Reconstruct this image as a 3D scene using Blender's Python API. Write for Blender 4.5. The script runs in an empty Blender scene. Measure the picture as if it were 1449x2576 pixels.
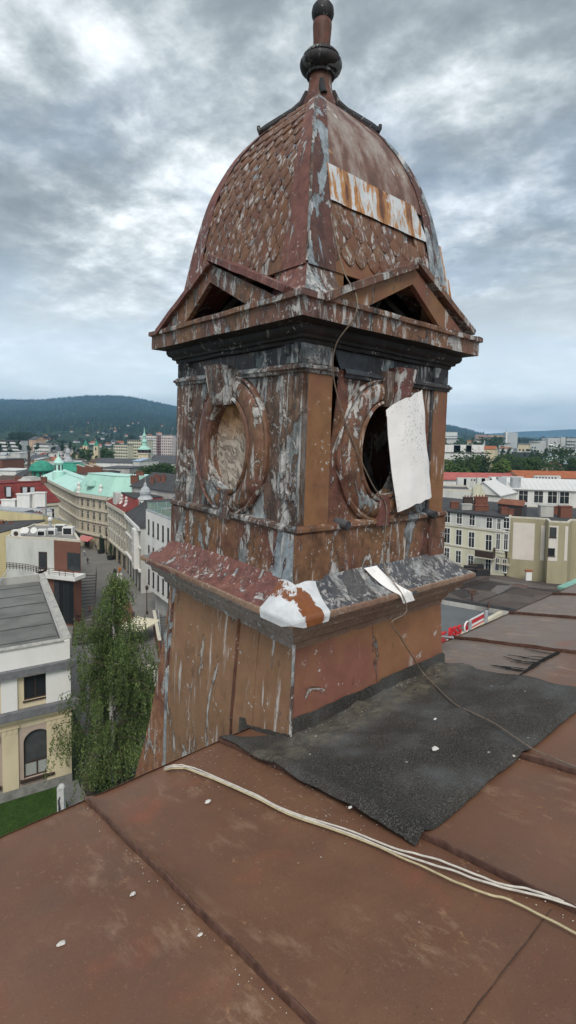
import bpy, math, random
from mathutils import Vector, Matrix, noise as mnoise
from mathutils.geometry import tessellate_polygon
V = Vector
R_ = math.radians
random.seed(7)
SC = bpy.context.scene
COL = SC.collection

# ------------------------------------------------------------------ camera
EYE = 32.0                                   # metres above the street
FPX, CYPX = 1325.0, 1164.0                   # focal length / principal row on a 1449 x 2576 frame
PITCH, ROLL = R_(3.4), R_(-0.683)
cp, sp, cr, sr = math.cos(PITCH), math.sin(PITCH), math.cos(ROLL), math.sin(ROLL)
CF = V((0, cp, -sp)); CR = V((cr, -sp * sr, -cp * sr)); CU = V((sr, sp * cr, cp * cr))
cam_d = bpy.data.cameras.new('camera')
cam = bpy.data.objects.new('camera', cam_d); COL.objects.link(cam)
cam_d.sensor_fit = 'VERTICAL'; cam_d.sensor_height = 36.0
cam_d.lens = FPX / 2576 * 36
cam_d.shift_y = -(1288 - CYPX) / 2576
cam_d.clip_start = 0.05; cam_d.clip_end = 40000
cam.matrix_world = Matrix(((CR.x, CU.x, -CF.x, 0), (CR.y, CU.y, -CF.y, 0), (CR.z, CU.z, -CF.z, EYE), (0, 0, 0, 1)))
SC.camera = cam

# ------------------------------------------------------------------ sky, sun, exposure
SUN_EL, SUN_AZ = R_(50), R_(180)             # azimuth clockwise from +Y
wd = bpy.data.worlds.new('World'); SC.world = wd; wd.use_nodes = True
wt = wd.node_tree; wt.nodes.clear()
def wn(t, **k):
    n = wt.nodes.new(t)
    for a, b in k.items(): setattr(n, a, b)
    return n
WL = wt.links.new
w_out = wn('ShaderNodeOutputWorld')
w_sky = wn('ShaderNodeTexSky', sky_type='NISHITA', sun_disc=False, sun_elevation=SUN_EL, sun_rotation=SUN_AZ, air_density=1.0, dust_density=4.0, ozone_density=1.5)
w_b1 = wn('ShaderNodeBackground'); w_b1.inputs[1].default_value = 0.15
WL(w_sky.outputs[0], w_b1.inputs[0])
w_tc = wn('ShaderNodeTexCoord')
w_sep = wn('ShaderNodeSeparateXYZ'); WL(w_tc.outputs['Generated'], w_sep.inputs[0])
def wmath(op, a, b=None, c=None, clamp=False):
    n = wn('ShaderNodeMath', operation=op, use_clamp=clamp)
    for i, v in enumerate((a, b, c)):
        if v is None: continue
        if isinstance(v, (int, float)): n.inputs[i].default_value = v
        else: WL(v, n.inputs[i])
    return n.outputs[0]
zc = wmath('MAXIMUM', w_sep.outputs[2], 0.0)
den = wmath('ADD', zc, 0.22)
px_ = wmath('DIVIDE', w_sep.outputs[0], den); py_ = wmath('DIVIDE', w_sep.outputs[1], den)
w_cmb = wn('ShaderNodeCombineXYZ'); WL(px_, w_cmb.inputs[0]); WL(py_, w_cmb.inputs[1])
def wnoise(scale, detail, rough, loc=(0, 0, 0), scl=(1, 1, 1), dist=0.0, rot=0.0):
    m = wn('ShaderNodeMapping'); m.inputs['Location'].default_value = loc; m.inputs['Scale'].default_value = scl
    m.inputs['Rotation'].default_value = (0, 0, rot)
    WL(w_cmb.outputs[0], m.inputs[0])
    n = wn('ShaderNodeTexNoise'); n.inputs['Scale'].default_value = scale; n.inputs['Detail'].default_value = detail
    n.inputs['Roughness'].default_value = rough; n.inputs['Distortion'].default_value = dist
    WL(m.outputs[0], n.inputs['Vector']); return n.outputs[0]
def wramp(fac, stops):
    r = wn('ShaderNodeValToRGB'); el = r.color_ramp.elements
    while len(el) < len(stops): el.new(0.5)
    for e, (p, c) in zip(el, stops):
        e.position = p; e.color = (*c, 1) if len(c) == 3 else c
    r.color_ramp.interpolation = 'B_SPLINE' if len(stops) > 3 else 'EASE'
    WL(fac, r.inputs[0]); return r.outputs[0]
n_big = wnoise(1.05, 4, 0.5, (3.1, 1.7, 0), dist=0.2, rot=0.35)
n_mid = wnoise(3.0, 8, 0.60, (7.3, 2.2, 0), (1, 1.1, 1), dist=0.18, rot=0.5)
n_fin = wnoise(9.0, 6, 0.60, (1.3, 9.2, 0), (1, 1.0, 1), dist=0.15, rot=0.5)
shade = wmath('ADD', wmath('MULTIPLY', n_big, 0.43), wmath('ADD', wmath('MULTIPLY', n_mid, 0.40), wmath('MULTIPLY', n_fin, 0.20)))
c_cloud = wramp(shade, [(0.36, (0.80, 0.83, 0.835)), (0.42, (0.565, 0.60, 0.615)), (0.475, (0.345, 0.38, 0.40)), (0.53, (0.21, 0.243, 0.262)), (0.61, (0.13, 0.156, 0.173))])
w_b2 = wn('ShaderNodeBackground'); w_b2.inputs[1].default_value = 1.0
# far cloud whitens with distance towards the horizon
w_far = wn('ShaderNodeMapRange'); w_far.interpolation_type = 'SMOOTHSTEP'; w_far.inputs[1].default_value = 0.02; w_far.inputs[2].default_value = 0.36; w_far.inputs[3].default_value = 0.85; w_far.inputs[4].default_value = 0.0
WL(zc, w_far.inputs[0])
w_mc = wn('ShaderNodeMix', data_type='RGBA'); WL(w_far.outputs[0], w_mc.inputs[0]); WL(c_cloud, w_mc.inputs[6]); w_mc.inputs[7].default_value = (0.655, 0.715, 0.745, 1)
WL(w_mc.outputs[2], w_b2.inputs[0])
# cloud deck thins out towards the horizon, where pale blue shows
cov_n = wnoise(1.1, 5, 0.55, (12.3, 4.4, 0), dist=0.3)
elev = wn('ShaderNodeMapRange'); elev.inputs[1].default_value = 0.0; elev.inputs[2].default_value = 0.30
elev.inputs[3].default_value = 0.70; elev.inputs[4].default_value = 1.0
WL(zc, elev.inputs[0])
cov = wmath('ADD', elev.outputs[0], wmath('MULTIPLY', wmath('SUBTRACT', cov_n, 0.5), 1.4), clamp=True)
w_mix = wn('ShaderNodeMixShader'); WL(cov, w_mix.inputs[0]); WL(w_b1.outputs[0], w_mix.inputs[1]); WL(w_b2.outputs[0], w_mix.inputs[2])
WL(w_mix.outputs[0], w_out.inputs[0])

sun_d = bpy.data.lights.new('sun', 'SUN'); sun_d.energy = 1.5; sun_d.angle = R_(25); sun_d.color = (1.0, 0.95, 0.88)
sun = bpy.data.objects.new('sun', sun_d); COL.objects.link(sun)
sdir = V((math.sin(SUN_AZ) * math.cos(SUN_EL), math.cos(SUN_AZ) * math.cos(SUN_EL), math.sin(SUN_EL)))
sun.rotation_euler = sdir.to_track_quat('Z', 'Y').to_euler(); sun.location = (0, -20, 80)
SC.view_settings.view_transform = 'Standard'; SC.view_settings.look = 'None'
SC.view_settings.exposure = 0.84; SC.view_settings.gamma = 1.0
SC.view_settings.use_curve_mapping = False
SC.cycles.max_bounces = 6; SC.cycles.volume_bounces = 1; SC.cycles.transparent_max_bounces = 8
SC.cycles.use_denoising = True

# ------------------------------------------------------------------ surveying helpers: a sight line met with a level or a distance
def sight(x, y): return CF + CR * ((x - 724) / FPX) - CU * ((y - CYPX) / FPX)
def lev(x, y, z=0.0):
    r = sight(x, y); t = (z - EYE) / r.z
    return V((r.x * t, r.y * t, z))
def dist(x, y, d):
    r = sight(x, y); t = d / r.y
    return V((r.x * t, d, EYE + r.z * t))
def nz(x, y=0.0, z=0.0): return mnoise.noise(V((x, y, z)))

# ------------------------------------------------------------------ materials
class NT:
    def __init__(s, name, rough=0.6, spec=0.4, metal=0.0):
        s.m = bpy.data.materials.new(name); s.m.use_nodes = True
        s.t = s.m.node_tree; s.b = s.t.nodes['Principled BSDF']
        s.b.inputs['Roughness'].default_value = rough; s.b.inputs['Specular IOR Level'].default_value = spec
        s.b.inputs['Metallic'].default_value = metal
        s.tc = s.t.nodes.new('ShaderNodeTexCoord'); s.o = s.tc.outputs['Object']
    def L(s, a, b): s.t.links.new(a, b)
    def set(s, sock, v):
        if hasattr(v, 'is_output'): s.L(v, sock)
        elif isinstance(v, (tuple, list)) and len(v) == 3 and sock.type == 'RGBA': sock.default_value = (*v, 1)
        else: sock.default_value = v
    def map(s, scale=(1, 1, 1), loc=(0, 0, 0), rot=(0, 0, 0), vec=None):
        n = s.t.nodes.new('ShaderNodeMapping'); n.inputs['Scale'].default_value = scale; n.inputs['Location'].default_value = loc
        n.inputs['Rotation'].default_value = rot
        s.L(vec or s.o, n.inputs[0]); return n.outputs[0]
    def noise(s, scale, detail=4, rough=0.55, vec=None, dist=0.0):
        n = s.t.nodes.new('ShaderNodeTexNoise'); n.inputs['Scale'].default_value = scale; n.inputs['Detail'].default_value = detail
        n.inputs['Roughness'].default_value = rough; n.inputs['Distortion'].default_value = dist
        s.L(vec or s.o, n.inputs['Vector']); return n.outputs[0]
    def voro(s, scale, vec=None, feature='F1', out=0, rnd=1.0):
        n = s.t.nodes.new('ShaderNodeTexVoronoi'); n.feature = feature; n.inputs['Scale'].default_value = scale
        n.inputs['Randomness'].default_value = rnd
        s.L(vec or s.o, n.inputs['Vector']); return n.outputs[out]
    def ramp(s, fac, *stops):
        r = s.t.nodes.new('ShaderNodeValToRGB'); el = r.color_ramp.elements
        while len(el) < len(stops): el.new(0.5)
        for e, (p, c) in zip(el, stops):
            e.position = p; e.color = (c, c, c, 1) if isinstance(c, (int, float)) else (*c, 1)
        s.L(fac, r.inputs[0]); return r.outputs[0]
    def step(s, fac, a, b): return s.ramp(fac, (a, 0.0), (b, 1.0))
    def mix(s, fac, a, b, mode='MIX'):
        n = s.t.nodes.new('ShaderNodeMix'); n.data_type = 'RGBA'; n.blend_type = mode; n.clamp_factor = True
        s.set(n.inputs[0], fac); s.set(n.inputs[6], a); s.set(n.inputs[7], b); return n.outputs[2]
    def math(s, op, a, b=0.0, clamp=False):
        n = s.t.nodes.new('ShaderNodeMath'); n.operation = op; n.use_clamp = clamp
        s.set(n.inputs[0], a); s.set(n.inputs[1], b); return n.outputs[0]
    def rnd(s): return s.t.nodes.new('ShaderNodeObjectInfo').outputs['Random']
    def sep(s, vec=None):
        n = s.t.nodes.new('ShaderNodeSeparateXYZ'); s.L(vec or s.o, n.inputs[0]); return n.outputs
    def bump(s, h, strength=0.3, distance=0.01):
        n = s.t.nodes.new('ShaderNodeBump'); n.inputs['Strength'].default_value = strength; n.inputs['Distance'].default_value = distance
        s.L(h, n.inputs['Height']); s.L(n.outputs[0], s.b.inputs['Normal'])
    def col(s, c): s.set(s.b.inputs['Base Color'], c)
    def rough(s, c): s.set(s.b.inputs['Roughness'], c)

MATS = {}
def plain(name, c, rough=0.7, var=0.18, scale=3.0, spec=0.3, metal=0.0, streak=False, bump=0.0):
    """A plain surface with uneven tone, grime and grain."""
    if name in MATS: return MATS[name]
    k = NT(name, rough, spec, metal)
    a = k.noise(scale, 6, 0.62, vec=k.map((1, 1, 0.25)) if streak else None)
    b = k.noise(scale * 9, 4, 0.6)
    dark = tuple(x * (1 - var * 1.6) for x in c); lite = tuple(min(0.9, x * (1 + var)) for x in c)
    base = k.ramp(a, (0.28, dark), (0.5, c), (0.75, lite))
    k.col(k.mix(k.math('MULTIPLY', b, 0.35), base, tuple(x * 0.72 for x in c)))
    if bump: k.bump(b, bump, 0.02)
    MATS[name] = k.m; return k.m

def weathered(name, a, b, c, white=0.5, grey=0.5, soot=0.3, seed=0.0, wcol=(0.50, 0.49, 0.475), gcol=(0.175, 0.19, 0.197), rough=0.55, zs=0.13, flake=0.5, fine=1.0, tonek=0.68, wz=0.40):
    """Old sheet metal: brown coats peeling in ragged patches to zinc and chalky primer, some lime runs, soot."""
    k = NT(name, rough, 0.22)
    a, b, c = [(q[0] * 0.78, q[1] * 0.84, q[2] * 0.98) for q in (a, b, c)]
    vec = k.map((1, 1, 1), (seed, seed * 1.7, seed * 0.6))
    st = k.map((1, 1, zs), (seed * 2.1, seed, seed * 0.3))
    tall = k.map((1, 1, 0.42), (seed * 1.3, seed * 0.7, seed))
    base = k.mix(k.step(k.noise(1.3, 4, 0.55, vec), 0.42, 0.60), a, b)
    base = k.mix(k.math('MULTIPLY', k.step(k.noise(2.2, 5, 0.6, tall), 0.46, 0.64), 0.75), base, c)
    tone = k.noise(11 * fine, 7, 0.66, vec)
    base = k.mix(k.math('MULTIPLY', k.step(tone, 0.40, 0.72), tonek), base, tuple(x * 0.13 for x in a))
    # ragged places where the brown coat has come away
    g1 = k.noise(3.1 * fine, 9, 0.66, tall, 0.7)
    lim = 0.66 - 0.15 * grey
    gm = k.step(g1, lim, lim + 0.012)
    gtone = k.mix(k.step(k.noise(6, 7, 0.7, vec), 0.36, 0.62), tuple(x * 0.5 for x in gcol), tuple(min(0.75, x * 1.5) for x in gcol))
    gtone = k.mix(k.step(k.noise(7.5, 8, 0.7, tall), 0.535, 0.60), gtone, wcol)
    base = k.mix(gm, base, gtone)
    # chalky primer patches
    w1 = k.noise(5.2 * fine, 9, 0.70, k.map((1, 1, wz), (seed * 2.7, 1.3, seed * 1.9)), 0.8)
    wl = 0.695 - 0.125 * white
    wm = k.step(w1, wl, wl + 0.02)
    base = k.mix(k.math('MULTIPLY', wm, 0.9), base, k.mix(k.step(tone, 0.40, 0.62), wcol, tuple(x * 0.5 for x in wcol)))
    # lime runs, few and gathered
    s1 = k.noise(15 * fine, 7, 0.66, st, 0.1)
    sm = k.math('MULTIPLY', k.step(s1, 0.62 - 0.05 * white, 0.685 - 0.05 * white), k.step(k.noise(1.7, 3, 0.5, vec), 0.50 - 0.09 * white, 0.60 - 0.08 * white))
    base = k.mix(k.math('MULTIPLY', sm, 0.85), base, wcol)
    # small flakes
    f1 = k.noise(30 * fine, 5, 0.65, vec)
    fm = k.math('MULTIPLY', k.step(f1, 0.61, 0.64), k.step(k.noise(2.9, 5, 0.6, vec), 0.57 - 0.10 * flake, 0.64 - 0.09 * flake))
    base = k.mix(fm, base, tuple(x * 0.95 for x in wcol))
    # dark lifted rims
    rim = k.math('SUBTRACT', k.step(g1, lim - 0.018, lim), gm, True)
    rim2 = k.math('SUBTRACT', k.step(w1, wl - 0.016, wl), wm, True)
    base = k.mix(k.math('MULTIPLY', k.math('ADD', rim, rim2, True), 0.75), base, (0.025, 0.018, 0.015))
    if soot > 0:  # soot blotches, strengthened to stand in for crevice shade too
        d1 = k.math('MULTIPLY', k.step(k.noise(5.0, 8, 0.70, k.map((1, 1, 0.45), (seed * 3, 2, 1))), 0.62 - 0.2 * soot, 0.76 - 0.14 * soot), min(1.0, 0.40 + soot * 0.6))
        base = k.mix(d1, base, (0.018, 0.015, 0.014))
    k.col(base)
    h = k.math('SUBTRACT', k.math('ADD', k.math('MULTIPLY', tone, 0.35), k.math('MULTIPLY', k.noise(3, 4, 0.6, vec), 0.6)), k.math('MULTIPLY', k.math('ADD', gm, wm, True), 0.25))
    k.bump(h, 0.6, 0.012)
    k.rough(k.ramp(tone, (0.3, rough + 0.15), (0.7, rough - 0.08)))
    MATS[name] = k.m; return k.m

# ------------------------------------------------------------------ mesh builder
WM = {}                                          # world matrices of the things made so far
class MB:
    def __init__(s): s.v = []; s.f = []
    def add(s, vs, fs):
        n = len(s.v); s.v += [V(v) for v in vs]; s.f += [tuple(i + n for i in f) for f in fs]; return s
    def quad(s, a, b, c, d): return s.add((a, b, c, d), ((0, 1, 2, 3),))
    def box(s, O, e, n, s0, s1, z0, z1, d0, d1):
        """Box in a facade frame: s along e, z up, d along the outward normal n."""
        u = V((0, 0, 1)); P = []
        for d in (d0, d1):
            for z in (z0, z1):
                for q in (s0, s1): P.append(O + e * q + u * z + n * d)
        return s.add(P, ((0, 2, 3, 1), (4, 5, 7, 6), (0, 1, 5, 4), (2, 6, 7, 3), (0, 4, 6, 2), (1, 3, 7, 5)))
    def abox(s, x0, x1, y0, y1, z0, z1): return s.box(V((0, 0, 0)), V((1, 0, 0)), V((0, 1, 0)), x0, x1, z0, z1, y0, y1)
    def prism(s, pts, off):
        """Polygon (3D points) swept by a vector."""
        n = len(pts); off = V(off)
        return s.add([V(p) for p in pts] + [V(p) + off for p in pts], [tuple(range(n - 1, -1, -1)), tuple(range(n, 2 * n))] + [(i, (i + 1) % n, n + (i + 1) % n, n + i) for i in range(n)])
    def plate(s, loops, fn, t):
        """Sheet with holes: 2D loops mapped by fn(p, depth), thickness t."""
        flat = [p for lp in loops for p in lp]
        tri = tessellate_polygon([[V((p[0], p[1], 0)) for p in lp] for lp in loops])
        n = len(flat); vs = [fn(p, 0) for p in flat] + [fn(p, -t) for p in flat]
        fs = [tuple(q) for q in tri] + [tuple(i + n for i in reversed(q)) for q in tri]
        k = 0
        for lp in loops:
            m = len(lp)
            for i in range(m):
                a, b = k + i, k + (i + 1) % m
                fs.append((a, b, b + n, a + n))
            k += m
        return s.add(vs, fs)
    def lathe(s, prof, O=V((0, 0, 0)), seg=24, arc=1.0):
        m = len(prof); vs = []; full = arc >= 0.999; k = seg if full else seg + 1
        for i in range(k):
            a = 2 * math.pi * arc * i / seg
            vs += [O + V((r * math.cos(a), r * math.sin(a), z)) for r, z in prof]
        fs = []
        for i in range(seg):
            j = (i + 1) % k
            for q in range(m - 1): fs.append((i * m + q, j * m + q, j * m + q + 1, i * m + q + 1))
        if full:
            if prof[0][0] > 1e-4: fs.append(tuple(i * m for i in range(seg - 1, -1, -1)))
            if prof[-1][0] > 1e-4: fs.append(tuple(i * m + m - 1 for i in range(seg)))
        return s.add(vs, fs)
    def tube(s, pts, r, seg=8, r1=None, cap=True):
        pts = [V(p) for p in pts]; n = len(pts); vs = []; prev = None
        for i, p in enumerate(pts):
            d = (pts[min(i + 1, n - 1)] - pts[max(i - 1, 0)])
            d = d.normalized() if d.length > 1e-9 else V((0, 0, 1))
            a = prev if prev is not None else (V((1, 0, 0)) if abs(d.x) < 0.9 else V((0, 1, 0)))
            a = (a - d * a.dot(d)); a = a.normalized() if a.length > 1e-6 else d.orthogonal().normalized(); prev = a
            b = d.cross(a); rr = r if r1 is None else r + (r1 - r) * i / max(1, n - 1)
            if callable(r): rr = r(i / max(1, n - 1))
            vs += [p + a * (rr * math.cos(2 * math.pi * k / seg)) + b * (rr * math.sin(2 * math.pi * k / seg)) for k in range(seg)]
        fs = [(i * seg + k, i * seg + (k + 1) % seg, (i + 1) * seg + (k + 1) % seg, (i + 1) * seg + k) for i in range(n - 1) for k in range(seg)]
        if cap: fs += [tuple(range(seg - 1, -1, -1)), tuple((n - 1) * seg + k for k in range(seg))]
        return s.add(vs, fs)
    def grid(s, fn, nu, nv, t=0.0):
        """fn(u, v) in 0..1 -> point; t thickness along the local normal."""
        P = [[V(fn(i / nu, j / nv)) for j in range(nv + 1)] for i in range(nu + 1)]
        vs = [P[i][j] for i in range(nu + 1) for j in range(nv + 1)]; w = nv + 1
        fs = [(i * w + j, (i + 1) * w + j, (i + 1) * w + j + 1, i * w + j + 1) for i in range(nu) for j in range(nv)]
        if t:
            nn = len(vs); lo = []
            for i in range(nu + 1):
                for j in range(nv + 1):
                    du = P[min(i + 1, nu)][j] - P[max(i - 1, 0)][j]; dv = P[i][min(j + 1, nv)] - P[i][max(j - 1, 0)]
                    nr = du.cross(dv); nr = nr.normalized() if nr.length > 1e-12 else V((0, 0, 1))
                    lo.append(P[i][j] - nr * t)
            vs += lo; fs += [tuple(nn + q for q in reversed(f)) for f in fs]
            rim = [i * w for i in range(nu)] + [nu * w + j for j in range(nv)] + [i * w + nv for i in range(nu, 0, -1)] + [j for j in range(nv, 0, -1)]
            m = len(rim); fs += [(rim[(q + 1) % m], rim[q], rim[q] + nn, rim[(q + 1) % m] + nn) for q in range(m)]
        return s.add(vs, fs)
    def mesh(s, name, mat, inv=None, smooth=False):
        me = bpy.data.meshes.new(name)
        vs = [tuple(inv @ v) for v in s.v] if inv is not None else [tuple(v) for v in s.v]
        me.from_pydata(vs, [], s.f); me.materials.append(mat)
        if smooth:
            me.polygons.foreach_set('use_smooth', [True] * len(me.polygons))
            if smooth != 'all':
                try: me.set_sharp_from_angle(angle=R_(38))
                except Exception: pass
        me.update(); return me
    def build(s, name, mat, parent=None, local=False, smooth=False, kind=None, fix=True):
        """One mesh object; vertices are world coordinates unless local."""
        inv = None
        if parent is not None and not local: inv = WM[parent.name].inverted()
        me = s.mesh(name, mat, inv, smooth)
        if fix: fix_normals(me)
        return put(name, me, parent, kind=kind)
def fix_normals(me):
    import bmesh
    bm = bmesh.new(); bm.from_mesh(me); bmesh.ops.recalc_face_normals(bm, faces=bm.faces); bm.to_mesh(me); bm.free()
def put(name, me, parent=None, mw=None, kind=None, label=None):
    """Link one object holding a mesh (or None) at a matrix local to its parent."""
    o = bpy.data.objects.new(name, me); COL.objects.link(o)
    if parent is not None: o.parent = parent
    if mw is not None: o.matrix_local = mw
    WM[o.name] = (WM[parent.name] if parent is not None else Matrix()) @ (mw if mw is not None else Matrix())
    if kind: o['kind'] = kind
    if label: o['label'] = label
    return o
def tag(o, label, cat, group=None):
    o['label'] = label; o['category'] = cat
    if group: o['group'] = group
    return o
def thing(name, label, cat, loc=(0, 0, 0), group=None, mw=None):
    m = mw if mw is not None else Matrix.Translation(V(loc))
    o = put(name, None, None, m); o.empty_display_size = 0.3
    return tag(o, label, cat, group)
def structure(name, mb, mat, smooth=False): return mb.build(name, mat, smooth=smooth, kind='structure')
def copy_tree(o, mw, label=None, parent=None):
    c = o.copy(); COL.objects.link(c); c.parent = parent; c.matrix_local = mw
    WM[c.name] = (WM[parent.name] if parent is not None else Matrix()) @ mw
    if label: c['label'] = label
    for ch in list(o.children): copy_tree(ch, ch.matrix_local.copy(), None, c)
    return c
# ================================================================== THE ROOF WE STAND ON
TC = V((0.193, 5.07, EYE)); TX_, TY_ = 0.02056, 0.011
yaw = R_(40.55)
AX = V((math.cos(yaw), math.sin(yaw), 0)); AY = V((-math.sin(yaw), math.cos(yaw), 0))
UP = V((0, 0, 1))
RPITCH = R_(11)
DN = AY * math.cos(RPITCH) - UP * math.sin(RPITCH)          # down the slope, towards the street
RN = AX.cross(DN).normalized()                              # roof normal
RO = V((0.0445, 3.734, EYE - 2.2445))                       # near foot of the turret
EAVE = 0.43
def RP(x, d, h=0.0): return RO + AX * x + DN * d + RN * h
def onroof(x, y, h=0.0):
    r = sight(x, y); O = V((0, 0, EYE)); p0 = RO + RN * h
    return O + r * ((p0 - O).dot(RN) / r.dot(RN))
def rc(x, y):
    q = onroof(x, y) - RO
    return q.dot(AX), q.dot(DN)

def roof_metal():
    k = NT('painted roof metal', 0.55, 0.26)
    w = k.noise(0.9, 5, 0.6)
    base = k.ramp(w, (0.30, (0.135, 0.066, 0.040)), (0.5, (0.172, 0.087, 0.053)), (0.72, (0.205, 0.110, 0.070)))
    w2 = k.noise(3.2, 7, 0.66)
    base = k.mix(k.math('MULTIPLY', k.step(w2, 0.44, 0.70), 0.6), base, (0.118, 0.066, 0.046))
    # faded grey-brown coat on the far panels towards the eave
    xyz = k.sep()
    fx = k.step(k.math('ADD', xyz[0], k.math('MULTIPLY', k.noise(1.2, 4), 0.9)), 2.05, 2.55)
    k_n = k.t.nodes.new('ShaderNodeMapRange'); k_n.inputs[1].default_value = 1.9; k_n.inputs[2].default_value = 2.6
    k.L(k.math('ADD', xyz[0], k.math('MULTIPLY', k.noise(1.2, 4), 0.9)), k_n.inputs[0])
    m_n = k.t.nodes.new('ShaderNodeMapRange'); m_n.inputs[1].default_value = -0.9; m_n.inputs[2].default_value = -0.45
    k.L(k.math('ADD', xyz[1], k.math('MULTIPLY', k.noise(2.0, 4), 0.3)), m_n.inputs[0])
    fade = k.math('MULTIPLY', k.math('MULTIPLY', k_n.outputs[0], k.math('ADD', k.math('MULTIPLY', m_n.outputs[0], 0.75), 0.2)), k.ramp(w2, (0.3, 0.75), (0.7, 1.0)))
    base = k.mix(fade, base, (0.185, 0.155, 0.135))
    # dust scuffs, rubbed patches
    sc = k.noise(9, 9, 0.74, k.map((1.5, 0.5, 1)), 0.2)
    scm = k.math('MULTIPLY', k.step(sc, 0.50, 0.66), k.step(k.noise(1.25, 3, 0.5, k.map((1, 1, 1), (4.2, 1.3, 0))), 0.50, 0.66))
    base = k.mix(k.math('MULTIPLY', scm, 0.75), base, (0.40, 0.27, 0.18))
    rs = k.noise(2.1, 6, 0.6, k.map((1, 1, 1), (9, 3, 0)))
    base = k.mix(k.math('MULTIPLY', k.step(rs, 0.60, 0.74), 0.6), base, (0.26, 0.085, 0.05))
    sp = k.noise(120, 3, 0.6)
    base = k.mix(k.math('MULTIPLY', k.step(sp, 0.62, 0.72), 0.35), base, (0.36, 0.26, 0.20))
    base = k.mix(k.math('MULTIPLY', k.step(k.noise(75, 4, 0.6), 0.60, 0.75), 0.5), base, (0.05, 0.03, 0.025))
    fl = k.noise(26, 8, 0.75, k.map((1, 0.55, 1), (2, 5, 0)), 0.4)
    base = k.mix(k.math('MULTIPLY', k.math('MULTIPLY', k.step(fl, 0.58, 0.64), k.step(k.noise(1.9, 4, 0.6, k.map((1, 1, 1), (7, 1, 0))), 0.52, 0.60)), 0.7), base, (0.33, 0.185, 0.105))
    # bird droppings
    dv = k.voro(6.5, k.map((1, 1, 1), (0.3, 0.1, 0)))
    dm = k.math('MULTIPLY', k.math('SUBTRACT', 1.0, k.step(k.math('ADD', dv, k.math('MULTIPLY', k.noise(60, 4, 0.7), 0.06)), 0.038, 0.058)), k.step(k.noise(2.7, 2), 0.53, 0.56))
    base = k.mix(k.math('MULTIPLY', dm, 0.8), base, (0.62, 0.59, 0.54))
    k.col(base)
    k.bump(k.math('ADD', k.math('MULTIPLY', w2, 0.7), k.math('MULTIPLY', k.noise(160, 3, 0.7), 0.12)), 0.35, 0.015)
    k.rough(k.ramp(w2, (0.3, 0.66), (0.7, 0.46)))
    return k.m
M_ROOF = roof_metal()
M_SEAM = weathered('worn seam metal', (0.17, 0.082, 0.052), (0.13, 0.065, 0.045), (0.20, 0.11, 0.065), white=-0.2, grey=-0.4, soot=0.3, seed=3.3, rough=0.55, fine=2.0, flake=0.0)
M_CREAM = plain('cream plaster', (0.60, 0.555, 0.43), 0.8, 0.12, 1.5)

# the house carrying roof and turret: root at its street corner
house0 = thing('town_house', 'tall old town house whose brown sheet-metal roof fills the foreground', 'building', (RP(0, EAVE).x, RP(0, EAVE).y, 0))
ROOFM = Matrix((( AX.x, DN.x, RN.x, RO.x), (AX.y, DN.y, RN.y, RO.y), (AX.z, DN.z, RN.z, RO.z), (0, 0, 0, 1)))
HINV = WM[house0.name].inverted()
seams = [-6.35, -5.35, -4.35, -3.35, -2.35, -1.35, -0.35, 0.65, 1.65, 2.80, 4.10, 5.4, 6.7, 8.0, 9.3, 10.6]
UPTOP = -3.6
def rpart(name, mb, mat, smooth=True, parent=None, **kw):
    """Part of the house whose vertices are roof coordinates (x along the eave, y down the slope, z off the sheet)."""
    me = mb.mesh(name, mat, None, smooth); fix_normals(me)
    p = parent or house0
    return put(name, me, p, WM[p.name].inverted() @ ROOFM, **kw)
for i in range(len(seams) - 1):
    x0, x1 = seams[i], seams[i + 1]
    near = -3 < x0 < 5
    def fn(u, v, x0=x0, x1=x1, i=i):
        x = x0 + (x1 + 0.02 - x0) * (u ** 1.6)
        d = UPTOP + (EAVE - UPTOP) * v
        edge = math.exp(-((x - x0) / 0.06) ** 1.3)
        h = 0.026 * edge + 0.010 * nz(x * 1.3, d * 1.1, i) * (1 - edge) * min(1, (x1 - x) / 0.2 + 0.05) + 0.003 * nz(x * 5, d * 4, i)
        if u == 0: x += 0.008 * nz(d * 2.3, i) + 0.004 * nz(d * 11, i); h += 0.006 * nz(d * 5.0, i + 9)
        if u > 0.995: h = -0.004
        if v > 0.97: h -= 0.006
        return (x, d, h)
    rpart('roof_panel', MB().grid(fn, 16 if near else 8, 70 if near else 20, 0.0022), M_ROOF)
    # folded seam: a narrow lip turned down along the raised edge
    def sm(u, v, x0=x0, i=i):
        d = UPTOP + (EAVE - 0.01 - UPTOP) * v
        wob = 0.008 * nz(d * 2.3, i) + 0.004 * nz(d * 11, i); lift = 0.006 * nz(d * 5.0, i + 9) + 0.004 * nz(d * 19, i)
        px, ph = ((-0.004, -0.002), (-0.005, 0.022), (-0.002, 0.0305), (0.003, 0.032), (0.009 + 0.003 * nz(d * 7, i + 3), 0.025))[int(u * 4 + 0.5)]
        return (x0 + wob + px, d, ph + lift * (u > 0.1))
    rpart('seam', MB().grid(sm, 4, 110 if near else 20, 0.002), M_SEAM)
# cross joint low on a panel in the right foreground
M_JOINT = plain('dirt in the joint', (0.075, 0.042, 0.030), 0.9, 0.35, 30)
jx0, jd0 = rc(1095, 2500); jx1, jd1 = rc(1285, 2290)
rpart('cross_joint', MB().grid(lambda u, v: (-1.27 + 0.88 * v, -2.045 + 0.0025 * nz(v * 6) + 0.007 * u * (0.6 + 0.6 * nz(v * 11, 2)), 0.0022 + 0.0012 * math.sin(math.pi * u) + 0.010 * nz((-1.3 + .9 * v) * 1.3, -2.05 * 1.1, 5)), 3, 60, 0.001), M_JOINT)
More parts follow.
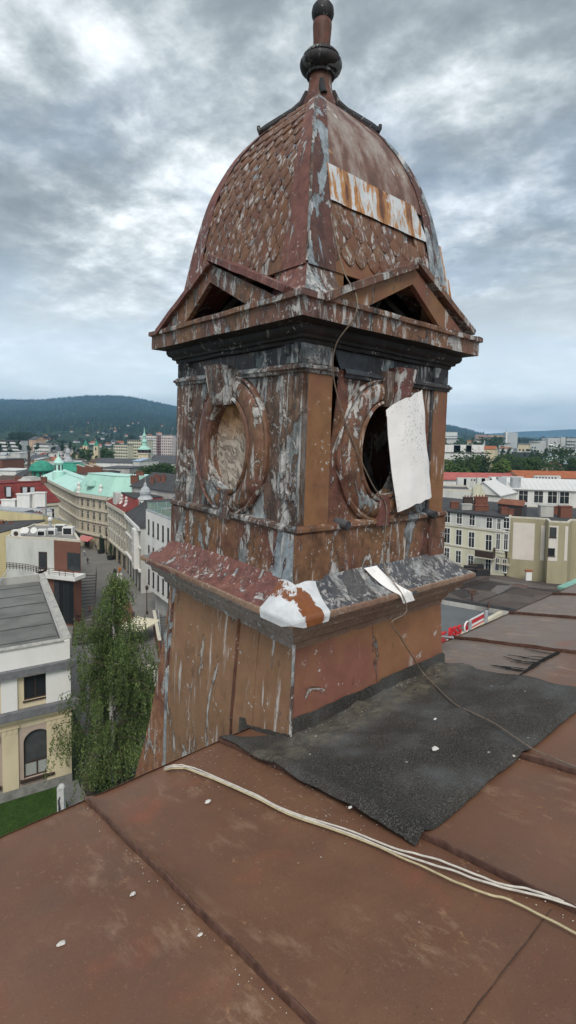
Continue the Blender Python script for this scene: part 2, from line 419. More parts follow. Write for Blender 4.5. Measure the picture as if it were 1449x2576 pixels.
# eave: drip edge, cream ledge with copper flashing, cornice and street wall below
rpart('drip_edge', MB().grid(lambda u, v: (-6.3 + 16.8 * v, EAVE - 0.015 + 0.03 * u + 0.006 * nz(v * 60), 0.004 - 0.05 * u * u), 4, 160, 0.002), M_SEAM)
E0 = RP(0, EAVE); E0z = E0.z
wallO = V((E0.x, E0.y, 0)) - AY * 0.10
MB().box(wallO + AX * -7, AX, AY, 0, 18, 0, E0z - 0.12, -8, 0).build('wall', M_CREAM, house0)
MB().box(wallO + AX * -7, AX, AY, 0, 18, E0z - 0.62, E0z - 0.30, 0.002, 0.26).build('cornice', M_CREAM, house0)
M_COP = plain('verdigris copper', (0.22, 0.42, 0.34), 0.6, 0.25, 6)
MB().box(wallO + AX * 5.95, AX, AY, 0, 4.2, E0z - 0.06, E0z - 0.02, 0.03, 0.25).build('copper_flashing', M_COP, house0)
# the slope behind us
MB().quad(RP(-6.3, UPTOP + 0.02, -0.003), RP(10.6, UPTOP + 0.02, -0.003), RP(10.6, UPTOP - 0.0, -0.003) - AY * 4 - UP * 0.8, RP(-6.3, UPTOP, -0.003) - AY * 4 - UP * 0.8).build('rear_roof_slope', M_ROOF, house0)
# tar run-offs at the cross joint beyond the turret
M_TAR = plain('tar', (0.016, 0.014, 0.013), 0.85, 0.3, 20, spec=0.15)
def zr(x, y): return (1650 + x / 2.3447) / 1.5652, (2200 + y / 2.3447) / 1.5652
for pts, wdt in (([(660, 995), (760, 1010), (880, 1035), (980, 1050)], 0.022), ([(780, 915), (880, 945), (980, 965), (1100, 975)], 0.018), ([(815, 900), (930, 915), (1050, 940), (1160, 955)], 0.016),
                 ([(840, 962), (950, 975), (1060, 992)], 0.010), ([(970, 842), (1100, 870), (1230, 890)], 0.010), ([(1000, 912), (1100, 918), (1190, 928)], 0.008), ([(780, 1005), (900, 1020), (1000, 1036)], 0.008),
                 ([(905, 1105), (990, 1050), (1080, 985), (1170, 935), (1290, 875)], 0.03)):
    P = [V(rc(*zr(*p))) for p in pts]
    def tf(u, v, P=P, wdt=wdt):
        t = v * (len(P) - 1); i = min(int(t), len(P) - 2); q = P[i].lerp(P[i + 1], t - i); tt = (P[i + 1] - P[i]).normalized()
        w_ = wdt * (0.55 + 0.5 * nz(v * 9, wdt * 100)) * (0.25 + min(1, v * 2.2) ) 
        s_ = V((-tt.y, tt.x)) * (u - 0.5) * 2 * w_
        return (q.x + s_.x, q.y + s_.y, 0.0125)
    rpart('tar_run', MB().grid(tf, 2, 30, 0.003), M_TAR)

# ------------------------------------------------------------------ roofing felt laid in front of the turret
def felt_mat():
    k = NT('granulated roofing felt', 0.92, 0.2)
    g = k.noise(110, 4, 0.8); w = k.noise(1.6, 5, 0.6); w2 = k.noise(7, 6, 0.7, k.map((0.6, 1.6, 1)))
    base = k.ramp(w, (0.32, (0.022, 0.021, 0.020)), (0.5, (0.044, 0.040, 0.035)), (0.68, (0.092, 0.096, 0.10)))  # blue-grey end of the mottling puts a sheen into the colour
    base = k.mix(k.math('MULTIPLY', k.step(w2, 0.5, 0.72), 0.4), base, (0.055, 0.042, 0.03))
    base = k.mix(k.math('MULTIPLY', k.step(g, 0.50, 0.64), 0.8), base, (0.155, 0.150, 0.142))
    # silt washed against the turret's foot
    x, y, z = k.sep()
    band = k.t.nodes.new('ShaderNodeMapRange'); band.interpolation_type = 'SMOOTHSTEP'
    band.inputs[1].default_value = 0.22; band.inputs[2].default_value = 0.08
    k.L(k.math('ABSOLUTE', k.math('ADD', k.math('ADD', y, 0.22), k.math('MULTIPLY', k.math('SUBTRACT', k.noise(4, 5), 0.5), 0.22))), band.inputs[0])
    silt = k.math('MULTIPLY', band.outputs[0], k.step(k.noise(14, 7, 0.7), 0.38, 0.70))
    base = k.mix(k.math('MULTIPLY', silt, 0.7), base, (0.21, 0.185, 0.135))
    dv = k.voro(7.0); dm = k.math('MULTIPLY', k.math('SUBTRACT', 1.0, k.step(dv, 0.04, 0.07)), k.step(k.noise(1.9, 2, 0.5, k.map((1, 1, 1), (3, 8, 0))), 0.50, 0.53))
    base = k.mix(dm, base, (0.55, 0.52, 0.47))
    k.col(base); k.bump(k.math('ADD', g, k.math('MULTIPLY', w2, 0.6)), 0.7, 0.008)
    return k.m
M_FELT = felt_mat()
felt = thing('roofing_felt', 'black granulated roofing felt sheet laid on the roof at the turret foot', 'roofing felt', RP(0.4, -0.9))
FI = WM[felt.name].inverted() @ ROOFM
xs0, ds0 = rc(556, 1868); xs1, ds1 = rc(1048, 2137); xs2, ds2 = rc(1310, 1902); xs3, ds3 = rc(1449, 1745); xs4, ds4 = rc(1200, 1690)
def feltfn(u, v):
    # u along the eave direction, v from the turret up the slope
    xr = 1.90 + 0.10 * math.exp(-((v - 0.12) / 0.10) ** 2) - 0.05 * v
    xl = -0.365 - 0.065 * v
    x = xl + (xr - xl) * u
    d0 = 0.39 * min(1, max(0, -x) / 0.36) ** 1.2 if x < 0 else -0.012
    if x > 1.80: d0 -= 0.5 * (x - 1.80)
    d1 = -1.425 + 0.02 * nz(x * 2.0, 7)
    d = d0 + (d1 - d0) * v
    x += 0.015 * nz(v * 5, u * 3)
    h = 0.030 + 0.012 * nz(x * 1.5, d * 2.5, 4) + 0.020 * math.exp(-((x - 1.80) / 0.07) ** 2) + 0.014 * math.exp(-((d + 0.75 + 0.10 * x) / 0.10) ** 2) + 0.010 * math.exp(-((d + 0.32 - 0.05 * x) / 0.12) ** 2)
    h += 0.026 * math.exp(-((x + 0.35) / 0.06) ** 2) + 0.018 * math.exp(-((x - 0.66) / 0.05) ** 2) + 0.016 * math.exp(-((x - 1.66) / 0.05) ** 2)
    h += 0.016 * (1 - abs(nz(x * 1.7 + d * 0.9, d * 1.1, 9))) ** 9 + 0.010 * (1 - abs(nz(x * 2.9 - d * 1.4, d * 0.8, 19))) ** 10
    if v > 0.97 or u > 0.98: h -= 0.016
    if u < 0.015: h -= 0.012
    if d > -0.10 and x > 0: h += 0.018 * (d + 0.10) / 0.10
    return (x, d, max(0.012, h))
me = MB().grid(feltfn, 80, 56, 0.005).mesh('sheet', M_FELT, None, True); fix_normals(me); put('sheet', me, felt, FI)
# ================================================================== THE TURRET
ZB = 2.36                                                   # turret coordinates: z from the eye level; origin lifted to the foot
cu = V((AX.x, AX.y, -TX_ * AX.x - TY_ * AX.y)).normalized()
cw = V((TX_, TY_, 1)).normalized(); cv = cw.cross(cu).normalized()
TM = Matrix(((cu.x, cv.x, cw.x, TC.x), (cu.y, cv.y, cw.y, TC.y), (cu.z, cv.z, cw.z, TC.z), (0, 0, 0, 1))) @ Matrix.Translation((0, 0, -ZB))
turret = thing('turret', 'weathered square roof turret with scaly dome, oval windows and peeling brown sheet metal', 'turret', mw=TM)
def FP(k, s, z, d):
    z += ZB
    return V(((s, -d, z), (-d, s, z), (d, s, z), (s, d, z))[k])
BRN, RED, OCH = (0.265, 0.128, 0.062), (0.20, 0.078, 0.058), (0.29, 0.155, 0.072)
M_W1 = weathered('brown paint peeling', BRN, RED, OCH, white=1.05, grey=0.45, soot=0.50, seed=1.0, flake=0.9)
M_W2 = weathered('pale weathered zinc', (0.20, 0.12, 0.085), (0.15, 0.10, 0.085), (0.24, 0.15, 0.09), white=1.25, grey=0.85, soot=0.55, seed=5.2, flake=1.1, wz=0.55)
M_W3 = weathered('plain brown sheet', (0.31, 0.145, 0.06), (0.235, 0.092, 0.062), (0.32, 0.165, 0.07), white=0.60, grey=0.25, soot=0.15, seed=8.4, flake=0.25, fine=0.8, tonek=0.35)
M_W4 = weathered('plinth sheet', (0.33, 0.178, 0.090), (0.285, 0.15, 0.080), (0.365, 0.21, 0.112), white=0.95, grey=0.2, soot=0.12, seed=2.7, flake=0.35, zs=0.09, fine=0.75, tonek=0.28, wz=0.3)
M_W4R = weathered('plinth sheet clean', (0.36, 0.168, 0.078), (0.31, 0.125, 0.080), (0.365, 0.185, 0.078), white=0.05, grey=-0.1, soot=-0.25, seed=6.1, flake=0.05, zs=0.09, fine=0.6, tonek=0.22)
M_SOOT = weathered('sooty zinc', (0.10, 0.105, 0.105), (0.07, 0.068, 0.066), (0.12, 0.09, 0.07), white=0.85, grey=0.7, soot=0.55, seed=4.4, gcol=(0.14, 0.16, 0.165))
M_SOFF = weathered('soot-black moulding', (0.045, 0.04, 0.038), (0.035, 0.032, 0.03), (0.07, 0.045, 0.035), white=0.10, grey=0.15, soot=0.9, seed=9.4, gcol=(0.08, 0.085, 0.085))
M_FASC = weathered('cornice paint', (0.28, 0.13, 0.065), (0.20, 0.10, 0.075), (0.25, 0.14, 0.07), white=1.1, grey=0.4, soot=0.5, seed=11.3, zs=0.2, flake=0.8)
M_FLL = weathered('red-brown sloped sheet', (0.26, 0.105, 0.075), (0.22, 0.09, 0.07), (0.27, 0.12, 0.075), white=0.85, grey=0.15, soot=0.2, seed=12.1, zs=0.22, flake=0.6, fine=1.2)
M_FLR = weathered('lichened zinc slope', (0.13, 0.125, 0.12), (0.09, 0.09, 0.09), (0.16, 0.14, 0.12), white=1.2, grey=0.85, soot=0.25, seed=13.7, flake=0.6, gcol=(0.20, 0.205, 0.21), fine=1.5, wz=0.8, wcol=(0.40, 0.39, 0.38))
M_HIPZ = weathered('blue-grey zinc hip', (0.19, 0.075, 0.05), (0.17, 0.08, 0.06), (0.15, 0.09, 0.07), white=0.6, grey=1.15, soot=0.3, seed=15.2, gcol=(0.21, 0.245, 0.27))
M_SCALE = None
def scale_mat():
    k = NT('dome scales', 0.55, 0.35)
    r = k.rnd()
    vec = k.t.nodes.new('ShaderNodeVectorMath'); vec.operation = 'ADD'; k.L(k.o, vec.inputs[0])
    cx = k.t.nodes.new('ShaderNodeCombineXYZ'); k.L(k.math('MULTIPLY', r, 37.0), cx.inputs[0]); k.L(k.math('MULTIPLY', r, 91.0), cx.inputs[1]); k.L(cx.outputs[0], vec.inputs[1])
    v = vec.outputs[0]
    base = k.ramp(r, (0.0, (0.185, 0.082, 0.048)), (0.35, (0.215, 0.098, 0.050)), (0.7, (0.165, 0.074, 0.050)), (1.0, (0.225, 0.115, 0.06)))
    t = k.noise(30, 8, 0.7, v); base = k.mix(k.math('MULTIPLY', t, 0.6), base, (0.02, 0.014, 0.01))
    st = k.noise(22, 7, 0.66, k.map((1, 0.35, 1), vec=v), 0.6); s2 = k.noise(6, 3, 0.6, v)
    base = k.mix(k.math('MULTIPLY', k.step(st, 0.535, 0.61), k.step(s2, 0.40, 0.58)), base, (0.46, 0.45, 0.44))
    base = k.mix(k.step(k.noise(9, 8, 0.7, v), 0.60, 0.62), base, (0.20, 0.22, 0.235))
    k.col(base); k.bump(k.math('ADD', t, st), 0.5, 0.006); return k.m
M_SCALE = scale_mat()
def rusty_white(name, cover, seed, vert=True):
    k = NT(name, 0.5, 0.4)
    vec = k.map((1, 1, 0.035 if vert else 1), (seed, seed, 0)); v2 = k.map((1, 1, 1), (seed, seed, 0))
    a = k.noise(11, 5, 0.6, vec); b = k.noise(34, 5, 0.6, vec)
    base = k.ramp(k.noise(7, 6, 0.65, v2), (0.3, (0.40, 0.415, 0.43)), (0.7, (0.62, 0.635, 0.65)))
    rust = k.mix(k.noise(30, 5, 0.7, v2), (0.17, 0.055, 0.022), (0.055, 0.025, 0.018))
    rust = k.mix(k.step(a, cover + 0.05, cover + 0.16), (0.42, 0.20, 0.07), rust)
    m = k.math('ADD', k.step(a, cover, cover + 0.03), k.math('MULTIPLY', k.step(b, 0.575, 0.61), 0.9), True)
    m = k.math('MULTIPLY', m, k.step(k.noise(5, 6, 0.65, v2), 0.30, 0.42))
    base = k.mix(m, base, rust)
    base = k.mix(k.step(k.noise(50, 6, 0.7, v2), 0.66, 0.70), base, (0.12, 0.10, 0.09))
    k.col(base); k.bump(k.math('ADD', a, k.math('MULTIPLY', b, 0.4)), 0.35, 0.01); return k.m
M_RW = rusty_white('white sheet with rust runs', 0.505, 3.0)
M_RW2 = rusty_white('rust-eaten sheet', 0.44, 7.0)
def streaked_dome():
    k = NT('dull mauve dome sheet', 0.55, 0.35)
    st = k.map((1, 1, 0.11)); a = k.noise(6.0, 8, 0.62, st); b = k.noise(28, 6, 0.7)
    base = k.ramp(a, (0.38, (0.11, 0.055, 0.042)), (0.46, (0.17, 0.088, 0.065)), (0.52, (0.24, 0.17, 0.145)), (0.62, (0.31, 0.26, 0.23)))
    base = k.mix(k.math('MULTIPLY', k.step(b, 0.45, 0.7), 0.45), base, (0.10, 0.075, 0.065))
    base = k.mix(k.step(k.noise(13, 7, 0.6, st), 0.66, 0.69), base, (0.40, 0.24, 0.12))
    base = k.mix(k.step(k.noise(11, 6, 0.6, k.map((1, 1, 0.13), (5, 2, 0))), 0.64, 0.68), base, (0.50, 0.49, 0.47))
    k.col(base); k.bump(b, 0.4, 0.008); return k.m
M_DSH = streaked_dome()
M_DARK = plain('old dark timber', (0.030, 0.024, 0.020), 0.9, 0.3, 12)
M_SLAT = plain('bare grey batten', (0.085, 0.075, 0.065), 0.85, 0.4, 25)
M_BLKM = weathered('blackened cast zinc', (0.05, 0.052, 0.052), (0.035, 0.034, 0.033), (0.09, 0.05, 0.04), white=0.2, grey=0.5, soot=0.7, seed=17.0, gcol=(0.13, 0.14, 0.145))
M_FIN = weathered('finial brown', (0.20, 0.075, 0.045), (0.15, 0.065, 0.05), (0.22, 0.10, 0.05), white=0.3, grey=0.15, soot=0.5, seed=18.0, zs=0.1)
def osb_mat():
    k = NT('strand board', 0.85, 0.2)
    def strands(rot, loc, sc):
        v = k.map((1, 1, 1), loc, rot); v = k.map(sc, vec=v)
        return k.voro(1.0, v, 'F1', 1)
    def val(c):
        n = k.t.nodes.new('ShaderNodeRGBToBW'); k.L(c, n.inputs[0]); return n.outputs[0]
    a = val(strands((0.5, 0, 0), (0, 0, 0), (13, 40, 13))); b = val(strands((-0.7, 0, 0), (3, 1, 2), (13, 13, 42))); c = val(strands((1.3, 0, 0), (1, 5, 2), (13, 36, 11)))
    pick = k.noise(13, 2, 0.5)
    t = k.mix(k.step(pick, 0.46, 0.48), a, b); t = k.mix(k.step(k.noise(9, 2, 0.5, k.map((1, 1, 1), (4, 4, 4))), 0.55, 0.57), t, c)
    base = k.ramp(t, (0.15, (0.15, 0.125, 0.105)), (0.5, (0.33, 0.28, 0.235)), (0.85, (0.50, 0.44, 0.37)))
    z = k.sep()[2]
    wet = k.t.nodes.new('ShaderNodeMapRange'); wet.inputs[1].default_value = ZB - 0.12; wet.inputs[2].default_value = ZB + 0.10
    k.L(k.math('ADD', z, k.math('MULTIPLY', k.math('SUBTRACT', k.noise(7, 5), 0.5), 0.25)), wet.inputs[0])
    base = k.mix(k.math('MULTIPLY', wet.outputs[0], 0.85), base, k.mix(t, (0.19, 0.085, 0.03), (0.44, 0.23, 0.09)))
    k.col(base); k.bump(t, 0.25, 0.003); return k.m
M_OSB = osb_mat()
def white_sheet():
    k = NT('white painted sheet', 0.5, 0.35)
    a = k.noise(42, 6, 0.72); w = k.noise(2.6, 3, 0.5)
    m = k.math('MULTIPLY', k.step(a, 0.56, 0.62), k.step(w, 0.45, 0.57))
    base = k.mix(m, k.ramp(k.noise(6, 4), (0.3, (0.80, 0.785, 0.765)), (0.7, (0.89, 0.875, 0.86))), (0.42, 0.40, 0.37))
    dots = k.math('SUBTRACT', 1.0, k.step(k.voro(9.0), 0.05, 0.075))
    base = k.mix(k.math('MULTIPLY', dots, k.step(k.noise(3.3, 2), 0.52, 0.55)), base, (0.05, 0.04, 0.035))
    k.col(base); k.bump(k.noise(5, 4), 0.25, 0.02); return k.m
M_WSH = white_sheet()
def patch_mat():
    k = NT('white zinc patch with rust burst', 0.42, 0.45)
    base = k.ramp(k.noise(9, 5), (0.3, (0.48, 0.50, 0.52)), (0.7, (0.68, 0.70, 0.72)))
    x, y, z = k.sep()
    dx = k.math('MULTIPLY', k.math('ADD', x, 0.955), 11.0); dz = k.math('MULTIPLY', k.math('SUBTRACT', z, ZB - 1.285), 6.4)
    r2 = k.math('SQRT', k.math('ADD', k.math('MULTIPLY', dx, dx), k.math('MULTIPLY', dz, dz)))
    rr = k.math('ADD', r2, k.math('MULTIPLY', k.math('SUBTRACT', k.noise(15, 8, 0.72, None, 0.5), 0.5), 1.6))
    near = k.step(k.math('SUBTRACT', 1.5, rr), 0.50, 0.56)
    rust = k.mix(k.noise(24, 6, 0.7), (0.30, 0.105, 0.03), (0.10, 0.035, 0.02))
    base = k.mix(near, base, rust)
    sl = k.noise(30, 6, 0.7, k.map((1, 1, 0.2), rot=(0, 0.5, 0)))
    base = k.mix(k.step(sl, 0.67, 0.70), base, (0.16, 0.10, 0.07))
    k.col(base); k.bump(k.noise(6, 4), 0.15, 0.02); return k.m
M_PATCH = patch_mat()
M_BML = weathered('pale zinc base moulding', (0.44, 0.35, 0.27), (0.36, 0.27, 0.20), (0.48, 0.40, 0.33), white=0.95, grey=0.3, soot=-1, flake=0.0, seed=31.0, zs=0.5, gcol=(0.34, 0.36, 0.375), fine=2.4, tonek=0.4)
M_BMR = weathered('brown base moulding', (0.36, 0.215, 0.125), (0.31, 0.175, 0.11), (0.36, 0.24, 0.15), white=0.5, grey=0.0, soot=-1, flake=0.2, seed=32.0, zs=0.5, fine=2.2, tonek=0.4)
MTF = {0: M_W1, 1: M_W2, 2: M_W1, 3: M_W2}

def tpart(name, mb, mat, smooth=True, parent=None, kind=None, label=None):
    me = mb.mesh(name, mat, None, smooth); fix_normals(me)
    return put(name, me, parent or turret, None, kind=kind, label=label)
def strip(k, prof, n=40, jit=0.004, t=0.0, t0=-1.0, t1=1.0, seed=0.0):
    """Moulding along one side, mitred at the corners; prof = [(outward, z)...]; dents by jit."""
    m = len(prof)
    def fn(u, v):
        q = v * (m - 1); i = min(int(q + 1e-6), m - 1); d, z = prof[i]
        tt = t0 + (t1 - t0) * u; e = 1 - abs(tt) ** 12
        s = tt * d
        dd = d + jit * e * (nz(s * 3.1, z * 5, seed + k * 7) + 0.6 * nz(s * 11, z * 9, seed + k)); zz = z + jit * 0.8 * (nz(s * 2.2, seed + k * 3, z * 6))
        return FP(k, s, zz, dd)
    return MB().grid(fn, n, m - 1, t)
def rect(k, s0, s1, z0, z1, d0, d1, jit=0.0): 
    P = [FP(k, s, z, d) + V((nz(s * 9, z * 9, d), nz(z * 7, s * 9), nz(d * 9, s * 7, z))) * jit for d in (d0, d1) for z in (z0, z1) for s in (s0, s1)]
    return MB().add(P, ((0, 2, 3, 1), (4, 5, 7, 6), (0, 1, 5, 4), (2, 6, 7, 3), (0, 4, 6, 2), (1, 3, 7, 5)))

OC = (0.0, -0.15); OI = (0.285, 0.385); OO = (0.54, 0.60)
def ell(a, b, n=48): return [(OC[0] + a * math.cos(2 * math.pi * i / n), OC[1] + b * math.sin(2 * math.pi * i / n)) for i in range(n)]
# ---- wall fields with the oval openings
for k in range(4):
    if k == 0: outer = [(-0.60, -0.74), (0.69, -0.74), (0.69, 0.47), (-0.525, 0.47), (-0.535, 0.25), (-0.565, 0.0), (-0.605, -0.20)]
    else: outer = [(-0.69, -0.74), (0.69, -0.74), (0.69, 0.47), (-0.69, 0.47)]
    loops = [outer] + ([list(reversed(ell(OI[0] + 0.01, OI[1] + 0.01)))] if k < 2 else [])
    tpart('wall_sheet', MB().plate(loops, lambda p, dp, k=k: FP(k, p[0], p[1], 0.890 + dp), 0.012), MTF[k], False)
# ---- corner pilasters, fluted where the photograph shows flutes
def pilaster(k, s0, s1, flutes, mat):
    p = tpart('pilaster', rect(k, s0, s1, -0.74, 0.47, 0.86, 0.9135 if k in (0, 3) else 0.9165), mat, False)
    if flutes:
        w = s1 - s0
        for i in range(3):
            c = s0 + w * (0.24 + 0.27 * i)
            def fl(u, v, c=c):
                a = math.pi * u; z = -0.52 + 0.90 * v
                return FP(k, c + 0.021 * math.cos(a) + 0.003 * nz(z * 6, c * 9), z, 0.913 + 0.020 * math.sin(a) + 0.004 * nz(z * 9, c * 20))
            tpart('flute', MB().grid(fl, 8, 34), M_W2, True, p)
    return p
pilaster(0, -0.9135, -0.615, False, M_W3); pilaster(0, 0.70, 0.9135, False, M_W3)
pilaster(1, -0.9135, -0.665, True, M_W2); pilaster(1, 0.675, 0.9135, True, M_W2)
for k in (2, 3): pilaster(k, -0.91, -0.68, False, M_W2); pilaster(k, 0.68, 0.91, False, M_W2)
# dark strip drawn as the groove edge beside the far pilaster on the right face
tpart('groove_strip', rect(0, 0.672, 0.698, -0.74, 0.47, 0.88, 0.908, 0.004), M_SOOT, False)
# ---- oval frames
def oval_frame(k):
    prof = [(1.0, -0.03), (1.0, 0.030), (0.93, 0.046), (0.86, 0.030), (0.80, 0.026), (0.74, 0.046), (0.60, 0.062), (0.40, 0.068), (0.22, 0.058), (0.17, 0.038), (0.12, 0.060), (0.05, 0.066), (0.0, 0.052), (0.0, -0.09)]
    n = 64; m = len(prof)
    def fn(u, v):
        a = 2 * math.pi * u; q = prof[min(int(v * (m - 1) + 1e-6), m - 1)]
        rx = OI[0] + (OO[0] - OI[0]) * q[0]; rz = OI[1] + (OO[1] - OI[1]) * q[0]
        j = 1 + 0.010 * nz(math.cos(a) * 2 + k * 5, math.sin(a) * 2, q[0] * 2)
        return FP(k, OC[0] + rx * j * math.cos(a), OC[1] + rz * j * math.sin(a), 0.890 + q[1] + 0.006 * nz(math.cos(a) * 5, math.sin(a) * 5, k + q[0] * 3))
    return tpart('oval_frame', MB().grid(fn, n, m - 1), M_W1 if k == 0 else M_W1L)
M_W1L = weathered('brown oval paint', (0.25, 0.125, 0.065), (0.20, 0.09, 0.065), (0.25, 0.14, 0.07), white=1.15, grey=0.5, soot=0.55, seed=21.4, flake=0.7)
frames = [oval_frame(k) for k in (0, 1)]
def wedge(k, sa0, sa1, sb0, sb1, zt, zb, dt, db):
    P = [FP(k, s, z, d) for z, ss, dd in ((zt, (sa0, sa1), dt), (zb, (sb0, sb1), db)) for s in ss for d in (0.885, dd)]
    return MB().add(P, ((0, 1, 3, 2), (4, 6, 7, 5), (1, 5, 7, 3), (0, 2, 6, 4), (0, 4, 5, 1), (2, 3, 7, 6)))
for k in (0, 1):
    f = -1 if k == 0 else 1
    fr = frames[k]
    tpart('keystone', wedge(k, f * 0.275, f * 0.055, f * 0.185, f * 0.045, 0.535, 0.195, 1.015, 0.985) if k == 1 else wedge(k, 0.075, 0.30, 0.065, 0.205, 0.545, 0.225, 1.015, 0.985), M_W2 if k else M_FLL, False, fr)
    tpart('keystone', wedge(k, f * 0.01, f * -0.115, f * 0.02, f * -0.065, 0.485, 0.195, 0.99, 0.97) if k == 1 else wedge(k, -0.06, 0.035, -0.045, 0.035, 0.50, 0.215, 0.985, 0.965), M_W2, False, fr)
    tpart('keystone', wedge(k, -0.055, 0.055, -0.075, 0.075, -0.52, -0.765, 0.965, 0.955), M_W2 if k else M_FLL, False, fr)
# strand board closing the left oval, in two sheets meeting at a joint
for s0, s1 in ((-0.32, -0.131), (-0.124, 0.32)):
    tpart('strand_board', rect(1, s0, s1, -0.58, 0.26, 0.835, 0.85), M_OSB, False)
# white sheet hanging in the right oval
def ws(u, v):
    L0, L1 = V((-0.065, 0.240)), V((0.110, -0.655)); R0, R1 = V((0.425, 0.390)), V((0.640, -0.560))
    a = L0.lerp(L1, v); b = R0.lerp(R1, v); p = a.lerp(b, u)
    p.x += 0.02 * math.sin(v * 3.3) * (1 - u) * -1.2 + 0.010 * nz(v * 7, u * 2) * (u > 0.9)
    p.y += (0.012 * nz(u * 6, 8) - 0.05 * math.sin(math.pi * u) * (v - 0.5) * -0.4) + (-0.055 * (1 - u) ** 6 if v < 0.06 else 0)
    d = 0.985 + 0.03 * math.sin(math.pi * u) + 0.012 * nz(u * 3, v * 3, 5) - 0.012 * u + 0.02 * (1 - u) * v
    return FP(0, p.x, p.y, d)
tpart('loose_sheet', MB().grid(ws, 24, 34, 0.003), M_WSH, True, label='white sheet hanging askew over the oval opening')
# ---- string course, frieze, rosettes
SW = [(0.905, 0.405), (0.925, 0.41), (0.930, 0.43), (0.945, 0.438), (0.945, 0.455), (0.930, 0.462), (0.925, 0.475), (0.90, 0.482), (0.885, 0.485)]
for k in range(4):
    if k == 0:
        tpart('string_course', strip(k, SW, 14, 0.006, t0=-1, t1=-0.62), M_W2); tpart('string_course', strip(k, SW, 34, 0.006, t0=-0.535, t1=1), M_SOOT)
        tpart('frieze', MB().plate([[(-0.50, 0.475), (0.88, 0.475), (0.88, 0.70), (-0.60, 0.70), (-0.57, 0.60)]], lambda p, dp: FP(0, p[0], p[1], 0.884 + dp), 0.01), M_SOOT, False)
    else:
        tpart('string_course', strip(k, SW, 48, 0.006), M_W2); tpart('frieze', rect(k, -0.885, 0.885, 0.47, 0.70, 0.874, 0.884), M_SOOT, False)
    for s0, s1 in ((-0.913, -0.66), (0.70, 0.913)):
        if k == 0 and s0 < 0: s1 = -0.62
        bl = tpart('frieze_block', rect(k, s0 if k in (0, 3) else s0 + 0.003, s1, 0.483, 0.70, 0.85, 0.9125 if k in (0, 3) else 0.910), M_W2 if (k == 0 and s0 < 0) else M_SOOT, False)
        if k == 1 :
            for c in ((s0 + s1) / 2 - 0.055, (s0 + s1) / 2 + 0.055):
                def ros(u, v, c=c):
                    a = 2 * math.pi * u; r = 0.042 * v * (1 + 0.10 * math.cos(6 * a))
                    return FP(k, c + r * math.cos(a), 0.59 + 1.15 * r * math.sin(a), 0.908 + 0.024 * math.sqrt(max(0, 1 - v * v)) + 0.008 * math.cos(6 * a) * v * (1 - v))
                tpart('rosette', MB().grid(ros, 24, 5), M_SOOT, True, bl)
# ---- cornice
BED = [(0.89, 0.615), (0.925, 0.62), (0.93, 0.645), (0.955, 0.652), (0.96, 0.672), (0.985, 0.685), (0.998, 0.71), (0.998, 0.735), (1.01, 0.738), (1.085, 0.752), (1.098, 0.752)]
FAS = [(1.095, 0.760), (1.102, 0.750), (1.103, 0.80), (1.102, 0.868), (1.108, 0.874), (1.126, 0.878), (1.127, 0.898), (1.126, 0.916), (1.10, 0.926), (0.95, 0.93)]
for k in range(4):
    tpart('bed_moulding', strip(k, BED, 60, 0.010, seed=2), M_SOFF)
    tpart('cornice_fascia', strip(k, FAS, 70, 0.007, seed=5), M_FASC)
# ---- ledge, pedestal, flared skirt
LED = [(0.88, -0.70), (0.93, -0.706), (0.948, -0.72), (0.95, -0.745), (0.937, -0.757), (0.925, -0.77)]
for k in range(4):
    tpart('sill_course', strip(k, LED, 44, 0.006, seed=3), M_W2 if k != 0 else M_W1)
    tpart('pedestal_wall', strip(k, [(0.918, -0.755), (0.918, -0.95), (0.922, -1.12)], 30, 0.008, seed=1), M_W1 )
    for s0, s1 in ((-0.9385, -0.66), (0.69, 0.9385)):
        a = s0 if k in (0, 3) else s0 + 0.003; b = s1 if k in (0, 3) else s1 - 0.003
        tpart('pedestal_block', rect(k, a, b, -1.145, -0.764, 0.90, 0.939 if k in (0, 3) else 0.936, 0.0), (M_HIPZ if (k == 1 and s0 < 0) else M_W2 if (k == 1) else M_W1), False)
SKL = [(1.140, -1.280), (1.154, -1.286), (1.156, -1.302), (1.152, -1.327), (1.125, -1.333)]
SK = [(0.925, -1.095), (0.945, -1.125), (0.975, -1.165), (1.03, -1.215), (1.09, -1.255), (1.145, -1.283), (1.152, -1.30), (1.150, -1.325), (1.125, -1.33)]
for k in range(4):
    tpart('flared_skirt', strip(k, SK, 60, 0.007, seed=8), M_FLR if k in (0, 2) else M_FLL)
    tpart('skirt_lip', strip(k, SKL, 60, 0.006, seed=8.5), M_BMR)
    tpart('base_moulding', strip(k, [(1.12, -1.322), (1.118, -1.36), (1.085, -1.372), (1.075, -1.39), (1.07, -1.425), (1.03, -1.44), (1.02, -1.47), (0.985, -1.488), (0.975, -1.53), (0.945, -1.55), (0.935, -1.60)], 60, 0.006, seed=9), M_BML if k == 1 else M_BMR)
def skirt(v):
    q = v * 6.99; i = min(int(q), 6); f = q - i
    return SK[i][0] + (SK[i + 1][0] - SK[i][0]) * f, SK[i][1] + (SK[i + 1][1] - SK[i][1]) * f
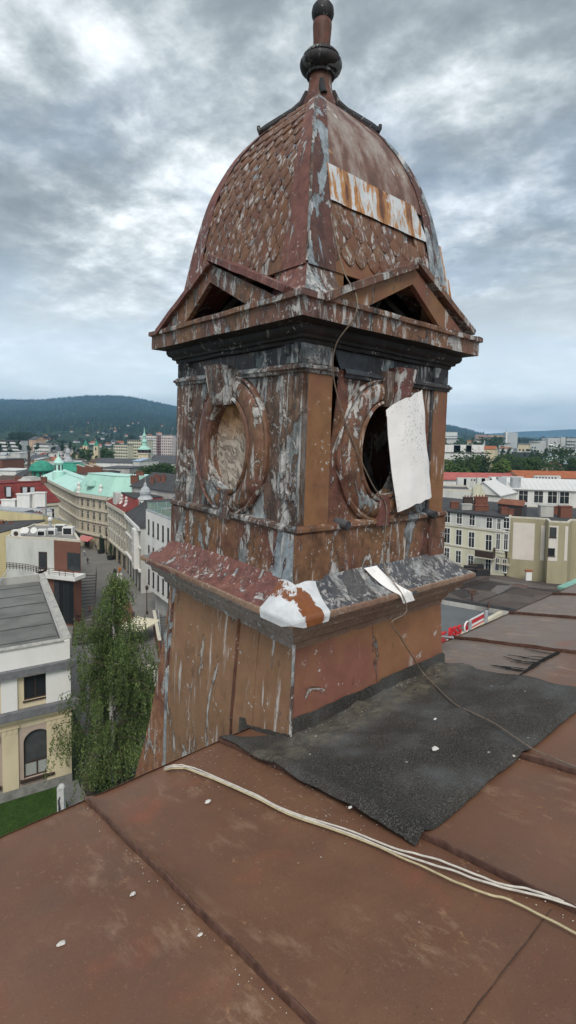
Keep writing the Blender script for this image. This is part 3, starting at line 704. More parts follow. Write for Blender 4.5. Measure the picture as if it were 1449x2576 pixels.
# white zinc patch bent round the near corner
mb = MB()
for k in (0, 1):
    def pf(u, v, k=k):
        d, z = skirt(0.12 + 0.88 * v); d += 0.007 + 0.001 * nz(u * 4, v * 4, k)
        z += 0.016 * math.sin(math.pi * u) * (1 - v) - (0.022 - 0.035 * max(0, 1 - u * 3.2)) * max(0, v - 0.85) / 0.15
        return FP(k, -(d * (1 - u) + (0.755 + 0.06 * v) * u), z, d)
    mb.grid(pf, 16, 14, 0.003)
tpart('corner_patch', mb, M_PATCH, False, label='white zinc patch with a rust burst')
def sp_(u, v):
    d, z = skirt(0.02 + 0.98 * v); d += 0.013 + 0.004 * nz(v * 6, u * 3)
    z -= 0.05 * max(0, v - 0.8) / 0.2
    return FP(0, -0.205 + 0.24 * v ** 1.2 + 0.152 * u, z, d)
tpart('strap_patch', MB().grid(sp_, 6, 20, 0.003), M_WSH, True)
# spouts through the ledge
for s in (-0.497, 0.655):
    a = FP(0, s, -0.700, 0.86); b = FP(0, s + 0.015, -0.722, 1.005)
    rg = MB().tube([a, a.lerp(b, 0.5), b], 0.036, 16, cap=False)
    rg.tube([b, b.lerp(a, 0.5), a], 0.031, 16, cap=True)
    tpart('spout', rg, M_SOOT, True)
# ---- plinth
PL = [(0.932, -1.565), (0.942, -1.75), (0.955, -2.0), (0.966, -2.25), (0.97, -2.7)]
tpart('plinth_sheet', strip(0, PL, 40, 0.006, seed=14), M_W4R)
tpart('plinth_sheet', strip(2, PL, 20, 0.006, seed=15), M_W4)
FLR = [(-1.56, 0.932), (-1.8, 0.95), (-2.1, 0.985), (-2.4, 1.04), (-2.7, 1.11), (-3.0, 1.20), (-3.3, 1.31), (-3.6, 1.44), (-4.0, 1.62), (-4.6, 1.9)]
def flare(z):
    for (a, b), (c, d) in zip(FLR, FLR[1:]):
        if c <= z <= a: return b + (d - b) * (a - z) / (a - c)
    return FLR[-1][1]
def pz(v): return -1.56 - 3.0 * v
def pd(z): return 0.932 + 0.052 * min(1, (-1.56 - z) / 0.8)
def lsheet(s_lo, s_hi, off, jit=0.006):
    def fn(u, v):
        z = pz(v); a = s_lo(z) if callable(s_lo) else s_lo; b = s_hi(z) if callable(s_hi) else s_hi
        s = a + (b - a) * u
        return FP(1, s, z, pd(z) + off + jit * nz(s * 3, z * 2.4, off * 99) + 0.003 * nz(s * 9, z * 8))
    return MB().grid(fn, 14, 50, 0.003)
rib = lambda z: 0.83 + 0.04 * (-1.6 - z) / 1.8
M_RUST = weathered('rusted flare strip', (0.38, 0.17, 0.085), (0.27, 0.11, 0.065), (0.46, 0.25, 0.13), white=1.05, grey=0.2, soot=0.2, seed=23.0, zs=0.08)
tpart('plinth_sheet', lsheet(lambda z: -pd(z), -0.515, 0.0), M_W4); tpart('plinth_sheet', lsheet(-0.525, -0.262, 0.004), M_W4); tpart('plinth_sheet', lsheet(-0.256, rib, 0.008), M_W4)
tpart('flare_sheet', lsheet(rib, flare, 0.004), M_RUST)
tpart('plinth_rib', MB().tube([FP(1, -0.259 + 0.004 * nz(i), pz(i / 30), pd(pz(i / 30)) + 0.004) for i in range(31)], 0.017, 8), M_FIN)
tpart('plinth_rib', MB().tube([FP(1, rib(pz(i / 30)), pz(i / 30), pd(pz(i / 30)) + 0.006) for i in range(31)], 0.020, 8), M_HIPZ)
tpart('corner_rib', MB().tube([FP(0, -pd(pz(i / 24 * 0.3)), pz(i / 24 * 0.3), pd(pz(i / 24 * 0.3))) for i in range(25)], 0.013, 8), M_W2)
def back(u, v):
    z = pz(v); d = flare(z); return FP(3, (2 * u - 1) * pd(z), z, d)
tpart('flare_sheet', MB().grid(back, 10, 30, 0.003), M_RUST)
tpart('felt_upstand', MB().grid(lambda u, v: FP(0, -0.975 + 1.95 * u, -2.255 + v * (0.165 + (0.022 if 0.5 < u < 1 else 0) + 0.012 * nz(u * 12)) , 0.978 + 0.012 * (1 - v) ** 2 + 0.004 * nz(u * 20, v * 3)), 60, 6, 0.004), M_FELT)
tpart('felt_upstand', MB().grid(lambda u, v: FP(1, -0.985 + 0.62 * u, -2.255 - 0.125 * u * 1.9 - 0.03 + v * (0.09 + 0.055 * u + 0.05 * (u > 0.85) + 0.008 * nz(u * 9)), 0.985 + 0.012 * (1 - v) + 0.006 * nz(u * 9, v)), 24, 5, 0.004), M_FELT)
# ---- pediments over each face
for k in range(4):
    pe = tpart('pediment', MB().plate([[(-0.81, 0.922), (-0.465, 0.922), (0.065, 1.195), (0.46, 0.922), (0.83, 0.922), (0.06, 1.335)]], lambda p, dp, k=k: FP(k, p[0], p[1], 1.098 + dp), 0.045), M_FASC if k else M_W3, False)
    for sgn in (-1, 1):
        def rk(u, v, sgn=sgn, k=k):
            s = 0.06 + (sgn * (0.93 if sgn < 0 else 0.96) - 0.06) * v; z = 1.362 - 0.44 * v
            d = 1.14 - 0.40 * u
            return FP(k, s, z + 0.008 * nz(s * 5, d * 6, k) - 0.02 * u * v, d)
        tpart('raking_cap', MB().grid(rk, 8, 24, 0.048), M_FLL if k else M_FASC, True, pe)
    if k > 1: tpart('pediment_screen', MB().plate([[(-0.48, 0.93), (0.48, 0.93), (0.065, 1.22)]], lambda p, dp, k=k: FP(k, p[0], p[1], 1.06 + dp), 0.02), M_DARK, False, pe)  # added dark backing, keeps sky from showing through the far pediments
    tpart('rafter', MB().tube([FP(k, -0.25, 0.93, 0.95), FP(k, 0.05, 1.18, 0.80)], 0.03, 4), M_DARK, False, pe)
    tpart('rafter', MB().tube([FP(k, 0.30, 0.93, 0.92), FP(k, 0.06, 1.16, 0.78)], 0.03, 4), M_DARK, False, pe)
# ---- dome
DW = [(1.0, 0.885), (1.2, 0.872), (1.3, 0.858), (1.45, 0.835), (1.65, 0.803), (1.85, 0.766), (2.0, 0.735), (2.12, 0.705), (2.23, 0.670), (2.34, 0.628), (2.45, 0.580), (2.55, 0.527), (2.65, 0.462), (2.75, 0.385), (2.84, 0.30), (2.93, 0.205), (3.0, 0.125), (3.06, 0.06)]
def dw(z):
    for (a, b), (c, d) in zip(DW, DW[1:]):
        if a <= z <= c: return b + (d - b) * (z - a) / (c - a)
    return DW[0][1] if z < 1 else DW[-1][1]
def hs(z): return max(0.05, 0.255 - 0.14 * (z - 1.22)) if z < 2 else max(0.035, 0.146 - 0.10 * (z - 2))
def dome_sheet(k, z0, z1, s0, s1, off, nv=24, nu=16, t=0.004, jit=0.004):
    def fn(u, v):
        z = z0(u) + (z1(u) - z0(u)) * v if callable(z0) else z0 + (z1 - z0) * v
        w = dw(z); a = s0(z) if callable(s0) else s0; b = s1(z) if callable(s1) else s1
        s = a + (b - a) * u
        return FP(k, s, z, w + off + jit * nz(s * 4, z * 4, k + off * 50))
    return MB().grid(fn, nu, nv, t)
for k in range(4):
    tpart('dome_shell', dome_sheet(k, 1.19, 3.05, lambda z: -dw(z), lambda z: dw(z), -0.004, 40, 20, 0.006, 0.0), M_W1 if k else M_W1)
    tpart('dome_skirt', dome_sheet(k, 1.19, 1.335, lambda z: -dw(z) + 0.02, lambda z: dw(z) - 0.02, 0.012, 4, 20), M_W3 if k == 0 else M_W1L)
    for sg in (-1, 1):
        tpart('dome_skirt', MB().grid(lambda u, v, k=k, sg=sg: FP(k, sg * (0.50 + 0.37 * u), 0.93 + 0.29 * v, 0.872 + 0.004 * nz(u * 3, v * 3, k)), 6, 4, 0.004), M_W1L if k else M_W3)
        m = M_HIPZ if (k == 0) else M_FLL if k == 1 else M_W2
        tpart('hip_strip', dome_sheet(k, 1.18, 3.0, lambda z: sg * (dw(z) + 0.018), lambda z: sg * (dw(z) - hs(z)), 0.034, 40, 5), m)
    tpart('corner_flashing', MB().grid(lambda u, v, k=k: (lambda d: FP(k, -(d * (1 - u) + 0.62 * u), 0.918 + 0.30 * v ** 1.7 + 0.008 * nz(u * 5, v * 5, k), d))(1.122 - 0.245 * v ** 0.8), 10, 12, 0.003), M_FLL if k == 1 else M_W2)
    tpart('corner_flashing', MB().grid(lambda u, v, k=k: (lambda d: FP(k, (d * (1 - u) + 0.62 * u), 0.918 + 0.30 * v ** 1.7 + 0.008 * nz(u * 5, v * 5, k), d))(1.122 - 0.245 * v ** 0.8), 10, 12, 0.003), M_FLL if k == 1 else M_W2)
tpart('hip_roll', MB().tube([FP(0, -dw(z) - 0.018, z, dw(z) + 0.018) for z in [1.20 + 0.06 * i for i in range(30)]], 0.014, 8), M_W2)
# right side of the dome: patch sheets over the lost scales
tpart('dome_sheet', dome_sheet(0, 1.985, 2.99, lambda z: -dw(z) + hs(z) * 0.9, lambda z: dw(z) - hs(z) * 0.6, 0.028, 26, 14, 0.004, 0.006), M_DSH, label='dull streaked sheet over the upper dome')
tpart('dome_sheet', dome_sheet(0, lambda u: 1.735 + 0.006 * nz(u * 9), lambda u: 2.030, lambda z: -0.612, lambda z: 0.625 - 0.5 * (z - 1.745), 0.036, 10, 20, 0.004, 0.006), M_RW, label='white rust-streaked sheet across the dome')
for z0, z1, o in ((1.44, 1.76, 0.05), (1.22, 1.46, 0.062), (1.04, 1.24, 0.045)):
    tpart('hip_sheet', MB().grid(lambda u, v: (lambda z: FP(0, dw(z) + o - 0.20 + 0.215 * u + 0.01 * nz(v * 3, o * 99), z, dw(z) + o * 0.6 + 0.006 * nz(u * 4, v * 4)))(z0 + (z1 - z0) * v), 6, 12, 0.003), M_RW2)
for i in range(9):
    z = 1.76 + 0.052 * i; w = dw(z)
    a = FP(0, w + 0.012 + 0.006 * nz(i * 3.3), z, w - 0.10); b = FP(0, w + 0.014, z + 0.006, w - 0.55)
    e = (b - a).normalized()
    tpart('batten', MB().tube([a - e * 0.05, b], 0.022, 4), M_SLAT, False)
tpart('loose_flap', MB().grid(lambda u, v: (lambda z: FP(2, -dw(z) + 0.05 + 0.30 * u, z, dw(z) + 0.03 + 0.055 * (1 - v) ** 2))(1.72 + 0.62 * v), 6, 14, 0.003), M_BLKM)
# scales
def scale_mesh(name, w, h):
    m = MB(); out = [(-0.5, 0), (-0.5, -0.35), (-0.44, -0.60), (-0.27, -0.84), (0, -1.0), (0.27, -0.84), (0.44, -0.60), (0.5, -0.35), (0.5, 0)]
    vs = [(x * w, y * h, 0.004 - 0.012 * y) for x, y in out]
    inn = [(x * w * 0.70, y * h * 0.80 - 0.04 * h, 0.010 - 0.013 * y) for x, y in out]
    n = len(out); vs += inn + [(0, -0.10 * h, 0.012), (0, -0.45 * h, 0.018), (0, -0.76 * h, 0.022)]
    fs = [(i, i + 1, n + i + 1, n + i) for i in range(n - 1)] + [(0, n, 2 * n, n + n - 1, n - 1)]
    c = [2 * n, 2 * n + 1, 2 * n + 2]
    fs += [(n, n + 1, c[1], c[0]), (n + 1, n + 2, c[2], c[1]), (n + 2, n + 3, c[2]), (n + 3, n + 4, c[2]), (n + 4, n + 5, c[2]), (n + 5, n + 6, c[2]), (n + 6, n + 7, c[1], c[2]), (n + 7, n + 8, c[0], c[1])]
    # rim down to the shell
    vs += [(x * w, y * h, -0.012) for x, y in out]; b = 2 * n + 3
    fs += [(i + 1, i, b + i, b + i + 1) for i in range(n - 1)]
    m.add(vs, fs); me = m.mesh(name, M_SCALE, None, True); fix_normals(me); return me
SM1 = scale_mesh('scale', 0.128, 0.165); SM2 = scale_mesh('scale', 0.165, 0.185)
def scales(k, zlo, zhi, me, pw, step):
    z = zlo; row = 0
    while z < zhi:
        w = dw(z); dz = 0.01; tz = V((dw(z + dz) - w, dz)).normalized()
        half = w - hs(z) - 0.02; n = int(2 * half / pw)
        off = 0.5 if row % 2 else 0.0
        for i in range(-8, 9):
            s = (i + off) * pw
            if abs(s) > half + pw * 0.30: continue
            p = FP(k, s, z, w + 0.006)
            up = (FP(k, s, z + dz, dw(z + dz)) - FP(k, s, z, w)).normalized()
            ax = (FP(k, 1, 0, 0) - FP(k, 0, 0, 0)).normalized()
            nn = ax.cross(up); out = FP(k, 0, 0, 1) - FP(k, 0, 0, 0)
            if nn.dot(out) < 0: ax = -ax; nn = -nn
            ang = random.gauss(0, 0.05); ax2 = ax * math.cos(ang) + up * math.sin(ang); up2 = nn.cross(ax2)
            sc = random.uniform(0.94, 1.05)
            m = Matrix(((ax2.x * sc, up2.x * sc, nn.x, p.x), (ax2.y * sc, up2.y * sc, nn.y, p.y), (ax2.z * sc, up2.z * sc, nn.z, p.z), (0, 0, 0, 1)))
            if row > 2 and random.random() < 0.012: continue
            put('scale', me, turret, m)
        z += step * tz.y; row += 1
scales(1, 1.44, 2.93, SM1, 0.120, 0.098)
scales(0, 1.45, 1.80, SM2, 0.150, 0.105)
# hip crests with upturned ends (left, right and rear hips)
for k, sg in ((1, 1), (0, 1), (3, 1)):
    path = [(3.16, 0.085), (3.06, 0.115), (2.98, 0.172), (2.92, 0.237), (2.87, 0.292), (2.835, 0.335), (2.81, 0.365), (2.808, 0.388), (2.83, 0.400), (2.858, 0.402)]
    pts = [FP(k, sg * w, z, w) for z, w in path]
    tpart('hip_crest', MB().tube(pts, lambda t: 0.026 + 0.022 * math.sin(math.pi * min(1, t * 1.05)) * (t < 0.99) - 0.010 * (t > 0.85), 8), M_BLKM)
# finial
def fin(name, prof, mat): tpart(name, MB().lathe([(r, z + ZB) for r, z in prof], seg=28), mat)
fin('finial_neck', [(0.16, 2.98), (0.155, 3.05), (0.125, 3.12), (0.108, 3.20), (0.104, 3.30), (0.12, 3.31)], M_FIN)
fin('finial_ring', [(0.10, 3.285), (0.132, 3.29), (0.136, 3.305), (0.128, 3.318), (0.125, 3.325), (0.160, 3.335), (0.188, 3.36), (0.198, 3.39), (0.196, 3.415), (0.182, 3.432), (0.160, 3.436), (0.160, 3.446), (0.172, 3.452), (0.170, 3.468), (0.150, 3.492), (0.118, 3.512), (0.085, 3.522), (0.085, 3.53)], M_BLKM)
fin('finial_shaft', [(0.078, 3.52), (0.080, 3.62), (0.088, 3.74), (0.086, 3.78), (0.07, 3.80)], M_FIN)
fin('finial_ball', [(0.06, 3.785), (0.085, 3.805), (0.101, 3.84), (0.105, 3.87), (0.098, 3.91), (0.078, 3.94), (0.045, 3.955)], M_BLKM)
fin('finial_rod', [(0.044, 3.95), (0.044, 4.02), (0.03, 4.3), (0.0, 4.5)], M_BLKM)
tpart('crest_tab', MB().tube([FP(0, -0.075, 3.06, 0.13), FP(0, -0.085, 3.13, 0.115), FP(0, -0.07, 3.20, 0.095)], 0.034, 8, 0.022), M_BLKM)
for k in range(4): tpart('sky_screen', rect(k, -0.855, 0.855, 0.90, 1.34, 0.84 + 0.004 * k, 0.852 + 0.004 * k) if k > 1 else rect(k, -0.64, 0.64, 0.90, 1.34, 0.60 + 0.01 * k, 0.61 + 0.01 * k), M_DARK, False)  # dark screens added inside so no sky shows through the pediment openings
# inside: floor boards and studs in the dark
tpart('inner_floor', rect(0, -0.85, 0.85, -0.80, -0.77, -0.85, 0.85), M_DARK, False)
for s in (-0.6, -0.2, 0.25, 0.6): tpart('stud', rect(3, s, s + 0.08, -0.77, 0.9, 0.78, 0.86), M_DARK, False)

# ================================================================== cables and small things on the roof
M_CABLE = plain('white cable sheath', (0.60, 0.56, 0.50), 0.5, 0.2, 30)
M_CABY = plain('yellowed cable sheath', (0.50, 0.42, 0.26), 0.5, 0.2, 30)
def zf(x, y): return (1200 + x / 1.3567) / 1.5652, (2600 + y / 1.3567) / 1.5652
def smooth_path(P, n=8):
    out = []
    for i in range(len(P) - 1):
        p0, p1, p2, p3 = P[max(i - 1, 0)], P[i], P[i + 1], P[min(i + 2, len(P) - 1)]
        for j in range(n):
            t = j / n; out.append(0.5 * ((2 * p1) + (p2 - p0) * t + (2 * p0 - 5 * p1 + 4 * p2 - p3) * t * t + (3 * p1 - p0 - 3 * p2 + p3) * t ** 3))
    return out + [P[-1]]
start = [(428, 1926), (455, 1925), (480, 1930), (560, 1962), (640, 1998), (716, 2036)]
cabs = [([(250, 915), (480, 1005), (600, 1035), (740, 1075), (900, 1140), (1050, 1195), (1200, 1225), (1320, 1265), (1449, 1310), (1600, 1370)], 0, 'topmost of the three pale cables crossing the brown roof', M_CABLE),
        ([(250, 930), (480, 1025), (640, 1075), (800, 1130), (1000, 1195), (1150, 1235), (1300, 1270), (1449, 1322), (1600, 1385)], 4, 'middle one of the three pale cables crossing the brown roof', M_CABLE),
        ([(250, 940), (400, 1000), (600, 1090), (800, 1180), (950, 1240), (1060, 1270), (1200, 1330), (1449, 1460), (1600, 1540)], 8, 'lowest pale cable, running apart from the other two on the roof', M_CABY)]
for i, (pts, dy, lab, mt) in enumerate(cabs):
    P = [onroof(x, y + dy, 0.026) for x, y in start] + [onroof(*zf(*p), 0.024) for p in pts]
    P.insert(0, P[0] + DN * 0.25 - UP * 0.12)
    P = smooth_path(P)
    P = [p + RN * (0.004 * nz(j * 0.21, i * 5)) + AX * (0.006 * nz(j * 0.13, i * 9)) for j, p in enumerate(P)]
    o = MB().tube(P, 0.0047, 8).build('cable', mt, smooth='all'); tag(o, lab, 'cable', 'cables on the roof')
# thin lightning wire from the dome down over the turret to the roof
def TW(k, s, z, d): return TM @ FP(k, s, z, d)
wp = [TW(0, -0.63, 1.62, 0.84), TW(0, -0.60, 1.40, 0.885), TW(0, -0.62, 1.15, 1.0), TW(0, -0.63, 0.96, 1.135), TW(0, -0.66, 0.80, 1.15), TW(0, -0.70, 0.62, 1.02), TW(0, -0.66, 0.40, 0.965),
      TW(0, -0.52, 0.10, 0.955), TW(0, -0.36, -0.18, 0.975), TW(0, -0.18, -0.42, 0.975), TW(0, -0.02, -0.56, 0.97), TW(0, 0.0, -0.66, 0.985), TW(0, -0.005, -0.9, 0.975), TW(0, -0.01, -1.12, 1.0), TW(0, 0.01, -1.30, 1.172), TW(0, 0.04, -1.44, 1.19)]
def onface(x, y, d):
    """Where a sight line meets a plane parallel to the turret's right face."""
    r = sight(x, y); O = V((0, 0, EYE)); n = TM.to_3x3() @ V((0, -1, 0)); p0 = TM @ V((0, -d, 0)); return O + r * ((p0 - O).dot(n) / r.dot(n))
wp += [onface(985, 1566, 1.19), onface(1005, 1600, 1.17), onface(1032, 1644, 1.13), onface(1062, 1690, 1.10), onroof(1100, 1730, 0.066), onroof(1140, 1768, 0.066), onroof(*zf(850, 260), 0.066), onroof(*zf(1000, 330), 0.068), onroof(*zf(1150, 430), 0.064), onroof(*zf(1250, 490), 0.036), onroof(*zf(1449, 570), 0.030), onroof(*zf(1650, 660), 0.03)]
M_WIRE = plain('galvanised wire', (0.19, 0.15, 0.115), 0.5, 0.3, 40)
tag(MB().tube(smooth_path(wp, 8), 0.0050, 6).build('wire', M_WIRE, smooth='all'), 'thin wire hanging from the dome down the turret and across the felt', 'wire')
# lumps of lime and mortar on felt and sheet
M_LIME = plain('lime lump', (0.62, 0.60, 0.57), 0.9, 0.2, 30)
def lump(p, r, seed):
    m = MB(); n = 9
    def fn(u, v):
        a = 2 * math.pi * u; b = math.pi * 0.5 * v
        j = 1 + 0.45 * nz(math.cos(a) * 1.7 + seed, math.sin(a) * 1.7, v * 2)
        return p + AX * (r * j * 1.4 * math.cos(a) * math.cos(b)) + DN * (r * j * math.sin(a) * math.cos(b)) + RN * (r * 0.7 * j * math.sin(b) - 0.003)
    m.grid(fn, 12, 5); return m
for i, (x, y, r, h, lab) in enumerate([(1094, 1883, 0.019, 0.05, 'larger white mortar lump lying mid felt'), (1094, 1808, 0.010, 0.052, 'small white lump on the felt above the larger one'), (153, 2373, 0.012, 0.012, 'white speck of mortar at lower left of the brown roof'), (333, 2248, 0.010, 0.012, 'pale crumb beside the long seam on the brown roof'), (522, 2016, 0.014, 0.012, 'grey crumb on the brown roof below the pale cables'), (880, 2030, 0.009, 0.05, 'pale lump near the lower left edge of the felt'), (503, 2350, 0.008, 0.012, 'small pale chip right of the long seam on the brown roof'), (783, 1873, 0.010, 0.045, 'white chip beside the foot of the turret')]):
    tag(lump(onroof(x, y, h), r, i * 3.7).build('mortar_lump', M_LIME, smooth=True), lab, 'debris', 'lumps of mortar on the roof')

# fine grit, chips of paint and mortar crumbs swept together near the felt and along the seams
rg = random.Random(12); gr = MB()
def crumb(x, d, h, r):
    P = [(x + r * rg.uniform(0.5, 1.2) * math.cos(a), d + r * rg.uniform(0.5, 1.2) * math.sin(a), h) for a in (0.3, 1.6, 2.9, 4.1, 5.3)]
    gr.add([RP(*p) for p in P] + [RP(x, d, h + r * 0.7)], [(i, (i + 1) % 5, 5) for i in range(5)])
for i in range(150): crumb(-0.45 - abs(rg.gauss(0, 0.16)), rg.uniform(-1.3, 0.35), 0.008, rg.uniform(0.001, 0.0035))
for i in range(90): crumb(rg.uniform(0.0, 1.8), -0.10 - abs(rg.gauss(0, 0.10)), 0.062, rg.uniform(0.001, 0.0045))
for i in range(120): crumb(rg.uniform(-2.2, 2.6), rg.uniform(-2.3, 0.2), 0.010, rg.uniform(0.0008, 0.0022))
for sx0 in (-1.35, -0.35, 0.65):
    for i in range(60): crumb(sx0 - 0.02 - abs(rg.gauss(0, 0.025)), rg.uniform(-2.4, 0.3), 0.006, rg.uniform(0.001, 0.004))
o = gr.build('grit', M_LIME, kind='stuff', fix=False); o['label'] = 'pale grit and paint chips strewn over the roof'
# ================================================================== TOWN: builders
def glass():
    k = NT('window glass', 0.22, 0.3)
    r = k.rnd()
    k.col(k.mix(k.noise(1.3, 3), k.ramp(r, (0.0, (0.012, 0.014, 0.016)), (0.6, (0.03, 0.034, 0.038)), (1.0, (0.10, 0.105, 0.105))), (0.02, 0.022, 0.025)))
    return k.m
M_GLASS = glass()
M_FWHITE = plain('white joinery', (0.72, 0.71, 0.68), 0.5, 0.1, 5)
M_FBRN = plain('dark joinery', (0.055, 0.035, 0.028), 0.5, 0.2, 5)
M_STONE = plain('pale trim', (0.58, 0.54, 0.45), 0.8, 0.15, 2)
M_GREYR = plain('grey roof felt', (0.115, 0.115, 0.112), 0.9, 0.28, 0.5)
M_DARKR = plain('dark roof felt', (0.060, 0.060, 0.062), 0.85, 0.3, 0.5)
M_BRICK = None
def brick_mat(name, c1, c2, mortar, scale):
    k = NT(name, 0.85, 0.2)
    n = k.t.nodes.new('ShaderNodeTexBrick'); n.inputs['Color1'].default_value = (*c1, 1); n.inputs['Color2'].default_value = (*c2, 1); n.inputs['Mortar'].default_value = (*mortar, 1)
    n.inputs['Scale'].default_value = scale; n.inputs['Mortar Size'].default_value = 0.012
    xyz = k.sep(); cx = k.t.nodes.new('ShaderNodeCombineXYZ'); k.L(k.math('ADD', xyz[0], xyz[1]), cx.inputs[0]); k.L(xyz[2], cx.inputs[1])
    k.L(cx.outputs[0], n.inputs['Vector'])
    k.col(k.mix(k.math('MULTIPLY', k.noise(1.1, 5), 0.6), n.outputs[0], tuple(x * 0.6 for x in c1))); return k.m
M_BRICK = brick_mat('red brick', (0.21, 0.085, 0.055), (0.165, 0.07, 0.05), (0.20, 0.16, 0.13), 2.2)
M_CHIM = brick_mat('chimney brick', (0.22, 0.08, 0.05), (0.16, 0.07, 0.05), (0.15, 0.12, 0.10), 3.0)
def tile_mat(name, c, sc=3.0, rot=0.0):
    k = NT(name, 0.75, 0.25)
    a = k.noise(0.8, 5, 0.6); b = k.noise(sc * 4, 4, 0.7)
    base = k.ramp(a, (0.3, tuple(x * 0.68 for x in c)), (0.5, c), (0.72, tuple(min(0.85, x * 1.25) for x in c)))
    k.col(k.mix(k.math('MULTIPLY', k.step(b, 0.45, 0.7), 0.4), base, tuple(x * 0.5 for x in c))); k.bump(b, 0.3, 0.05); return k.m
M_REDT = tile_mat('dark red roof', (0.19, 0.038, 0.033)); M_ORNT = tile_mat('orange roof tiles', (0.36, 0.115, 0.05)); M_ROSE = tile_mat('rose roof sheet', (0.42, 0.115, 0.10))
M_SLATE = tile_mat('slate', (0.085, 0.088, 0.095)); M_BRNR = tile_mat('brown roof', (0.10, 0.065, 0.05)); M_WHTR = plain('white roof sheet', (0.64, 0.64, 0.63), 0.6, 0.06, 0.3)
M_GRNR = plain('pale verdigris roof', (0.36, 0.60, 0.51), 0.6, 0.10, 0.25); M_GRN2 = plain('pale verdigris painted sky-lit', (0.47, 0.72, 0.64), 0.6, 0.08, 0.25); M_DGRN = tile_mat('strong verdigris', (0.045, 0.27, 0.19), 1.5)  # second verdigris is a brighter copy: sky light on the flat top painted in
M_ZINC = tile_mat('grey zinc', (0.40, 0.42, 0.44), 1.0); M_BLUR = tile_mat('blue-grey sheet', (0.33, 0.43, 0.55), 1.0)
WALLS = {n: plain(n, c, 0.85, v * 1.6, s, streak=True) for n, c, v, s in (('white plaster', (0.70, 0.69, 0.66), 0.10, 0.5), ('cream wall', (0.62, 0.53, 0.36), 0.10, 0.5), ('yellow wall', (0.60, 0.51, 0.29), 0.10, 0.4), ('pale yellow wall', (0.62, 0.60, 0.46), 0.10, 0.4),
         ('olive wall', (0.36, 0.32, 0.21), 0.10, 0.4), ('beige stone', (0.47, 0.40, 0.29), 0.16, 0.5), ('old beige', (0.40, 0.33, 0.235), 0.25, 0.5), ('grey plaster', (0.42, 0.41, 0.385), 0.25, 0.3), ('light grey', (0.55, 0.55, 0.52), 0.12, 0.4), ('pink panel', (0.60, 0.52, 0.50), 0.12, 0.4), ('tan panel', (0.52, 0.36, 0.25), 0.14, 0.3), ('rose wall', (0.52, 0.31, 0.25), 0.14, 0.3), ('taupe wall', (0.42, 0.34, 0.28), 0.10, 0.5))}
class Fac:
    def __init__(s, O, e, L): s.O = V(O); s.e = V(e).normalized(); s.n = V((s.e.y, -s.e.x, 0)); s.L = L
    def mw(s, q, z, d=0.0):
        p = s.O + s.e * q + UP * z + s.n * d
        return Matrix(((s.e.x, -s.n.x, 0, p.x), (s.e.y, -s.n.y, 0, p.y), (0, 0, 1, p.z), (0, 0, 0, 1)))
    def box(s, mb, s0, s1, z0, z1, d0, d1): return mb.box(s.O, s.e, s.n, s0, s1, z0, z1, d0, d1)
    def at(s, x, y):
        r = sight(x, y); O = V((0, 0, EYE)); t = (s.O - O).dot(s.n) / r.dot(s.n); p = O + r * t
        return (p - s.O).dot(s.e), p.z - s.O.z
WMESH = {}
def win_mesh(w, h, style):
    """Window as frame mesh and pane mesh; origin at sill centre, outward is -y."""
    key = (round(w, 2), round(h, 2), style)
    if key in WMESH: return WMESH[key]
    f = MB(); t = 0.10 * min(1, w); tr = {'trim': 0.16, 'cross': 0.10, 'dark': 0.0, 'arch': 0.16, 'thin': 0.0, 'slot': 0.0}.get(style, 0.1)
    a, b = -w / 2, w / 2
    if tr:
        f.abox(a - tr, a, -0.04, 0.0, -tr, h + tr); f.abox(b, b + tr, -0.04, 0.0, -tr, h + tr); f.abox(a, b, -0.04, 0.0, h, h + tr); f.abox(a - tr * 0.6, b + tr * 0.6, -0.10, 0.0, -tr, 0)
    else:
        f.abox(a - 0.06, b + 0.06, -0.12, 0.0, -0.12, 0)
    if style == 'arch' or style == 'trim': f.abox(a - 0.25, b + 0.25, -0.14, 0.0, h + tr + 0.12, h + tr + 0.30)
    fr = 0.07
    f.abox(a, a + fr, -0.035, 0, 0, h); f.abox(b - fr, b, -0.035, 0, 0, h); f.abox(a + fr, b - fr, -0.035, 0, 0, fr); f.abox(a + fr, b - fr, -0.035, 0, h - fr, h)
    if style in ('cross', 'trim', 'arch'):
        f.abox(-0.035, 0.035, -0.045, 0, fr, h - fr); f.abox(a + fr, -0.035, -0.045, 0, h * 0.62, h * 0.62 + 0.06); f.abox(0.035, b - fr, -0.045, 0, h * 0.62, h * 0.62 + 0.06)
    g = MB(); g.abox(a + fr * 0.5, b - fr * 0.5, -0.025, 0.06, fr * 0.5, h - fr * 0.5)
    me1 = f.mesh('window', M_FBRN if style in ('dark', 'slot') else M_STONE if style == 'arch' else M_FWHITE); me2 = g.mesh('pane', M_GLASS)
    WMESH[key] = (me1, me2); return WMESH[key]
def win(fac, root, q, z, w, h, style='cross', pane=True, d=0.0):
    a, b = win_mesh(w, h, style)
    o = put('window', a, root, WM[root.name].inverted() @ fac.mw(q, z, d))
    if pane: put('pane', b, o)
    return o
def wins(fac, root, n, rows, w, h, style='cross', m=0.0, skip=()):
    """n evenly spaced windows per storey at the sill heights in rows."""
    for r, z in enumerate(rows):
        for i in range(n):
            if (r, i) in skip: continue
            win(fac, root, m + (fac.L - 2 * m) * (i + 0.5) / n, z, w, h, style)
def ccw(P): return P if sum(P[i][0] * P[(i + 1) % len(P)][1] - P[(i + 1) % len(P)][0] * P[i][1] for i in range(len(P))) > 0 else P[::-1]
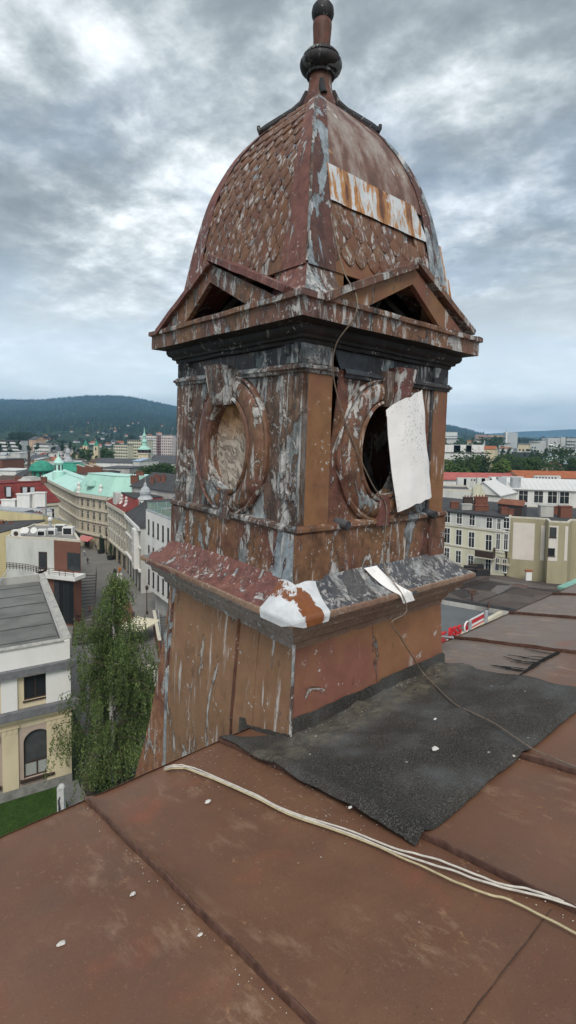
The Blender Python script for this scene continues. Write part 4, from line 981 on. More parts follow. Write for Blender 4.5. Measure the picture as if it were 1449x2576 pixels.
def inset(P, t):
    c = V((sum(p[0] for p in P) / len(P), sum(p[1] for p in P) / len(P)))
    out = []
    n = len(P)
    for i in range(n):
        a, b, d = V(P[i - 1][:2]), V(P[i][:2]), V(P[(i + 1) % n][:2])
        e1 = (b - a).normalized(); e2 = (d - b).normalized(); n1 = V((-e1.y, e1.x)); n2 = V((-e2.y, e2.x))
        bis = (n1 + n2); bis = bis / max(0.3, bis.length_squared) * 2
        out.append((b.x + bis.x * t, b.y + bis.y * t))
    return out
def block(name, label, pts, z0, z1, wall, roof=M_GREYR, parapet=0.35, cat='building', group=None, coping=M_STONE):
    """Building on a polygon footprint with a flat roof behind a parapet; returns root and one facade per edge."""
    P = ccw([tuple(p[:2]) for p in pts]); c = (sum(p[0] for p in P) / len(P), sum(p[1] for p in P) / len(P))
    root = thing(name, label, cat, (c[0], c[1], z0), group)
    MB().prism([(x, y, z0) for x, y in P], (0, 0, z1 - z0)).build('wall', wall, root)
    if parapet:
        Q = inset(P, 0.35); n = len(P); mb = MB()
        for i in range(n):
            j = (i + 1) % n; a, b, e, f = P[i], P[j], Q[j], Q[i]
            mb.prism([(*a, z1 + 0.004), (*b, z1 + 0.004), (*e, z1 + 0.004), (*f, z1 + 0.004)], (0, 0, parapet))
        mb.build('parapet', coping, root)
        MB().prism([(*p, z1 + 0.005) for p in inset(P, 0.36)], (0, 0, 0.05)).build('roof', roof, root)
    else: MB().prism([(*p, z1 + 0.003) for p in inset(P, -0.25)], (0, 0, 0.15)).build('roof', roof, root)
    F = [Fac((*P[i], z0), V((P[(i + 1) % len(P)][0] - P[i][0], P[(i + 1) % len(P)][1] - P[i][1], 0)), math.dist(P[i], P[(i + 1) % len(P)])) for i in range(len(P))]
    return root, F
def facing(F):
    """The facade that looks most squarely at the camera."""
    return max(F, key=lambda f: f.n.dot((V((0, 0, 0)) - V((f.O.x, f.O.y, 0))).normalized()))
def quadp(xa, da, xb, db, depth):
    """Footprint from two front corners (frame column, distance) and a depth."""
    a = dist(xa, 1100, da); b = dist(xb, 1100, db); e = (b - a); e.z = 0; e.normalize(); n = V((-e.y, e.x, 0))
    return [(a.x, a.y), (b.x, b.y), (b.x + n.x * depth, b.y + n.y * depth), (a.x + n.x * depth, a.y + n.y * depth)]
def gable(root, P, z1, h, roof, along=True, over=0.4, wall=None):
    """Pitched roof on a 4-corner footprint; ridge parallel to the first edge when along."""
    P = ccw(P); P = inset(P, -over); A, B, C, D = [V((*p, z1)) for p in P]
    if not along: A, B, C, D = B, C, D, A
    m1 = (A + D) / 2 + UP * h; m2 = (B + C) / 2 + UP * h
    mb = MB().prism([A, B, m2, m1], (0, 0, 0.18)).prism([C, D, m1, m2], (0, 0, 0.18)); o = mb.build('roof', roof, root)
    MB().prism([A + (m1 - A) * 0.0 + (B - A).normalized() * over, D + (B - A).normalized() * over, m1 + (B - A).normalized() * over], (B - A) - (B - A).normalized() * 2 * over).build('gable_wall', wall or roof, root)
    return o
def hip(root, P, z1, h, roof, ins, over=0.4, top=None):
    P = ccw(P); A = inset(P, -over); Bq = inset(P, ins); n = len(P)
    mb = MB().add([(*p, z1) for p in A] + [(*p, z1 + h) for p in Bq], [(i, (i + 1) % n, n + (i + 1) % n, n + i) for i in range(n)] + [tuple(range(n - 1, -1, -1))])
    o = mb.build('roof', roof, root)
    MB().prism([(*p, z1 + h + 0.003) for p in inset(P, ins - 0.2)], (0, 0, 0.18)).build('roof_top', top or roof, root)
    return o
def chimney(root, x, y, z, w=0.7, d=0.5, h=1.4, mat=None, pots=2):
    o = MB().abox(x - w / 2, x + w / 2, y - d / 2, y + d / 2, z, z + h).abox(x - w / 2 - 0.08, x + w / 2 + 0.08, y - d / 2 - 0.08, y + d / 2 + 0.08, z + h + 0.002, z + h + 0.14).build('chimney', mat or M_CHIM, root)
    for i in range(pots):
        px = x - w / 2 + w * (i + 0.5) / pots
        MB().lathe([(0.10, 0), (0.08, 0.35)], V((px, y, z + h + 0.14)), 8).build('chimney_pot', M_REDT, o)
def band(fac, root, z0, z1, d, mat, name='cornice', s0=0.0, s1=None): return fac.box(MB(), s0 - 0.0, (fac.L if s1 is None else s1), z0, z1, 0.003, d).build(name, mat, root)

# ================================================================== LEFT: near cream building with flat roof and lawn
LBc = V((-19.3, 46.0, 0)); LBe = V((math.cos(R_(30)), math.sin(R_(30)), 0)); LBn = V((LBe.y, -LBe.x, 0))
def LP(s, d): return LBc + LBe * s - LBn * d                 # s along the front (negative = left), d into the depth
lb = thing('cream_building', 'cream two-storey building with flat grey roof and arched windows by the lawn', 'building', LP(-12, 12))
LF = Fac(LP(-26, 0), LBe, 26)
zq = lambda y: dist(178, y, 46.0).z
Z_TOP, Z_BAND, Z_LEDGE, Z_L2, Z_L3, Z_CAP, Z_BASE = 13.2, zq(1657), zq(1671), zq(1755), zq(1776), zq(1801), zq(1945)
M_LBW = WALLS['cream wall']; M_LBT = WALLS['taupe wall']; M_PLW = plain('white band', (0.74, 0.73, 0.70), 0.8, 0.08, 0.4, streak=True)
MB().prism([LP(-26, 0.30), LP(-0.30, 0.30), LP(-0.30, 24.2), LP(-26, 24.2)], (0, 0, Z_TOP - 0.9)).build('core', M_GREYR, lb)
flr = MB().grid(lambda u, v: LP(-26 + 25.4 * u, 0.45 + 23.6 * v) + UP * (Z_TOP - 0.80 + 0.03 * nz(u * 9, v * 9)), 12, 12).build('roof', plain('weathered flat roof', (0.165, 0.165, 0.155), 0.9, 0.25, 0.35), lb)
for i in range(6): MB().prism([LP(-25.5 + 0.2, 3.6 + 3.7 * i) + UP * (Z_TOP - 0.755), LP(-0.7, 3.6 + 3.7 * i) + UP * (Z_TOP - 0.755), LP(-0.7, 3.78 + 3.7 * i) + UP * (Z_TOP - 0.755), LP(-25.3, 3.78 + 3.7 * i) + UP * (Z_TOP - 0.755)], (0, 0, 0.012)).build('felt_lap', M_GREYR, lb)
MB().box(LP(-26, 0), LBe, LBn, 0, 26, Z_BAND, Z_TOP, -0.42, 0.0).build('parapet', M_PLW, lb)
MB().prism([LP(-0.42, 0.42), LP(0, 0.42), LP(0, 24.6), LP(-0.42, 24.6)], (0, 0, Z_TOP)).build('parapet', M_PLW, lb)
MB().prism([LP(-26, 24.2), LP(-0.42, 24.2), LP(-0.42, 24.6), LP(-26, 24.6)], (0, 0, Z_TOP + 0.1)).build('parapet', WALLS['grey plaster'], lb)
cop = plain('weathered coping', (0.40, 0.385, 0.355), 0.85, 0.3, 2)
for i in range(30):
    a = LP(-0.55, 0.15 + 24.4 * i / 30) + UP * (Z_TOP + 0.003)
    MB().prism([a, a + LBe * 0.72, a + LBe * 0.72 - LBn * 0.79, a - LBn * 0.79], (0, 0, 0.10 + 0.015 * nz(i * 1.7))).build('coping_stone', cop, lb)
for i in range(30):
    a = LP(-26 + 0.85 * i + 0.0, -0.12) + UP * (Z_TOP + 0.003)
    if i < 30: MB().prism([a, a + LBe * 0.83, a + LBe * 0.83 - LBn * 0.62, a - LBn * 0.62], (0, 0, 0.10 + 0.015 * nz(i * 2.7, 4))).build('coping_stone', cop, lb)
band(LF, lb, Z_LEDGE - 0.1, Z_BAND, 0.50, plain('lead ledge', (0.16, 0.16, 0.17), 0.6, 0.25, 2), 'ledge', 0, 26.4)
M_LEAD = MATS['lead ledge']
band(LF, lb, Z_L3 + 0.12, Z_L2, 0.62, M_LEAD, 'ledge', 0, 26.6); band(LF, lb, Z_L3 - 0.12, Z_L3 + 0.118, 0.45, M_LBW, 'cornice', 0, 26.4)
# fronts with true openings
upw = [LF.at(60, 1757)[0], LF.at(118, 1744)[0]]; uz = (LF.at(90, 1757)[1], LF.at(90, 1698)[1])
arw = [LF.at(60, 1955)[0], LF.at(127, 1940)[0]]; az = (LF.at(95, 1950)[1] , LF.at(95, 1833)[1])
wU, wA = upw[1] - upw[0], arw[1] - arw[0]; cA = (arw[0] + arw[1]) / 2; pitchA = 4.15
opU = [(upw[0] - pitchA * i, upw[1] - pitchA * i) for i in range(5)]; opA = [(arw[0] - pitchA * i, arw[1] - pitchA * i) for i in range(5)]
fp = lambda p, dp: LF.O + LF.e * p[0] + UP * p[1] + LF.n * dp
holes = [[(a, uz[0]), (a, uz[1]), (b, uz[1]), (b, uz[0])] for a, b in opU]
MB().plate([[(0, Z_L2), (26, Z_L2), (26, Z_LEDGE), (0, Z_LEDGE)]] + holes, fp, 0.3).build('wall', M_LBW, lb)
def arch(a, b, z0, z1, n=14):
    r = (b - a) / 2; c = (a + b) / 2; zs = z1 - r * 0.92
    return [(a, z0), (a, zs)] + [(c - r * math.cos(math.pi * i / n), zs + r * 0.92 * math.sin(math.pi * i / n)) for i in range(1, n)] + [(b, zs), (b, z0)]
MB().plate([[(0, 0.9), (26, 0.9), (26, Z_CAP), (0, Z_CAP)]] + [arch(a, b, az[0], az[1]) for a, b in opA], fp, 0.3).build('wall', M_LBT, lb)
LF.box(MB(), 0, 26, Z_CAP, Z_L3, -0.3, 0.02).build('wall', M_LBW, lb)
LF.box(MB(), -0.1, 26.05, 0, 0.9, -0.3, 0.10).build('plinth', plain('stone plinth', (0.24, 0.235, 0.215), 0.9, 0.3, 1.5), lb)
MB().prism([LP(0, 0.0), LP(0, 24), LP(-0.3, 24), LP(-0.3, 0.0)], (0, 0, Z_LEDGE)).build('wall', M_LBW, lb)
for a, b in opU:
    f = LF.box(MB(), a, b, uz[0], uz[0] + 0.1, -0.22, -0.12); [LF.box(f, *q, -0.22, -0.12) for q in ((a, b, uz[1] - 0.1, uz[1]), (a, a + 0.09, uz[0] + 0.1, uz[1] - 0.1), (b - 0.09, b, uz[0] + 0.1, uz[1] - 0.1), ((a + b) / 2 - 0.05, (a + b) / 2 + 0.05, uz[0] + 0.1, uz[1] - 0.1))]
    o = f.build('window', M_FBRN, lb); LF.box(MB(), a + 0.05, b - 0.05, uz[0] + 0.05, uz[1] - 0.05, -0.24, -0.20).build('pane', M_GLASS, o)
    LF.box(MB(), a - 0.1, b + 0.1, uz[0] - 0.12, uz[0], 0.003, 0.12).build('sill', M_FBRN, o)
M_FROST = plain('frosted pane', (0.34, 0.36, 0.335), 0.4, 0.12, 6)
for a, b in opA:
    mb = MB().plate([arch(a - 0.02, b + 0.02, az[0] - 0.02, az[1] + 0.02), arch(a + 0.12, b - 0.12, az[0] + 0.12, az[1] - 0.12)], lambda p, dp: fp(p, dp - 0.14), 0.1)
    m = (a + b) / 2; LF.box(mb, m - 0.06, m + 0.06, az[0] + 0.1, az[0] + 1.25, -0.24, -0.14); LF.box(mb, a, b, az[0] + 1.25, az[0] + 1.38, -0.24, -0.139)
    o = mb.build('window', M_FBRN, lb)
    MB().plate([arch(a, b, az[0] + 1.3, az[1])], lambda p, dp: fp(p, dp - 0.20), 0.03).build('pane', M_GLASS, o)
    for q0, q1 in ((a + 0.1, m - 0.05), (m + 0.05, b - 0.1)): LF.box(MB(), q0, q1, az[0] + 0.1, az[0] + 1.26, -0.23, -0.19).build('pane', M_FROST, o)
    LF.box(MB(), a - 0.3, b + 0.3, az[0] - 0.22, az[0], 0.003, 0.28).build('sill', M_FBRN, o)
    # moulded arch border
    MB().plate([arch(a - 0.16, b + 0.16, az[0], az[1] + 0.16), arch(a, b, az[0] + 0.001, az[1])], lambda p, dp: fp(p, dp + 0.06), 0.058).build('arch_border', M_LBT, o)
for i in range(6):
    c = cA + pitchA / 2 - pitchA * i; wd_ = 0.62
    if i == 0: c = 25.0; wd_ = 1.0
    for z0, z1, mt, nm in ((Z_L2 + 0.02, Z_LEDGE - 0.2, M_PLW, 'pilaster'), (0.92, Z_CAP + 0.15, M_LBW, 'pilaster')):
        p = LF.box(MB(), c - wd_, c + wd_ if i else 26.02, z0, z1, 0.003, 0.14).build(nm, mt, lb)
        LF.box(MB(), c - wd_ - 0.1, c + wd_ + 0.1 if i else 26.1, z1 + 0.002, z1 + 0.16, 0.003, 0.22).build('capital', M_LBW, p)
        if z0 < 2:
            for j in range(4 if i == 0 else 3): LF.box(MB(), c - wd_ + 0.12 + j * 0.42, c - wd_ + 0.36 + j * 0.42, z1 - 0.42, z1 - 0.06, 0.142, 0.19).build('capital_leaf', M_LBW, p)
LF.box(MB(), cA - pitchA / 2 - 1.2, cA - pitchA / 2 - 0.8, Z_CAP - 0.7, Z_CAP - 0.2, 0.003, 0.2).build('wall_lamp', M_STONE, lb)
pip = MB().tube([LP(-12, 24.0) + UP * (Z_TOP - 0.7), LP(-8, 22.8) + UP * (Z_TOP - 0.6), LP(-5, 23.3) + UP * (Z_TOP - 0.1), LP(-4, 24) + UP * (Z_TOP + 1.2)], 0.06, 6).build('roof_pipe', M_ZINC, lb)
MB().lathe([(0.0, 0.0), (0.3, 0.03), (0.42, 0.12)], LP(-9.2, 24.3) + UP * (Z_TOP + 0.2), 12).build('satellite_dish', M_FWHITE, lb)

# ================================================================== LEFT: grey and brick building with balcony
bA, bB, bC, bD = dist(14, 1361, 88), dist(136, 1364, 87), dist(202, 1361, 85.5), dist(178, 1323, 99.0)
ztop = dist(170, 1362, 86).z
root, F = block('balcony_building', 'grey and brick building with roof terrace, curved balcony and large dark window', [bA, bB, bC, bD, (bA.x - 1, 100)], 0, ztop, WALLS['light grey'], plain('terrace floor', (0.25, 0.24, 0.225), 0.9, 0.25, 0.8), 0.35)
bb = root
FB = [f for f in F if (f.O - V((bB.x, bB.y, 0))).length < 0.1][0]; FG = [f for f in F if (f.O - V((bA.x, bA.y, 0))).length < 0.1][0]
zs = FB.at(150, 1436)[1]
FB.box(MB(), 0, FB.L, zs + 0.02, ztop - 0.02, 0.003, 0.10).build('brick_panel', M_BRICK, root)
s0, s1 = FB.at(170, 1400)[0], FB.at(201, 1400)[0]
FB.box(MB(), s0, FB.L - 0.02, zs + 0.3, FB.at(180, 1390)[1], 0.102, 0.16).build('dark_glazing', M_GLASS, root)
sg0, sg1 = FG.at(97, 1400)[0], FG.at(118, 1400)[0]
o = FG.box(MB(), sg0, sg1, zs + 0.1, FG.at(105, 1388)[1], 0.003, 0.06).build('balcony_door', M_FBRN, root)
FG.box(MB(), sg0 + 0.15, sg1 - 0.15, zs + 0.3, FG.at(105, 1388)[1] - 0.15, 0.062, 0.075).build('pane', M_GLASS, o)
# balcony slab stepping forward to the street corner
sl = [FB.O + FB.n * 2.6 + FB.e * -1.8, FB.O + FB.n * 2.6 + FB.e * (FB.L + 0.9), FB.O + FB.e * (FB.L + 0.9), FB.O - FB.e * 1.8]
MB().prism([p + UP * (zs - 0.62) for p in sl], (0, 0, 0.62)).build('balcony_slab', M_PLW, root)
arc = [FG.O + FG.e * (0.3 + FG.L * 0.86 * t) + FG.n * (0.4 + 2.2 * t ** 2.2) for t in [i / 12 for i in range(13)]]
MB().prism([p + UP * (zs - 0.3) for p in arc] + [FG.O + FG.e * FG.L * 0.86 + UP * (zs - 0.3), FG.O + UP * (zs - 0.3)], (0, 0, 0.3)).build('balcony_slab', WALLS['light grey'], root)
MB().prism([p + UP * 0 for p in arc] + [FG.O + FG.e * FG.L * 0.86, FG.O], (0, 0, zs - 0.32)).build('wall', WALLS['light grey'], root)
rl = arc + [FB.O + FB.n * 2.45 + FB.e * t for t in (-1.5, 1, 3, FB.L * 0.8, FB.L + 0.6)]
rail = MB()
for h in (0.45, 0.75, 1.05): rail.tube([p + UP * (zs + h) for p in rl], 0.045, 5)
for p in rl: rail.tube([p + UP * zs, p + UP * (zs + 1.05)], 0.05, 5)
rail.build('balcony_railing', M_FBRN, root)
lo = [FB.O + FB.n * 1.9 - FB.e * 1.6, FB.O + FB.n * 1.9 + FB.e * (FB.L + 0.1), FB.O + FB.e * (FB.L + 0.1), FB.O - FB.e * 1.6]
MB().prism(lo, (0, 0, zs - 0.63)).build('brick_storey', M_BRICK, root)
LO = Fac(lo[0], FB.e, FB.L + 1.7)
g0 = LO.at(136, 1500)[0]
o = LO.box(MB(), g0, LO.L + 0.02, 0.3, LO.at(170, 1463)[1], 0.003, 0.06).build('shop_window', M_FBRN, root)
for i in range(4): LO.box(MB(), g0 + 0.1 + (LO.L - g0 - 0.1) * i / 4, g0 + (LO.L - g0) * (i + 1) / 4 - 0.05, 0.5, LO.at(170, 1463)[1] - 0.15, 0.062, 0.08).build('pane', M_GLASS, o)
# things standing on the terrace roof
for i, (x, y, w, lab) in enumerate([(40, 1358, 1.6, 'white air conditioner box at the left end of the terrace roof'), (103, 1360, 1.5, 'white skylight hatch in the middle of the terrace roof'), (128, 1362, 1.4, 'white skylight hatch right of the middle hatch on the terrace roof')]):
    p = dist(x, y, 89 + 0.8 * i); p.z = ztop + 0.06
    t = thing('roof_hatch' if i else 'air_conditioner', lab, 'hatch' if i else 'air conditioner', p)
    MB().abox(p.x - w / 2, p.x + w / 2, p.y, p.y + 1.0, p.z, p.z + 1.1).build('housing', M_FWHITE, t)
    if i: MB().abox(p.x - w / 2 + 0.2, p.x + w / 2 - 0.2, p.y - 0.03, p.y - 0.003, p.z + 0.1, p.z + 0.8).build('pane', M_GLASS, t)
    else: MB().lathe([(0.0, -0.02), (0.40, -0.02), (0.40, 0.02), (0, 0.02)], V((0, 0, 0)), 14).build('fan_grille', M_FBRN, t, local=True).matrix_local = Matrix.Translation((0, -0.06, 0.55)) @ Matrix.Rotation(R_(90), 4, 'X')
for i, (x, y, lab) in enumerate([(150, 1338, 'dark skylight with white frame left of the terrace roof corner'), (170, 1345, 'dark skylight with white frame nearest the terrace roof corner')]):
    p = lev(x, y, ztop + 0.1); t = thing('skylight', lab, 'skylight', p)
    MB().abox(p.x - 0.9, p.x + 0.9, p.y - 0.2, p.y + 0.9, p.z - 0.04, p.z + 1.3).build('frame', M_FWHITE, t); MB().abox(p.x - 0.7, p.x + 0.7, p.y - 0.24, p.y - 0.203, p.z + 0.1, p.z + 1.15).build('pane', M_GLASS, t)
p = lev(126, 1335, ztop); t = thing('vent_pipe', 'white capped vent pipe on the terrace roof', 'vent', p)
MB().lathe([(0.22, 0.05), (0.22, 1.9)], V((p.x, p.y, p.z)), 10).build('pipe', M_ZINC, t); MB().lathe([(0.4, 1.9), (0.42, 2.2), (0.2, 2.5), (0, 2.55)], V((p.x, p.y, p.z)), 10).build('cap', M_FWHITE, t)
for i, x in enumerate((60, 66, 86)):
    p = lev(x, 1352, ztop + 0.05); t = thing('satellite_dish', ('leftmost', 'second', 'third')[i] + ' white satellite dish on the terrace roof', 'satellite dish', p, 'dishes on the terrace roof')
    MB().tube([p, p + UP * 1.1], 0.05, 6).build('mast', M_ZINC, t)
    o = MB().lathe([(0.0, 0.0), (0.35, 0.05), (0.55, 0.16)], V((0, 0, 0)), 14).build('dish', M_FWHITE, t, local=True); o.matrix_local = Matrix.Translation((0, -0.1, 1.2)) @ Matrix.Rotation(R_(65), 4, 'X')
# dark metal stair beside the brick storey
st = thing('staircase', 'dark metal outdoor stair beside the brick building', 'stairs', lev(195, 1610))
so = lev(186, 1625); se = lev(206, 1500); 
sd = (se - so); sd.z = 0; sl_ = sd.length; sd.normalize(); sx = V((sd.y, -sd.x, 0))
for i in range(20):
    p = so + sd * (sl_ * i / 20)
    MB().box(p + UP * (0.2 + 0.21 * i), sx, sd, -0.2, 2.6, 0, 0.06, 0, 0.42).build('tread', M_FBRN, st)
for q in (-0.25, 2.62): MB().tube([so + sx * q + UP * 1.2, so + sd * sl_ + sx * q + UP * 5.4], 0.05, 6).build('handrail', M_FBRN, st); MB().tube([so + sx * q + UP * 0.2, so + sd * sl_ + sx * q + UP * 4.4], 0.09, 4).build('stringer', M_FBRN, st)

# ================================================================== LEFT: yellow gables, white roofs, red mansard
def slope_block(name, label, P, zl, zr, wall, roof, cat='building'):
    """Four-corner block whose top slopes along the front edge (zl left, zr right)."""
    a, b, c, d = P; ro = thing(name, label, cat, ((a[0] + c[0]) / 2, (a[1] + c[1]) / 2, 0))
    v = [(*a, 0), (*b, 0), (*c, 0), (*d, 0), (*a, zl), (*b, zr), (*c, zr), (*d, zl)]
    MB().add(v, ((0, 1, 5, 4), (1, 2, 6, 5), (2, 3, 7, 6), (3, 0, 4, 7), (0, 3, 2, 1), (4, 5, 6, 7))).build('wall', wall, ro)
    MB().prism([(*a, zl + 0.01), (*b, zr + 0.01), (*c, zr + 0.01), (*d, zl + 0.01)], (0, 0, 0.25)).build('roof', roof, ro)
    return ro
y1 = slope_block('yellow_house', 'yellow house with bare gable wall and sloping dark roof behind the terrace', quadp(-25, 96, 110, 101, 16), dist(-25, 1347, 96).z, dist(110, 1312, 101).z, WALLS['yellow wall'], M_DARKR)
for x, y, d in ((3, 1320, 104), (12, 1322, 106), (29, 1325, 103)): p = dist(x, y, d); chimney(y1, p.x, p.y, p.z - 1.6, 0.9, 0.6, 2.2)
p = dist(60, 1318, 105); chimney(y1, p.x, p.y, p.z - 1.5, 0.8, 0.6, 3.6, pots=0); p = dist(95, 1308, 107); chimney(y1, p.x, p.y, p.z - 1, 1.3, 0.7, 2.4)
p = dist(2, 1302, 108); chimney(y1, p.x, p.y, p.z - 1.5, 1.8, 1.0, 2.2)
mast = MB().tube([dist(18, 1335, 107), dist(17, 1292, 107)], 0.05, 5).build('aerial_mast', M_FBRN, y1)
y2 = slope_block('yellow_house', 'taller pale yellow house with light grey sheet roof near the street', quadp(104, 102, 172, 108, 14), dist(104, 1296, 102).z, dist(172, 1316, 108).z, WALLS['yellow wall'], M_ZINC)
p = dist(110, 1294, 108); chimney(y2, p.x, p.y, p.z - 0.5, 0.9, 0.7, 1.6, WALLS['grey plaster'])
wr = slope_block('white_house', 'low white-roofed house with plastered chimneys below the red mansard', quadp(-30, 114, 128, 121, 12), dist(0, 1285, 116).z, dist(128, 1288, 121).z, WALLS['white plaster'], M_ZINC)
for i, (x, y, w, h) in enumerate(((20, 1278, 3.2, 3.0), (42, 1272, 2.2, 2.6), (58, 1270, 3.0, 3.6), (84, 1268, 2.6, 3.6), (100, 1262, 2.4, 3.2))):
    p = dist(x, y, 123 + i % 2); o = MB().abox(p.x - w / 2, p.x + w / 2, p.y, p.y + 0.8, p.z - 1.2, p.z + h - 1.2).build('chimney', WALLS['white plaster'], wr)
    MB().abox(p.x - w / 2 - 0.15, p.x + w / 2 + 0.15, p.y - 0.15, p.y + 0.95, p.z + h - 1.198, p.z + h - 0.95).build('chimney_cap', M_FWHITE, o)
P = quadp(-40, 126, 145, 138, 14); ze = dist(100, 1266, 135).z
rm, F = block('mansard_house', 'pale house with dark red mansard roof and white roof windows', P, 0, ze, WALLS['pale yellow wall'], parapet=0)
hip(rm, P, ze, dist(100, 1212, 137).z - ze, M_REDT, 3.2, 0.5)
fr = facing(F); band(fr, rm, ze - 0.8, ze - 0.2, 0.4, M_STONE)
win(fr, rm, fr.at(130, 1290)[0], fr.at(130, 1303)[1], 1.3, 2.4, 'trim')
rf = Fac(fr.O + UP * ze - fr.n * 0.7, fr.e, fr.L)
for x, h in ((20, 2.6), (61, 2.6), (80, 2.6), (99, 1.3)):
    q, z = rf.at(x, 1250); m = rf.mw(q, z, 0.3)
    o = MB().abox(-0.62, 0.62, -0.12, 1.4, 0, h).abox(-0.5, 0.5, -0.13, -0.12, h * 0.5 - 0.05, h * 0.5 + 0.05).mesh('roof_window', M_FBRN); o = put('roof_window', o, rm, WM[rm.name].inverted() @ m)
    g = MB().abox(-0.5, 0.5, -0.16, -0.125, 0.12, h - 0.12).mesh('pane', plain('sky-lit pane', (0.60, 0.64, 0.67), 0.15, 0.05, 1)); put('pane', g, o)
p = dist(75, 1212, 140); MB().lathe([(3.8, 0), (3.6, 0.5), (2.9, 1.2), (1.7, 1.7), (0, 1.9)], p - UP * 0.3, 24).build('curved_gable', WALLS['grey plaster'], rm)
for x in (45, 110): p = dist(x, 1212, 138); chimney(rm, p.x, p.y, p.z - 0.3, 1.4, 0.7, 1.4)

# ================================================================== LEFT: street corner block with verdigris roof
M_BEI = WALLS['beige stone']
lP = [(-91, 195), (-59.2, 146.6), (-50.5, 152.5), (-82, 201)]
lwg, LFs = block('long_block', 'long beige street wing with shallow pale green roof running off to the left', lP, 0, 14.2, M_BEI, parapet=0)
hip(lwg, lP, 14.4, 2.4, M_GRN2, 4.2, 0.6, M_GRN2)
for f in LFs:
    if f.n.x > -0.2: continue
    for z0, z1, d, mt in ((13.6, 14.38, 0.7, M_STONE), (10.4, 10.7, 0.35, M_STONE), (7.2, 7.5, 0.35, M_STONE), (3.7, 4.1, 0.5, M_STONE)): band(f, lwg, z0, z1, d, mt)
    n = max(3, int(f.L / 2.35)); wins(f, lwg, n, (11.1, 7.9), 1.0, 2.05, 'arch'); wins(f, lwg, n, (4.5,), 0.95, 2.1, 'arch'); wins(f, lwg, n // 2, (0.4,), 2.2, 2.9, 'dark')
cP = [(-59.1, 146.4), (-57, 143.4), (-46, 135), (-27, 134), (-27, 144.5), (-43.5, 146), (-51, 151.8)]
gc, F = block('corner_block', 'ornate beige corner block with pale green mansard roof at the street fork', cP, 0, 14.3, M_BEI, parapet=0)
hip(gc, cP, 14.7, 5.0, M_GRNR, 2.7, 0.6, M_GRN2)
for f in F:
    if f.n.y > -0.2 and f.n.x > -0.2: continue
    for z0, z1, d, mt in ((13.7, 14.6, 0.7, M_STONE), (10.4, 10.7, 0.35, M_STONE), (7.2, 7.5, 0.35, M_STONE), (3.7, 4.1, 0.5, M_STONE)): band(f, gc, z0, z1, d, mt)
    n = max(3, int(f.L / 2.35))
    wins(f, gc, n, (11.1, 7.9), 1.0, 2.05, 'arch'); wins(f, gc, n, (4.5,), 0.95, 2.1, 'arch'); wins(f, gc, max(2, n // 2), (0.4,), 2.2, 2.9, 'dark')
    for i in range(n + 1): f.box(MB(), f.L * i / n - 0.18 + (0.2 if i == 0 else -0.2 if i == n else 0), f.L * i / n + 0.18 + (0.2 if i == 0 else -0.2 if i == n else 0), 4.15, 13.68, 0.003, 0.12).build('pilaster', M_STONE, gc)
# ribs and dormer on the green slope, chimneys, corner urns
fr = F[[i for i, f in enumerate(F) if abs(f.O.x + 57) < 0.1][0]]
for f in F:
    if f.n.y < -0.3:
        for i in range(1, int(f.L / 3.5)):
            a = f.O + f.e * 3.5 * i + UP * 14.75 + f.n * 0.55; b = f.O + f.e * (3.5 * i) + UP * 19.72 - f.n * 2.65
            MB().tube([a, b], 0.09, 4).build('standing_seam', M_GRN2, gc)
for x, y, d in ((352, 1196, 139), (338, 1205, 136)): p = dist(x, y, d); chimney(gc, p.x, p.y, p.z - 1.2, 1.9, 0.9, 2.0, pots=3)
M_WSTAT = WALLS['white plaster']
for x, d in ((198, 143.0), (253, 137.5)):
    p = dist(x, 1240, d); MB().lathe([(0.7, 0), (0.5, 0.4), (0.6, 1.2), (0.35, 1.9), (0.5, 2.4), (0.1, 3.0)], V((p.x, p.y, 14.65)), 10).build('corner_urn', M_WSTAT, gc)
p = dist(230, 1222, 141); MB().lathe([(1.6, 0), (1.6, 0.4), (1.2, 1.3), (0, 1.7)], p, 16).build('roof_hatch', M_GRNR, gc)
# cupola and swept gable at the left end
p = dist(147, 1186, 178); cup = thing('cupola', 'small pale green cupola with arched openings on the corner block', 'cupola', p)
MB().lathe([(2.0, -3), (1.9, 0), (1.3, 0.4), (1.3, 2.6), (1.7, 2.8), (1.7, 3.1), (1.3, 3.6), (0.9, 4.4), (0.25, 4.9), (0.12, 6.5), (0, 7.0)], p, 12).build('body', M_GRN2, cup)
for a in range(6):
    t = R_(60 * a); c = p + V((math.cos(t) * 1.27, math.sin(t) * 1.27, 1.4)); m = MB().abox(-0.28, 0.28, -0.06, 0.06, -0.9, 0.9).mesh('opening', M_FBRN)
    put('opening', m, cup, Matrix.Translation(c - p) @ Matrix.Rotation(t + math.pi / 2, 4, 'Z'))
dg = dist(105, 1205, 205); t = thing('green_dome', 'round strong green dome left of the pale green roof', 'dome', dg)
MB().lathe([(3.2, -4), (3.2, 0), (4.2, 0.3), (4.2, 0.6), (3.6, 0.9), (3.6, 3.2), (4.6, 3.4), (4.6, 3.8), (4.0, 5.4), (2.2, 6.8), (0, 7.4)], dg, 18).build('body', M_DGRN, t)
for a in range(10):
    q = R_(36 * a); put('opening', MB().abox(-0.45, 0.45, -0.06, 0.06, 1.1, 2.9).mesh('opening', M_FBRN), t, Matrix.Translation((3.62 * math.cos(q), 3.62 * math.sin(q), 0)) @ Matrix.Rotation(q + math.pi / 2, 4, 'Z'))
gh, F = block('green_roof_hall', 'hall with strong green roof behind the pale green one', quadp(108, 238, 196, 238, 16), 0, dist(150, 1186, 238).z, WALLS['grey plaster'], parapet=0); hip(gh, quadp(108, 238, 196, 238, 16), dist(150, 1186, 238).z, 3.4, M_DGRN, 4)

